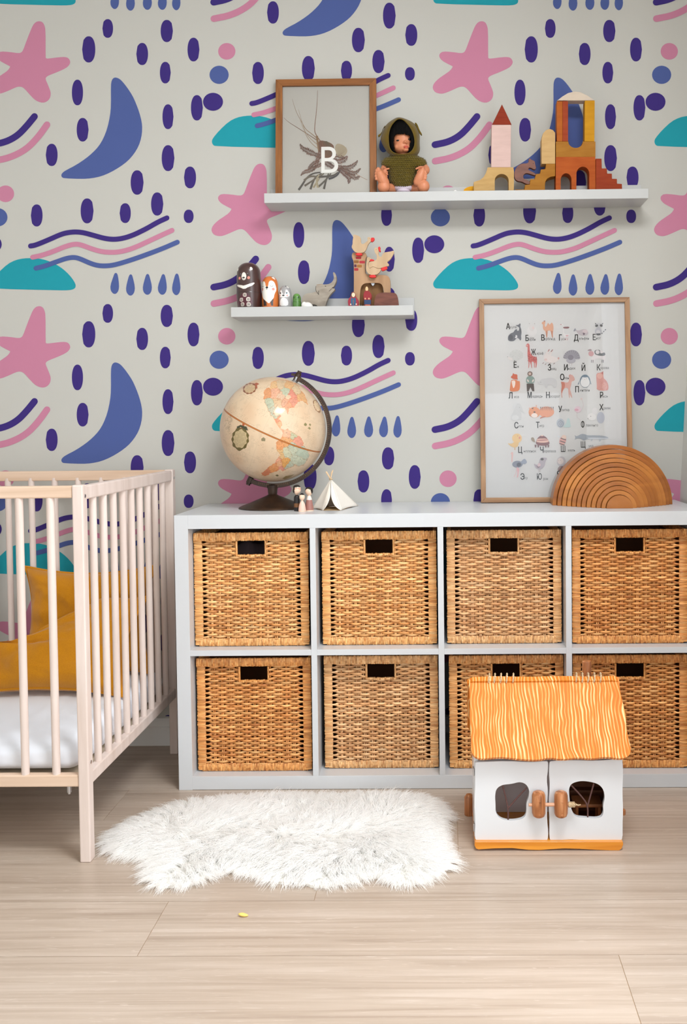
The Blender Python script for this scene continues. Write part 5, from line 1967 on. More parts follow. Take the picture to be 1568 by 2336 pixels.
# ostrich
pr([(340, 1230), (375, 1180), (408, 1200), (400, 1300), (385, 1420), (365, 1415), (368, 1300), (370, 1235)], (224, 180, 174), p3)
pe(500, 1460, 118, 76, (124, 130, 146), p3)
pe(530, 1470, 50, 46, (60, 66, 84), p3, -0.4)
pr([(560, 1420), (650, 1330), (690, 1360), (720, 1430), (640, 1465)], (142, 150, 168), p3)
pr([(470, 1510), (550, 1560), (525, 1660), (520, 1750), (480, 1765), (505, 1660)], (226, 172, 176), p3)
pr([(475, 1550), (490, 1600), (445, 1740), (405, 1750), (460, 1660)], (220, 190, 190), p3)
# bird (brambling)
pr([(862, 1440), (940, 1480), (985, 1420), (990, 1360), (1030, 1310), (1110, 1310), (1170, 1325), (1125, 1400), (1110, 1500), (1040, 1575), (950, 1575), (890, 1520)], (176, 166, 174), p3)
pe(1052, 1348, 36, 28, (60, 52, 56), p3)
pe(985, 1475, 36, 40, (214, 186, 190), p3)
pr([(900, 1470), (960, 1520), (1020, 1500), (960, 1560)], (140, 112, 124), p3)
for x in (975, 1000):
    pr([(x - 2, 1570), (x + 4, 1570), (x + 14, 1635), (x + 6, 1635)], (170, 150, 150), p3, 0)
# badger-like bird by the last letter
pe(110, 1400, 100, 116, (186, 178, 182), p4)
pe(90, 1390, 70, 70, (216, 200, 194), p4)
pr([(20, 1560), (80, 1490), (170, 1510), (130, 1600), (40, 1620)], (140, 110, 108), p4)
pe(45, 1375, 5, 6, (60, 50, 50), p4)
pe(88, 1372, 5, 6, (60, 50, 50), p4)
pap = lin((200, 197, 194))
b.c = [tuple(v * 0.84 + p_ * 0.13 for v, p_ in zip(c_, pap)) if c_ != lin(INK) else c_ for c_ in b.c]
b.build('alphabet_print', prt, pf)
glass = mat('picture_glass', (255, 255, 255), 0.02, 0.5)
nt, bs, N, L = nodes(glass)
gl = N('ShaderNodeBsdfGlossy')
gl.inputs['Roughness'].default_value = 0.02
trn = N('ShaderNodeBsdfTransparent')
frn = N('ShaderNodeFresnel')
frn.inputs[0].default_value = 1.5
mx = N('ShaderNodeMixShader')
mlt = N('ShaderNodeMath')
mlt.operation = 'MULTIPLY'
mlt.inputs[1].default_value = 1.5
L(frn.outputs[0], mlt.inputs[0])
L(mlt.outputs[0], mx.inputs[0])
L(trn.outputs[0], mx.inputs[1])
L(gl.outputs[0], mx.inputs[2])
L(mx.outputs[0], nt.nodes['Material Output'].inputs['Surface'])
MB().add([tuple(fr3(u, v, -0.005)) for u, v in ((bwf * .6, bwf * .6), (FWd - bwf * .6, bwf * .6), (FWd - bwf * .6, FH - bwf * .6), (bwf * .6, FH - bwf * .6))], [(0, 1, 2, 3)]).build('glass_pane', glass, pf)
# ================================================================== picture ledges
ledge_m = mat('white_ledge_lacquer', (186, 187, 186), 0.4, 0.45)


def ledge(label, x0, x1, z0, lip):
    t = thing('picture_ledge', label, 'shelf', ((x0 + x1) / 2, -0.06, z0))
    MB().box((x0, -0.120, z0), (x1, -0.108, z0 + lip)).build('front_lip', ledge_m, t, bevel=0.0008)
    MB().box((x0, -0.108, z0), (x1, -0.010, z0 + 0.012)).build('shelf_board', ledge_m, t, bevel=0.0005)
    MB().box((x0, -0.010, z0), (x1, -0.0018, z0 + 0.066)).build('back_strip', ledge_m, t, bevel=0.0005)
    return z0 + 0.012


u0 = at(603, 463, 1, -0.12)
u1 = at(1480, 437, 1, -0.12)
ZU = ledge('longer white picture ledge, the higher one, holding frame, doll and blocks', u0.x, u1.x, 1.6745, at(603, 441, 1, -0.12).z - 1.6745)
l0 = at(527, 722, 1, -0.12)
l1 = at(943, 700, 1, -0.12)
ZL = ledge('shorter white picture ledge, the lower one, holding painted wooden toys', l0.x, l1.x, at(735, 721, 1, -0.12).z, at(735, 698.5, 1, -0.12).z - at(735, 721, 1, -0.12).z)

# ---- framed letter with dried plants
F1 = crop(600, 160, 3.7333)
zb_ = ZU + 0.0028
BL1 = at(628, 440, 1, -0.062)
BL1.z = zb_
TL1 = at(628.5, 181, 1, -0.022)
U1 = Vector((1, 0, 0))
V1 = Vector((0, TL1.y - BL1.y, TL1.z - BL1.z))
FH1 = V1.length
V1.normalize()
N1 = Vector((0, -V1.z, V1.y))
if N1.y > 0:
    N1 = -N1
FW1 = at(858.5, 320, 1, -0.042).x - at(628.3, 320, 1, -0.042).x
teak = grain('teak_frame', (116, 68, 26), (150, 94, 44), (70, 70, 3), rough=0.45, bump=0.1, detail=5)
teak_h = grain('teak_frame_across', (116, 68, 26), (150, 94, 44), (3, 70, 70), rough=0.45, bump=0.1, detail=5)
lf = thing('framed_letter_picture', 'brown wooden frame with a white letter over pressed dried plants, on the upper ledge', 'picture', tuple(BL1 + U1 * FW1 / 2))
f1 = lambda u, v, n: BL1 + U1 * u + V1 * v + N1 * n
frame_bars(lf, f1, FW1, FH1, 0.0205, 0.016, teak, teak_h)
MB().prism([[tuple(f1(u, v, -0.009)) for u, v in ((0.004, 0.004), (FW1 - 0.004, 0.004), (FW1 - 0.004, FH1 - 0.004), (0.004, FH1 - 0.004))]], tuple(-N1 * 0.005)).build('backing_sheet', mat('cream_backing', (192, 188, 180), 0.85, 0.2), lf)


def q1(x, y, n=0.0):
    return onplane(*F1(x, y), f1(0, 0, -0.0088 + n), N1)


s1 = (q1(100, 0) - q1(0, 0)).length / 100
b = MB()
LN = [0]


def st1(pts, w, col, w2=None):
    LN[0] += 1
    n = 0.0001 + (LN[0] % 40) * 0.00002
    P_ = [Vector(p) for p in smooth_open([tuple(map(float, p)) for p in pts], 2)]
    m = len(P_)
    Lf, Rt = [], []
    for i, p in enumerate(P_):
        t = (P_[min(i + 1, m - 1)] - P_[max(i - 1, 0)]).normalized()
        nn = Vector((-t.y, t.x))
        ww = w + ((w2 if w2 is not None else w) - w) * i / (m - 1)
        Lf.append(p + nn * ww / 2)
        Rt.append(p - nn * ww / 2)
    for i in range(m - 1):
        b.add([q1(*Lf[i], n), q1(*Lf[i + 1], n), q1(*Rt[i + 1], n), q1(*Rt[i], n)], [(0, 1, 2, 3)], 0, col)


def po1(pts, col, sm=1):
    LN[0] += 1
    n = 0.0001 + (LN[0] % 40) * 0.00002
    b.flat([[q1(*p, n) for p in (smooth_closed(pts, sm) if sm else pts)]], 0, col)


BRN, GRS, GRY = (112, 84, 72), (150, 124, 98), (98, 92, 84)
rf = random.Random(11)


def frond(pts, ll, col, step=9, w0=4):
    P_ = [Vector(p) for p in smooth_open([tuple(map(float, p)) for p in pts], 2)]
    st1(pts, w0, col, 2)
    d = 0
    tot = sum((P_[i + 1] - P_[i]).length for i in range(len(P_) - 1))
    nx = 0
    for i in range(len(P_) - 1):
        e_ = P_[i + 1] - P_[i]
        L_ = e_.length
        t = e_.normalized()
        while nx <= d + L_:
            p = P_[i] + t * (nx - d)
            f = math.sin(PI * min(0.96, 0.12 + 0.88 * nx / tot)) ** 0.6 if nx / tot > 0.3 else 0.8
            for s in (-1, 1):
                dr_ = (t * 0.45 + Vector((-t.y, t.x)) * s).normalized()
                l_ = ll * f * rf.uniform(0.75, 1.15)
                w_ = step * 0.62
                kf = rf.uniform(0.85, 1.2)
                c_ = tuple(int(v * kf) for v in col)
                po1([tuple(p), tuple(p + dr_ * l_ * .4 + t * w_), tuple(p + dr_ * l_), tuple(p + dr_ * l_ * .5 - t * w_)], c_, 1)
            nx += step
        d += L_


# tall dry grasses
st1([(490, 605), (445, 540), (440, 500), (448, 420), (458, 340), (463, 260), (466, 172)], 8, (132, 98, 78), 2.5)
st1([(455, 575), (400, 530), (365, 505), (330, 440), (290, 370), (265, 300), (250, 245)], 7, GRS, 1.5)
st1([(465, 600), (420, 570), (350, 525), (270, 475), (215, 440), (178, 405)], 7, (126, 94, 74), 2)
st1([(460, 630), (400, 580), (362, 530), (330, 430), (302, 335)], 6, (160, 136, 108), 1.5)
st1([(465, 665), (410, 620), (370, 560), (350, 510), (318, 430)], 5, (160, 136, 108), 2)
st1([(460, 560), (470, 640), (480, 700)], 20, (140, 112, 84), 14)
po1([(470, 600), (520, 600), (580, 620), (610, 650), (600, 720), (560, 760), (500, 740), (480, 680)], (118, 84, 66))
for k in range(16):
    x = 490 + k * 6
    st1([(500 + k * 3, 605), (x + 10, 660), (x + 24, 730)], 3, (150 - k * 3, 110, 84) if k % 2 else (84, 56, 44), 2)
po1([(615, 640), (640, 622), (690, 640), (718, 670), (720, 700), (690, 740), (650, 740), (615, 700)], (172, 158, 134), 2)
for k in range(9):
    st1([(640, 740), (640 + k * 8, 690), (632 + k * 10, 640 + abs(k - 4) * 4)], 1.6, (146, 130, 106), 1)
frond([(500, 740), (440, 715), (380, 690), (330, 660), (318, 630)], 34, BRN, 9)
frond([(500, 800), (440, 830), (390, 860), (345, 870), (322, 900)], 26, BRN, 8)
frond([(480, 770), (430, 790), (395, 830), (385, 850)], 22, BRN, 8)
frond([(600, 760), (640, 780), (690, 770), (720, 730)], 32, (116, 84, 74), 8)
frond([(620, 820), (690, 830), (750, 830), (795, 790), (808, 768)], 28, BRN, 8)
frond([(640, 840), (700, 880), (740, 920), (730, 965)], 30, (108, 78, 70), 8)
frond([(660, 830), (730, 870), (790, 880), (832, 836)], 26, BRN, 8)
frond([(700, 870), (760, 900), (790, 930), (828, 900)], 26, BRN, 8)
frond([(560, 740), (600, 720), (650, 730), (700, 750)], 26, BRN, 9)
frond([(500, 730), (540, 790), (600, 830), (660, 850)], 30, (100, 72, 64), 8)
frond([(490, 680), (470, 740), (460, 800), (430, 850)], 24, (120, 90, 78), 8)
st1([(800, 890), (850, 915), (890, 935)], 4, (170, 130, 104), 2)
for pts, c_ in (([(490, 870), (420, 880), (370, 920), (340, 970), (305, 1020)], (92, 86, 80)), ([(500, 880), (460, 900), (430, 940), (405, 1015)], GRY), ([(470, 900), (440, 930), (380, 970), (355, 985)], (116, 106, 94)),
                ([(560, 880), (540, 930), (520, 1012)], GRY), ([(580, 880), (540, 930), (500, 970), (470, 995)], (104, 98, 88)), ([(660, 850), (640, 890), (600, 915), (560, 925)], (84, 82, 84)), ([(500, 890), (470, 940), (440, 985), (430, 1000)], (170, 156, 130)),
                ([(520, 880), (480, 910), (400, 900), (350, 940)], (120, 110, 96)), ([(640, 870), (600, 900), (540, 905), (460, 910)], (96, 90, 84)), ([(480, 890), (455, 930), (468, 1000)], (180, 166, 136))):
    st1(pts, 10, c_, 20)
    st1([(x + 2, y) for x, y in pts], 2, tuple(int(v * .72) for v in c_), 3)
b.build('pressed_plants', painted('dried_plants', 0.85, 0.15), lf)
# the letter
V_, F_ = text_polys('B', 1.0, 1.0, 8)
ys_ = [p[1] for p in V_]
xs_ = [p[0] for p in V_]
hh = max(ys_) - min(ys_)
size = 226 * s1 / hh
condx = (640 - 497) * s1 / ((max(xs_) - min(xs_)) * size)
bt = MB()
o_ = q1(497, 876, 0.0014)
q = [o_ + U1 * ((x - min(xs_)) * size * condx) + V1 * ((y - min(ys_)) * size) for x, y in V_]
bt.add(q, [f if (q[f[1]] - q[f[0]]).cross(q[f[2]] - q[f[0]]).dot(N1) > 0 else f[::-1] for f in F_])
lt = bt.build('white_letter', mat('white_letter_paint', (240, 238, 232), 0.6), lf)
sm = lt.modifiers.new('thickness', 'SOLIDIFY')
sm.thickness = 0.0008
MB().add([tuple(f1(u, v, -0.004)) for u, v in ((.012, .012), (FW1 - .012, .012), (FW1 - .012, FH1 - .012), (.012, FH1 - .012))], [(0, 1, 2, 3)]).build('glass_pane', glass, lf)

# ---- building blocks
B2 = crop(1000, 200, 3.136)


def blockwood(name, c, dv=7):
    return grain('block_' + name, tuple(max(0, v - dv) for v in c), tuple(min(255, v + dv) for v in c), (14, 14, 70), rough=0.6, bump=0.05, detail=3, spec=0.2)


def block(name, label, pts, y, dep, m_, sm=0, floor=True, bevel=0.0012, cat='wooden block', group='toy building blocks on the upper ledge', floor_px=738):
    """pts in block-crop pixels; points at or below floor_px are put on the ledge"""
    P_ = []
    for p in (smooth_closed(pts, sm) if sm else pts):
        w_ = at(*B2(*p), 1, y)
        if floor and p[1] > floor_px:
            w_.z = ZU + 0.0004
        P_.append(tuple(w_))
    o = MB().prism([P_], (0, dep, 0)).build(name, m_, bevel=bevel, origin=(sum(p[0] for p in P_) / len(P_), y, min(p[2] for p in P_)), smooth=False)
    return tag(o, label, cat, group)


def arc(cx, cy, rx, ry, a0, a1, n=14):
    return [(cx + rx * math.cos(R(a0 + (a1 - a0) * i / n)), cy - ry * math.sin(R(a0 + (a1 - a0) * i / n))) for i in range(n + 1)]


beige = blockwood('sand', (188, 152, 96))
BYF, BD_ = -0.086, 0.040
block('arch_block', 'sand coloured arch block with a curved shoulder carrying the pink tower', [(255, 750), (255, 675)] + [(300, 660), (325, 640), (342, 610), (355, 570)] + [(538, 570), (543, 600), (541, 750), (505, 750), (505, 665)] + arc(455, 665, 50, 48, 0, 180) + [(405, 750)], BYF, BD_, beige)
block('tall_block', 'tall pale pink block standing on the sand coloured arch block', [(383, 265), (522, 265), (520, 569.5), (380, 569.5)], BYF, BD_ - 0.002, blockwood('pink', (204, 174, 166), 5), floor=False)
block('roof_block', 'pointed rust red roof block on top of the pink tower', [(457, 118), (526, 264.5), (386, 264.5)], BYF, BD_ - 0.002, blockwood('rust', (130, 38, 6), 6), floor=False)
block('half_disc_block', 'yellow half disc block peeping out left of the sand coloured arch', arc(252, 750, 76, 46, 180, 0), BYF + BD_ + 0.002, 0.018, blockwood('yellow', (226, 162, 20)))
must = blockwood('mustard', (158, 104, 26))
block('stair_block', 'mustard stair block with a quarter arch, left of the orange double arch', [(552, 750), (552, 728), (618, 728), (622, 695), (655, 692), (660, 655), (690, 655), (700, 617), (730, 615), (735, 585), (768, 582), (772, 545), (838, 545), (838, 632)] + [(805, 638), (780, 652), (768, 672), (765, 700), (765, 750)], BYF, BD_, must)
block('round_top_block', 'upright cream block with a rounded top standing on the mustard stairs', [(740, 544.5), (740, 365), (750, 328), (772, 303), (798, 294), (822, 303), (838, 322), (838, 544.5)], BYF, BD_ - 0.002, blockwood('cream', (192, 156, 104)), floor=False)
orng = blockwood('orange', (166, 76, 14), 8)
block('double_arch_block', 'large orange block with two archways, one taller than the other', [(842, 496), (1125, 496), (1127, 750), (1082, 750), (1082, 615)] + arc(1036, 615, 46, 50, 0, 180) + [(988, 750), (955, 750), (955, 660)] + arc(916, 660, 39, 48, 0, 180) + [(877, 750), (842, 750)], BYF, BD_, orng)
block('hollow_block', 'mustard block with a round dip on top of the orange double arch', [(843, 385), (931, 385)] + arc(984, 385, 52, 46, 180, 360) + [(1126, 385), (1126, 495.5), (843, 495.5)], BYF, BD_, must, floor=False)
block('column_block', 'orange upright column block, leftmost of the three columns', [(850, 97), (889.5, 97), (889.5, 384.5), (850, 384.5)], BYF, BD_ - 0.004, blockwood('amber', (168, 86, 14)), floor=False)
block('column_block', 'rust brown upright column block, middle one of the three columns', [(890.5, 96), (930, 96), (930, 384.5), (890.5, 384.5)], BYF, BD_ - 0.004, blockwood('russet', (150, 58, 20)), floor=False)
block('column_block', 'bright yellow upright column block, rightmost of the three columns', [(1050, 92), (1121, 92), (1119, 384.5), (1048, 384.5)], BYF, BD_ - 0.004, blockwood('sunflower', (190, 134, 8)), floor=False)
block('arch_top_block', 'pale cream curved block lying across the tops of the columns', [(850, 91.5), (862, 84), (890, 62), (930, 38), (975, 27), (1020, 32), (1070, 56), (1105, 80), (1121, 91.5)], BYF + 0.002, BD_ - 0.006, blockwood('ivory', (204, 188, 170), 4), floor=False)
block('stair_block', 'dark rust red stair block stepping down to the right', [(1128, 507), (1170, 507), (1172, 577), (1208, 577), (1210, 614), (1244, 614), (1245, 651), (1280, 652), (1281, 686), (1316, 688), (1317, 724), (1352, 726), (1352, 750), (1128, 750)], BYF, BD_, blockwood('brick', (142, 50, 12), 6))
brn = grain('toy_bear_wood', (92, 48, 34), (122, 72, 52), (20, 20, 60), rough=0.5, bump=0.06)
bear_ = [(655, 503), (668, 516), (692, 524), (694, 545), (702, 572), (696, 584), (682, 584), (660, 571), (648, 573), (645, 588), (672, 600), (700, 616), (696, 630), (668, 620), (640, 611), (618, 615), (608, 635), (614, 652), (640, 661), (658, 675), (655, 691), (632, 690), (600, 672), (566, 668), (547, 650), (545, 610), (556, 575), (578, 552), (606, 541), (636, 542), (650, 530), (648, 512)]
o = block('wooden_bear', 'small brown carved wooden bear climbing the mustard stair block', bear_, BYF - 0.001, 0.014, brn, sm=1, floor=False, cat='toy animal', group=None)
e = at(*B2(682, 543), 1, BYF - 0.0015)
k = MB().ell(tuple(e), (0.0011, 0.0006, 0.0011), nu=10, nv=6).build('eye', mat('black_paint', (20, 18, 18), 0.4), o, smooth=True)
k.matrix_parent_inverse = Matrix.Translation(-o.location)
b = MB()
c0 = at(1039, 436.6, 1, -0.1165)
zc_ = 1.6745 + (at(603, 441, 1, -0.12).z - 1.6745)
b.lathe([(0.0042, 0), (0.0042, 0.0014), (0.003, 0.0018)], (c0.x, -0.114, c0.z), 20, axis=(0, -1, 0), col=(226, 224, 220))
b.lathe([(0.0016, 0.0018), (0.0016, 0.0021)], (c0.x, -0.114, c0.z), 12, axis=(0, -1, 0), col=(40, 40, 40))
b.box((c0.x - 0.001, -0.1135, zc_ - 0.0005), (c0.x + 0.001, -0.1125, c0.z + 0.001), 0, (226, 224, 220))
tag(b.build('button', paint_m, smooth=True), 'tiny white round button with a dark centre on the edge of the upper ledge', 'button')

# ---- doll
Dc = crop(840, 250, 9.8)
DY = -0.058
dp = lambda x, y, yy=DY: at(*Dc(x, y), 1, yy)
dk = (dp(100, 0) - dp(0, 0)).length / 100
doll = thing('baby_doll', 'seated baby doll with black fringe and olive knitted hood, beside the letter frame', 'doll', (dp(800, 0).x, DY, ZU))
skin_m = mat('doll_vinyl', (202, 130, 94), 0.42, 0.4, sss=0.0)
b = MB()


def de(x, y, yy, rx, ry, rd, rot=0.0, n=(24, 14)):
    b.ell(tuple(dp(x, y, yy)), (rx * dk, rd, ry * dk), (0, rot, 0), *n)


def dt(pts, rs_, n=14):
    """limb: pts (x, y, depth), radii in crop pixels"""
    P_ = smooth_open([tuple(dp(p[0], p[1], p[2])) for p in pts], 2)
    R_ = [r_[0] for r_ in smooth_open([(r_,) for r_ in rs_], 2)]
    b.tube(P_, [r_ * dk for r_ in R_], n)
    b.ell(P_[0], (R_[0] * dk,) * 3, None, 12, 8)
    b.ell(P_[-1], (R_[-1] * dk,) * 3, None, 12, 8)


de(775, 700, -0.062, 235, 270, 0.0315)
de(760, 850, -0.066, 205, 140, 0.027)
de(650, 850, -0.072, 75, 80, 0.018)
de(905, 850, -0.072, 60, 75, 0.016)
de(830, 725, -0.0915, 36, 30, 0.0075)
de(800, 745, -0.0905, 22, 16, 0.0055)
de(862, 745, -0.0905, 20, 16, 0.0055)
de(845, 905, -0.086, 70, 40, 0.010)
dt([(800, 980, DY), (800, 1100, DY)], [110, 120])
de(800, 1350, -0.050, 270, 380, 0.030)
# thighs and shins
for s, hip, knee, heel in ((1, (640, 1790), (440, 1760), (350, 1730)), (-1, (980, 1790), (1130, 1770), (1240, 1720))):
    dt([(hip[0], hip[1] - 20, -0.052), (knee[0], knee[1], -0.072), (heel[0], heel[1], -0.088)], [105, 112, 118])
    de(heel[0], heel[1] - 5, -0.090, 138, 140, 0.0155)
b2 = b
# soles
dt([(370, 1640, -0.090), (310, 1540, -0.094), (262, 1440, -0.096)], [112, 122, 92])
dt([(1110, 1620, -0.090), (1160, 1520, -0.094), (1205, 1400, -0.096)], [100, 112, 82])
for x, y, r_, x2, y2 in ((230, 1330, 45, 262, 1400), (190, 1362, 34, 240, 1420), (178, 1425, 32, 235, 1460), (172, 1490, 30, 228, 1510), (180, 1552, 30, 235, 1560)):
    dt([(x2, y2, -0.096), (x, y, -0.099)], [r_ * 1.05, r_])
for x, y, r_, x2, y2 in ((1225, 1335, 40, 1205, 1400), (1285, 1385, 32, 1235, 1420), (1300, 1440, 28, 1245, 1460), (1300, 1495, 26, 1240, 1500), (1292, 1545, 26, 1235, 1545)):
    dt([(x2, y2, -0.096), (x, y, -0.099)], [r_ * 1.05, r_])
# arms, hands
dt([(440, 1230, -0.050), (345, 1320, -0.060), (352, 1385, -0.074)], [70, 76, 62])
de(375, 1390, -0.078, 60, 75, 0.007)
for pts, r_ in (([(370, 1345, -0.079), (410, 1330, -0.083), (462, 1322, -0.085)], 24), ([(380, 1385, -0.079), (415, 1395, -0.083), (432, 1398, -0.084)], 24), ([(380, 1420, -0.079), (415, 1445, -0.083), (436, 1450, -0.084)], 22), ([(375, 1450, -0.078), (405, 1495, -0.082), (428, 1502, -0.083)], 20), ([(345, 1350, -0.078), (352, 1315, -0.084), (372, 1300, -0.087)], 20)):
    dt(pts, [r_ * 1.1, r_, r_ * 0.85], 10)
dt([(1150, 1220, -0.050), (1265, 1290, -0.055), (1300, 1370, -0.066), (1240, 1390, -0.078)], [70, 88, 96, 66])
de(1205, 1350, -0.081, 62, 66, 0.007)
for pts, r_ in (([(1210, 1310, -0.083), (1140, 1295, -0.087), (1078, 1325, -0.089)], 26), ([(1180, 1345, -0.083), (1130, 1370, -0.087), (1106, 1402, -0.088)], 24), ([(1235, 1290, -0.083), (1190, 1280, -0.088), (1140, 1285, -0.090)], 22), ([(1190, 1390, -0.082), (1150, 1420, -0.086), (1130, 1450, -0.087)], 20), ([(1240, 1330, -0.083), (1262, 1355, -0.089), (1270, 1390, -0.09)], 22)):
    dt(pts, [r_ * 1.1, r_, r_ * 0.85], 10)
lift_ = ZU + 0.0006
b.v = [(p[0], p[1], max(p[2], lift_)) for p in b.v]
bd = b.build('body', skin_m, doll, smooth='all')
rm = bd.modifiers.new('skin', 'REMESH')
rm.mode = 'VOXEL'
rm.voxel_size = 0.00125
rm.use_smooth_shade = True
smo = bd.modifiers.new('smooth', 'SMOOTH')
smo.iterations = 3
smo.factor = 0.6
# face
eye_m = mat('doll_eye', (16, 12, 12), 0.15, 0.6)
for x, y, rx in ((672, 694, 36), (928, 668, 36)):
    b = MB()
    b.ell(tuple(dp(x, y, -0.0875 if x < 800 else -0.0845)), (rx * dk * 1.15, 0.0050, 21 * dk), (0, 0.08, -0.25 if x < 800 else 0.35), 16, 10)
    b.build('eye', eye_m, doll, smooth=True)
b = MB()
for pts, r_ in (([(795, 835, -0.0925), (830, 815, -0.0958), (850, 822, -0.0962), (870, 812, -0.0955), (905, 828, -0.0915)], 13), ([(815, 848, -0.093), (855, 852, -0.0958), (895, 842, -0.0918)], 14)):
    P_ = smooth_open([tuple(dp(*p)) for p in pts], 2)
    b.tube(P_, [r_ * dk * (0.4 + 0.6 * math.sin(PI * min(1, max(0, i / (len(P_) - 1))))) for i in range(len(P_))], 8)
b.build('lips', mat('doll_lips', (206, 96, 80), 0.4), doll, smooth=True)
b = MB()
for x, y in ((798, 757), (872, 745)):
    b.ell(tuple(dp(x, y, -0.0955)), (5 * dk, 0.001, 4 * dk), None, 8, 6)
b.build('nostrils', mat('doll_nostril', (150, 80, 66), 0.5), doll)
# hair
hair_m = grain('doll_hair', (3, 3, 3), (12, 9, 9), (160, 160, 10), rough=0.75, spec=0.1, bump=0.08, detail=2)
out_h = [(700, 180), (610, 225), (520, 340), (462, 480), (448, 640), (458, 780), (490, 900), (560, 975), (600, 985), (585, 930), (558, 850), (548, 740), (556, 640), (585, 575), (640, 528), (662, 545), (690, 530), (718, 546), (750, 532), (790, 545), (812, 500), (830, 542), (870, 560), (905, 565), (950, 585), (962, 660), (958, 760), (935, 850), (915, 930), (925, 965), (985, 910), (1040, 820), (1052, 700), (1030, 590), (985, 460), (900, 320), (790, 215)]


def hair_y(x, y):
    r_ = ((x - 770) / 330) ** 2 + ((y - 640) / 470) ** 2
    return -0.074 - 0.027 * math.sqrt(max(0, 1 - min(1, r_)))


tri = tessellate_polygon([[Vector((x, y, 0)) for x, y in out_h]])
b = MB()
# dense sheet following the head
b_pts, b_f = [], []
HP_ = [Vector((x, y)) for x, y in out_h]
ST_ = 6
gx = np.arange(440, 1060, ST_)
gy = np.arange(175, 990, ST_)
cell_ok = {}
cen = np.array([(x + ST_ / 2, y + ST_ / 2) for y in gy for x in gx], float)
ok_ = inside(cen, out_h)
ids = {}


def vid(x, y):
    k_ = (x, y)
    if k_ not in ids:
        ids[k_] = len(b_pts)
        b_pts.append(tuple(dp(x, y, hair_y(x, y) + 0.0006 * math.sin(x * 0.21 + math.sin(y * 0.02)))))
    return ids[k_]


ci = 0
for y in gy:
    for x in gx:
        if ok_[ci]:
            b_f.append((vid(x, y), vid(x, y + ST_), vid(x + ST_, y + ST_), vid(x + ST_, y)))
        ci += 1
b.add(b_pts, b_f)
ho = b.build('hair', hair_m, doll, smooth='all')
sm = ho.modifiers.new('thickness', 'SOLIDIFY')
sm.thickness = 0.004
sm.offset = -1
# olive hood
olive = mat('olive_knit', (102, 82, 18), 0.9, 0.15, sheen=0.2)
nt, bs, N, L = nodes(olive)
tc, wv, bp = N('ShaderNodeTexCoord'), N('ShaderNodeTexWave'), N('ShaderNodeBump')
wv.inputs['Scale'].default_value = 130
wv.inputs['Distortion'].default_value = 5
wv.inputs['Detail Scale'].default_value = 6
L(tc.outputs['Object'], wv.inputs['Vector'])
L(wv.outputs['Fac'], bp.inputs['Height'])
bp.inputs['Strength'].default_value = 0.5
bp.inputs['Distance'].default_value = 0.001
L(bp.outputs[0], bs.inputs['Normal'])
hood_in = [(690, 200), (610, 240), (515, 355), (462, 500), (450, 650), (462, 790), (495, 900), (570, 975), (700, 1002), (830, 1000), (930, 975), (990, 915), (1040, 820), (1052, 700), (1030, 580), (980, 450), (900, 330), (790, 220)]
hood_out = [(680, 160), (560, 215), (410, 325), (330, 480), (272, 640), (320, 780), (385, 890), (450, 980), (560, 1050), (800, 1070), (1020, 1060), (1120, 1010), (1168, 900), (1152, 760), (1162, 620), (1140, 480), (1050, 310), (850, 205)]


def resamp(pts, n):
    P_ = np.array(smooth_closed(pts, 2))
    P_ = np.vstack([P_, P_[:1]])
    d = np.concatenate([[0], np.cumsum(np.hypot(*np.diff(P_, axis=0).T))])
    t = np.linspace(0, d[-1], n, endpoint=False)
    return np.stack([np.interp(t, d, P_[:, 0]), np.interp(t, d, P_[:, 1])], 1)


nn = 96
ri_, ro_ = resamp(hood_in, nn), resamp(hood_out, nn)
b = MB()
V, F = [], []
lay = []
for t in np.linspace(0, 1, 9):
    y_ = -0.0945 + 0.043 * t ** 1.7
    lay.append([tuple(dp(*(ri_[i] * (1 - math.sin(t * PI / 2)) + ro_[i] * math.sin(t * PI / 2)), y_)) for i in range(nn)])
cc_ = ro_.mean(0)
for t in np.linspace(0.12, 1, 8):
    y_ = -0.0515 + 0.040 * math.sin(t * PI / 2)
    s_ = math.cos(t * PI / 2)
    lay.append([tuple(dp(*(cc_ + (ro_[i] - cc_) * max(s_, 0.02)), y_)) for i in range(nn)])
for l_ in lay:
    V += l_
for j in range(len(lay) - 1):
    for i in range(nn):
        i2 = (i + 1) % nn
        F.append((j * nn + i, j * nn + i2, (j + 1) * nn + i2, (j + 1) * nn + i))
b.add(V, F)
hd = b.build('hood', olive, doll, smooth='all')
b = MB()
b.tube([tuple(dp(*p, -0.0948)) for p in list(ri_) + [ri_[0]]], 0.0014, 8)
b.build('hood_edge', olive, hd, smooth=True)
for pts in ([(385, 350), (345, 400), (300, 540), (240, 620), (215, 575), (300, 520), (330, 420), (375, 385)], [(1040, 290), (1075, 290), (1110, 340), (1150, 450), (1215, 560), (1195, 580), (1130, 500), (1100, 400), (1060, 340)]):
    b = MB()
    b.prism([[tuple(dp(*p, -0.070)) for p in smooth_closed(pts, 1)]], (0, 0.007, 0))
    b.build('ear_loop', olive, hd, smooth=True, bevel=0.0006)
# knitted jumper
rows_ = [(1000, 800, 300), (1040, 800, 330), (1085, 800, 440), (1150, 806, 500), (1235, 808, 512), (1275, 802, 430), (1330, 785, 350), (1450, 772, 320), (1600, 768, 295), (1690, 775, 240), (1715, 780, 200)]
ry = np.array([r_[0] for r_ in rows_], float)
knit = mat('olive_chunky_knit', (92, 78, 22), 0.95, 0.1, sheen=0.2)


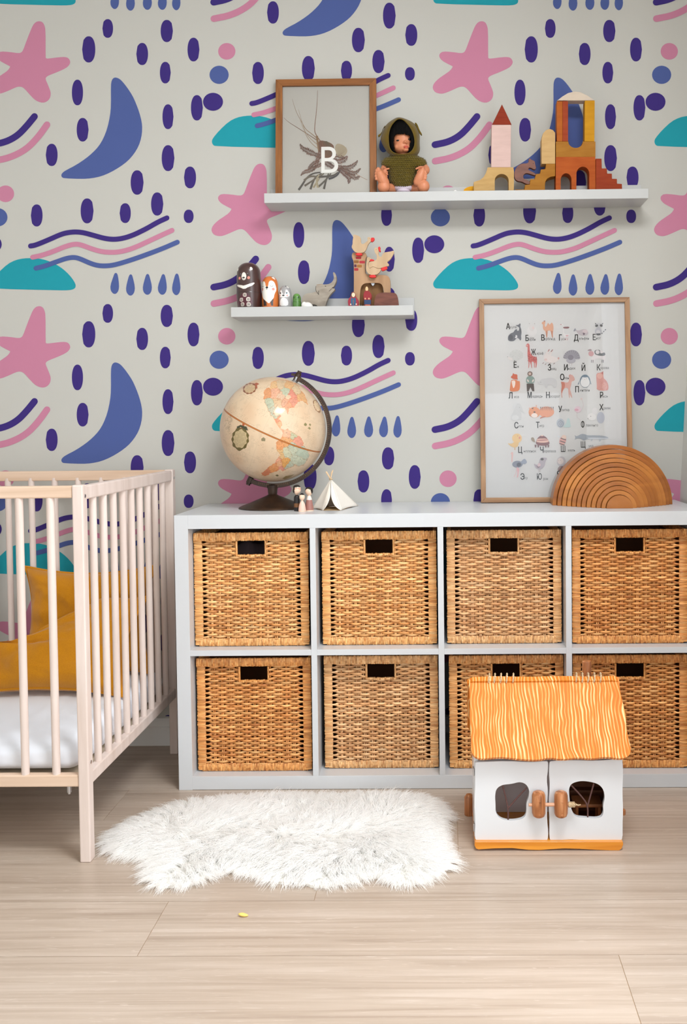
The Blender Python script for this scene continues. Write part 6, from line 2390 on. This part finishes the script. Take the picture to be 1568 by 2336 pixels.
def jump(u, v):
    y = 1000 + 715 * v
    cx = np.interp(y, ry, [r_[1] for r_ in rows_])
    hw = np.interp(y, ry, [r_[2] for r_ in rows_])
    a = 2 * PI * u
    x = cx + hw * math.cos(a)
    nr = y / 44.0
    stitch = abs(math.sin(PI * (x / 52.0 + 0.5 * (int(nr) % 2)))) * abs(math.sin(PI * nr))
    p = dp(x, y, 0)
    dd = 0.038
    yy = -0.052 - dd * math.sin(a)
    p = dp(cx + hw * math.cos(a) * (1 + 0.012 * stitch), y + 7 * math.sin(PI * x / 23), yy - 0.0048 * stitch * math.sin(a))
    return (p.x, min(p.y, -0.008), p.z)


b = MB()
b.grid(jump, 260, 150, wrapu=True, flip=False)
b.build('knitted_jumper', knit, doll, smooth='all')
b = MB()
rz = random.Random(4)
for _ in range(260):
    u = rz.random()
    v = rz.uniform(0.08, 0.4) if rz.random() < 0.7 else rz.uniform(0.9, 1)
    p = Vector(jump(u, v))
    d = Vector((math.cos(2 * PI * u), -math.sin(2 * PI * u), rz.uniform(-0.3, 0.8))).normalized() * rz.uniform(0.002, 0.005)
    q_ = p + d
    q_.y = min(q_.y, -0.004)
    b.tube([p, (p + q_) / 2 + Vector((rz.uniform(-.001, .001), 0, rz.uniform(-.001, .001))), q_], 0.00018, 3)
fz = b.build('yarn_fuzz', knit, doll)
fz['kind'] = 'stuff'
b = MB()
b.ell(tuple(dp(790, 1760, -0.062)), (215 * dk, 0.026, 105 * dk), None, 28, 16)
b.ell(tuple(dp(790, 1830, -0.066)), (150 * dk, 0.022, 70 * dk), None, 28, 16)
b.v = [(p[0], p[1], max(p[2], lift_)) for p in b.v]
b.build('pants', mat('lilac_cotton', (214, 200, 214), 0.85), doll, smooth='all')

# ================================================================== lower ledge
L6 = crop(530, 590, 6.0308)
WHT, BLK = (238, 232, 222), (24, 20, 20)
nest_m = painted('nesting_doll_lacquer', 0.32, 0.5, coat=0.3, bump=0.15, bscale=500)
FLOORPX = 655


def nest(label, cx, prof, base, shapes, yd, group='animal nesting dolls on the lower ledge', cat='nesting doll'):
    o = turned('nesting_doll', cx, FLOORPX, prof, None, base, shapes, L6, yd, n=260, z_floor=ZL + 0.0004, mat_=nest_m, sub=200)
    return tag(o, label, cat, group)


BR, MAR = (66, 40, 36), (78, 16, 34)
win = []
for x, y, s_ in ((209, 521, 25), (158, 583, 25), (256, 580, 27), (172, 645, 25), (258, 648, 27)):
    win.append((ellipse(x, y, s_, s_, 20, 0, 3), (232, 220, 208)))
    for dx in (-1, 1):
        for dy in (-1, 1):
            win.append((ellipse(x + dx * 9, y + dy * 9, 7.5, 7.5, 10, 0, 3), BLK))
nest('tallest nesting doll, dark brown bear with a pale chest mark and little windows', 235,
     [(160, 655), (170, 560), (172, 482), (168, 476), (166, 380), (163, 280), (160, 200), (150, 150), (122, 105), (80, 76), (40, 64), (0, 60)], BR,
     [(smooth_closed([(100, 660), (110, 580), (150, 520), (209, 482), (270, 520), (305, 580), (315, 660)], 2), MAR)] + win +
     [(smooth_closed([(85, 370), (130, 380), (200, 397), (260, 375), (347, 345), (320, 390), (260, 415), (200, 447), (150, 420), (100, 400)], 1), WHT),
      (ellipse(199, 268, 33, 54), WHT), (ellipse(195, 287, 19, 11), BLK), ([(195, 290), (199, 290), (199, 310), (195, 310)], BLK), ([(182, 307), (212, 307), (212, 311), (182, 311)], BLK),
      (ellipse(134, 290, 17, 20), (226, 140, 122)), (ellipse(264, 289, 18, 20), (226, 140, 122)), (ellipse(150, 238, 12, 13), (30, 22, 24)), (ellipse(254, 236, 12, 13), (30, 22, 24)), (ellipse(152, 235, 3, 4), (190, 190, 190)), (ellipse(252, 232, 3, 4), (190, 190, 190)),
      (ellipse(101, 168, 10, 20, 20, 0.35), WHT), (ellipse(297, 162, 15, 24, 20, -0.5), WHT), (band(476, 482), (44, 26, 24), 1)], -0.062)
nest('orange and white fox nesting doll with closed eyes, second tallest', 525,
     [(112, 655), (116, 560), (115, 500), (111, 400), (108, 340), (94, 295), (66, 260), (30, 249), (0, 247)], (206, 112, 46),
     [(smooth_closed([(418, 400), (425, 340), (455, 318), (478, 350), (482, 390), (500, 405), (520, 395), (525, 340), (550, 318), (590, 325), (612, 370), (625, 440), (600, 500), (590, 560), (560, 590), (525, 636), (490, 600), (440, 560), (425, 500), (415, 450)], 1), (238, 236, 228)),
      (ellipse(500, 413, 19, 13), BLK), ([(498, 424), (502, 424), (502, 436), (498, 436)], BLK), ([(486, 434), (512, 434), (506, 441), (492, 441)], BLK),
      (ellipse(433, 432, 14, 20), (224, 150, 140)), (ellipse(584, 435, 17, 18), (224, 150, 140)),
      ([(445, 560), (490, 610), (494, 660), (450, 660)], (50, 34, 32)), ([(545, 612), (585, 560), (580, 660), (556, 660)], (50, 34, 32)),
      (smooth_closed([(548, 258), (585, 262), (612, 305), (580, 290)], 1), (236, 232, 226)), (smooth_closed([(546, 256), (570, 256), (575, 262), (556, 266)], 1), BLK), (smooth_closed([(456, 270), (480, 254), (484, 260), (465, 280)], 1), BLK)] +
     [([(426 + i * 4, 383 + 14 * math.sin(PI * i / 8) - 0), (430 + i * 4, 383 + 14 * math.sin(PI * (i + 1) / 8)), (430 + i * 4, 388 + 14 * math.sin(PI * (i + 1) / 8)), (426 + i * 4, 388 + 14 * math.sin(PI * i / 8))], BLK) for i in range(8)] +
     [([(545 + i * 5, 383 + 15 * math.sin(PI * i / 8)), (550 + i * 5, 383 + 15 * math.sin(PI * (i + 1) / 8)), (550 + i * 5, 388 + 15 * math.sin(PI * (i + 1) / 8)), (545 + i * 5, 388 + 15 * math.sin(PI * i / 8))], BLK) for i in range(8)], -0.066)
nest('grey and white husky nesting doll between the fox and the green one', 732,
     [(88, 655), (91, 600), (90, 545), (84, 470), (74, 425), (54, 392), (26, 377), (0, 375)], (158, 156, 156),
     [(smooth_closed([(655, 520), (668, 470), (682, 432), (700, 460), (712, 500), (735, 505), (750, 470), (762, 430), (785, 455), (805, 500), (800, 530), (760, 542), (722, 540), (680, 545)], 1), (232, 232, 230)),
      (smooth_closed([(665, 600), (690, 555), (722, 540), (760, 560), (785, 600), (780, 660), (670, 660)], 1), (236, 236, 234)),
      (ellipse(678, 484, 10, 13), BLK), (ellipse(764, 484, 10, 13), BLK), (ellipse(764, 488, 6, 6), (60, 120, 140)), (ellipse(720, 517, 18, 9), BLK), ([(718, 522), (722, 522), (722, 534), (718, 534)], BLK),
      (ellipse(669, 518, 10, 12), (224, 160, 152)), (ellipse(771, 517, 12, 12), (224, 160, 152)), (smooth_closed([(752, 380), (782, 390), (796, 418), (765, 404)], 1), (226, 222, 216)), (smooth_closed([(738, 378), (754, 378), (752, 400), (746, 396)], 1), (50, 50, 54)), (smooth_closed([(690, 385), (706, 378), (704, 386), (694, 396)], 1), (50, 50, 54))], -0.066)
nest('small green nesting doll with tiny dark eyes, right of the husky', 890,
     [(59, 655), (61, 612), (60, 600), (55, 596), (57, 545), (50, 515), (32, 490), (14, 483), (0, 482)], (84, 132, 58),
     [(band(596, 604), (50, 88, 38), 1), (ellipse(860, 540, 9, 14), (34, 70, 34)), (ellipse(918, 540, 11, 14), (34, 70, 34)), (ellipse(887, 573, 6, 6), (40, 70, 30)), (ellipse(890, 500, 40, 14), (100, 150, 70))], -0.068)
c0 = at(*L6(1032, 625), 1, -0.09)
b = MB()
kx = (at(*L6(1132, 625), 1, -0.09) - c0).length / 100
b.ell((c0.x, c0.y, c0.z - 4 * kx), (82 * kx, 60 * kx, 36 * kx))
b.ell((c0.x - 40 * kx, c0.y - 8 * kx, c0.z + 12 * kx), (38 * kx, 34 * kx, 22 * kx))
b.ell((c0.x - 62 * kx, c0.y + 4 * kx, c0.z + 12 * kx), (18 * kx, 6 * kx, 16 * kx), (0, 0.5, 0))
zlow = ZL + 0.0004
zmin_ = min(p[2] for p in b.v)
b.v = [(p[0], p[1], zlow + (p[2] - zmin_) * (c0.z + 36 * kx - zlow) / (c0.z + 36 * kx - zmin_)) for p in b.v]
tag(b.build('toy_hare', mat('white_glaze', (232, 230, 226), 0.35), smooth=True), 'tiny white lying hare figure beside the green nesting doll', 'figurine')

# wooden elephant
L6y = -0.074


def flatfig(name, label, pts, cr, y, dep, m_, cat, sm=1, floor_px=None, zfl=None, parent=None, bevel=0.0012, group=None):
    P_ = []
    for p in (smooth_closed(pts, sm) if sm else pts):
        w_ = at(*cr(*p), 1, y)
        if floor_px is not None and p[1] > floor_px:
            w_.z = zfl
        P_.append(tuple(w_))
    b_ = MB().prism([P_], (0, dep, 0))
    o_ = b_.build(name, m_, parent, bevel=bevel)
    if cat:
        tag(o_, label, cat, group)
    return o_


grey_w = grain('grey_stained_wood', (136, 126, 114), (166, 156, 142), (16, 16, 60), rough=0.6, bump=0.08)
eo = flatfig('wooden_elephant', 'grey wooden elephant with its trunk raised, in the middle of the lower ledge', [(955, 640), (958, 560), (975, 512), (1012, 480), (1100, 470), (1160, 450), (1150, 420), (1146, 382), (1168, 362), (1220, 353), (1290, 356), (1345, 345), (1383, 312), (1402, 262), (1385, 200), (1392, 186), (1408, 188), (1430, 230), (1436, 290), (1422, 340), (1392, 393), (1368, 410), (1416, 408), (1406, 438), (1372, 468), (1330, 520), (1302, 580), (1285, 640), (1275, 672), (1175, 672), (1168, 640), (1120, 628), (1050, 640), (1040, 672), (958, 672)], L6, L6y, 0.022, grey_w, 'toy animal', 1, 654, ZL + 0.0004)
b = MB()
for pts in ([(1152, 378), (1146, 420), (1160, 455), (1192, 497)], [(1192, 497), (1186, 470), (1192, 440)], [(1370, 412), (1352, 430), (1330, 450)]):
    b.tube([tuple(at(*L6(*p), 1, L6y - 0.0003)) for p in smooth_open(pts, 2)], 0.0006, 6)
b.ell(tuple(at(*L6(1284, 379), 1, L6y - 0.0004)), (0.0022, 0.0006, 0.001), (0, 0.3, 0), 12, 6)
b.ell(tuple(at(*L6(1385, 400), 1, L6y - 0.0004)), (0.0026, 0.0006, 0.0012), (0, 0.7, 0), 12, 6)
b.build('carved_lines', mat('dark_line', (58, 48, 42), 0.7), eo, smooth=True)
b = MB()
b.tube([tuple(at(*L6(*p), 1, L6y - 0.0002)) for p in smooth_open([(1160, 362), (1180, 356), (1240, 352)], 2)], 0.0007, 6)
b.build('ear_edge', mat('tan_edge', (170, 140, 110), 0.7), eo, smooth=True)

# wooden castle with geese
T8 = crop(780, 520, 8.711)
TY = -0.078
tan_w = grain('castle_beech', (150, 114, 80), (180, 144, 108), (22, 22, 4), rough=0.55, bump=0.08, detail=4)
goose_w = grain('goose_maple', (178, 148, 114), (200, 172, 138), (30, 30, 4), rough=0.55, bump=0.06, detail=4)
red_p = mat('red_paint', (206, 24, 22), 0.45)
cas_o = [(235, 1560), (240, 1300), (242, 850), (236, 660), (215, 620), (198, 570), (204, 520), (228, 480), (268, 494), (350, 500), (430, 492), (470, 490), (490, 530), (492, 570), (474, 610), (464, 650), (462, 880), (478, 910), (515, 925), (560, 933), (700, 933), (850, 936), (910, 950), (948, 988), (962, 1050), (964, 1300), (966, 1560), (842, 1560), (840, 1300), (826, 1200), (800, 1130), (755, 1097), (700, 1090), (500, 1092), (430, 1112), (388, 1158), (368, 1240), (358, 1400), (355, 1560)]
cas = flatfig('toy_castle', 'natural wooden castle with tower, arch and painted bricks on the lower ledge', cas_o, T8, TY, 0.034, tan_w, 'wooden toy', 1, 1500, ZL + 0.0004)
flatfig('arch_backboard', None, [(362, 1560), (370, 1240), (390, 1160), (430, 1114), (500, 1094), (700, 1092), (755, 1100), (800, 1132), (824, 1200), (838, 1560)], T8, TY + 0.022, 0.006, grain('castle_back_wood', (120, 84, 48), (150, 110, 68), (22, 22, 4), rough=0.7), None, 1, 1500, ZL + 0.0004, cas, 0)
b = MB()
for (x0, y0, x1, y1), c_ in (((280, 568, 386, 618), (168, 30, 44)), ((240, 643, 340, 700), (132, 84, 24)), ((350, 652, 460, 705), (166, 26, 40)), ((247, 725, 294, 779), (84, 18, 50)), ((302, 729, 400, 785), (150, 96, 26)), ((247, 797, 330, 850), (160, 26, 38))):
    pts = ellipse((x0 + x1) / 2, (y0 + y1) / 2, (x1 - x0) / 2, (y1 - y0) / 2, 20, 0, 6)
    b.prism([[tuple(at(*T8(*p), 1, TY - 0.0005)) for p in pts]], (0, 0.001, 0), 0, c_)
b.build('painted_bricks', paint_m, cas)
b = MB()
b.prism([[tuple(at(*T8(*p), 1, TY + 0.004)) for p in smooth_closed([(575, 1092), (660, 1092), (640, 1130), (618, 1155), (596, 1130)], 1)]], (0, 0.012, 0))
b.build('pale_pendant', mat('pale_grey_paint', (190, 196, 202), 0.5), cas)


def goose(label, body, beak, feet, eye, y):
    o_ = flatfig('wooden_goose', label, body, T8, y, 0.012, goose_w, 'toy animal', 1, bevel=0.0010, group='wooden geese on the toy castle')
    for nm_, pts in (('beak', beak), ('feet', feet)):
        b_ = MB().prism([[tuple(at(*T8(*p), 1, y - 0.0004)) for p in smooth_closed(pts, 1)]], (0, 0.0128, 0))
        b_.build(nm_, red_p, o_, bevel=0.0008)
    b_ = MB().ell(tuple(at(*T8(*eye), 1, y)), (0.0008, 0.0005, 0.0008), None, 10, 6)
    b_.build('eye', mat('black_paint', (20, 18, 18), 0.4), o_)
    return o_


goose('wooden goose with raised wing perched on top of the castle tower', [(230, 122), (330, 155), (368, 182), (380, 215), (378, 290), (400, 320), (440, 315), (500, 265), (522, 240), (508, 215), (512, 190), (540, 178), (580, 190), (585, 265), (540, 300), (512, 350), (484, 430), (448, 478), (400, 496), (290, 496), (238, 455), (196, 390), (200, 350), (216, 320), (215, 250), (228, 190)],
      [(578, 192), (640, 190), (655, 212), (640, 250), (600, 278), (574, 262)], [(275, 496), (407, 496), (407, 546), (275, 546)], (547, 213), TY - 0.0145)
goose('wooden goose with spread wing at the right, its head thrown back', [(680, 388), (715, 393), (728, 430), (735, 480), (728, 520), (742, 565), (785, 578), (810, 520), (840, 487), (920, 475), (980, 465), (1030, 447), (1046, 480), (1000, 570), (960, 630), (905, 670), (905, 692), (940, 720), (936, 750), (880, 765), (785, 794), (740, 805), (690, 795), (640, 768), (600, 772), (555, 805), (532, 762), (527, 700), (550, 670), (640, 660), (690, 630), (700, 580), (690, 530), (660, 490), (645, 440), (650, 402)],
      [(716, 392), (748, 362), (770, 385), (764, 420), (780, 470), (745, 474), (730, 430)], [(778, 795), (895, 756), (913, 808), (815, 858), (782, 836)], (685, 428), TY - 0.0145)
goose('plump wooden goose nestled in the crook of the castle, below the spread wing', [(540, 580), (578, 598), (590, 625), (558, 645), (546, 666), (522, 700), (526, 762), (555, 810), (600, 777), (640, 773), (690, 801), (740, 811), (778, 803), (776, 850), (732, 900), (682, 932), (555, 932), (500, 880), (478, 800), (488, 720), (500, 650), (498, 600), (515, 582)],
      [(550, 660), (562, 625), (588, 618), (640, 630), (650, 652), (600, 662)], [(548, 931), (680, 931), (680, 986), (548, 986)], (541, 613), TY - 0.0148)

# little people
fy_ = -0.098
f_o = [(230, 1263), (258, 1285), (274, 1330), (276, 1362), (310, 1400), (336, 1450), (334, 1500), (318, 1560), (146, 1560), (124, 1510), (120, 1450), (142, 1398), (176, 1368), (182, 1310), (200, 1278)]
fg = flatfig('wooden_person', 'small wooden woman figure with brown hair, red sleeves and blue pinafore, beside the castle', f_o, T8, fy_, 0.014, mat('crimson_paint', (150, 20, 46), 0.5), 'figurine', 1, 1535, ZL + 0.0004, group='wooden figures by the toy castle')
b = MB()
LY = [0]


def fpt(pts, c_, sm=1, y=fy_):
    LY[0] += 1
    b.prism([[tuple(at(*T8(*p), 1, y - 0.0003 - 0.0001 * LY[0])) for p in (smooth_closed(pts, sm) if sm else pts)]], (0, 0.0004, 0), 0, c_)


fpt([(230, 1266), (258, 1290), (272, 1330), (272, 1372), (200, 1385), (180, 1365), (184, 1312), (204, 1282)], (104, 58, 44))
fpt(ellipse(232, 1330, 34, 44, 18), (232, 206, 176), 0)
fpt([(180, 1385), (205, 1390), (225, 1410), (260, 1380), (280, 1400), (286, 1545), (178, 1545)], (38, 84, 118))
fpt([(222, 1430), (236, 1430), (236, 1540), (222, 1540)], (140, 80, 70), 0)
fpt(ellipse(178, 1518, 14, 16, 12), (232, 206, 186), 0)
fpt(ellipse(288, 1515, 14, 16, 12), (232, 206, 186), 0)
b.build('painted_clothes', paint_m, fg)
LY[0] = 0
f_o = [(497, 1158), (522, 1180), (528, 1215), (525, 1250), (560, 1270), (592, 1320), (596, 1370), (580, 1420), (578, 1560), (448, 1560), (445, 1440), (432, 1400), (430, 1320), (450, 1268), (472, 1250), (468, 1210), (475, 1175)]
fg = flatfig('wooden_person', 'small wooden figure with fair head, red jumper and blue trousers under the castle arch', f_o, T8, fy_ + 0.003, 0.014, mat('scarlet_paint', (140, 14, 26), 0.5), 'figurine', 1, 1535, ZL + 0.0004, group='wooden figures by the toy castle')
b = MB()
fpt([(497, 1160), (520, 1180), (526, 1215), (522, 1248), (474, 1248), (470, 1210), (477, 1178)], (222, 186, 138), 1, fy_ + 0.003)
fpt([(446, 1430), (580, 1430), (578, 1520), (448, 1520)], (24, 56, 100), 0, fy_ + 0.003)
fpt([(470, 1520), (560, 1520), (562, 1548), (466, 1548)], (190, 88, 50), 0, fy_ + 0.003)
fpt(ellipse(467, 1405, 15, 16, 12), (228, 170, 130), 0, fy_ + 0.003)
fpt(ellipse(540, 1405, 15, 16, 12), (228, 170, 130), 0, fy_ + 0.003)
b.build('painted_clothes', paint_m, fg)
wal = grain('walnut', (84, 42, 32), (122, 70, 54), (14, 14, 60), rough=0.5, bump=0.12, dist=1.5)
flatfig('walnut_block', 'dark reddish brown rounded wooden block at the right foot of the castle', [(636, 1560), (648, 1450), (676, 1345), (725, 1297), (790, 1282), (1030, 1284), (1080, 1306), (1108, 1355), (1124, 1440), (1134, 1560)], T8, -0.102, 0.02, wal, 'wooden block', 1, 1535, ZL + 0.0004, bevel=0.002)
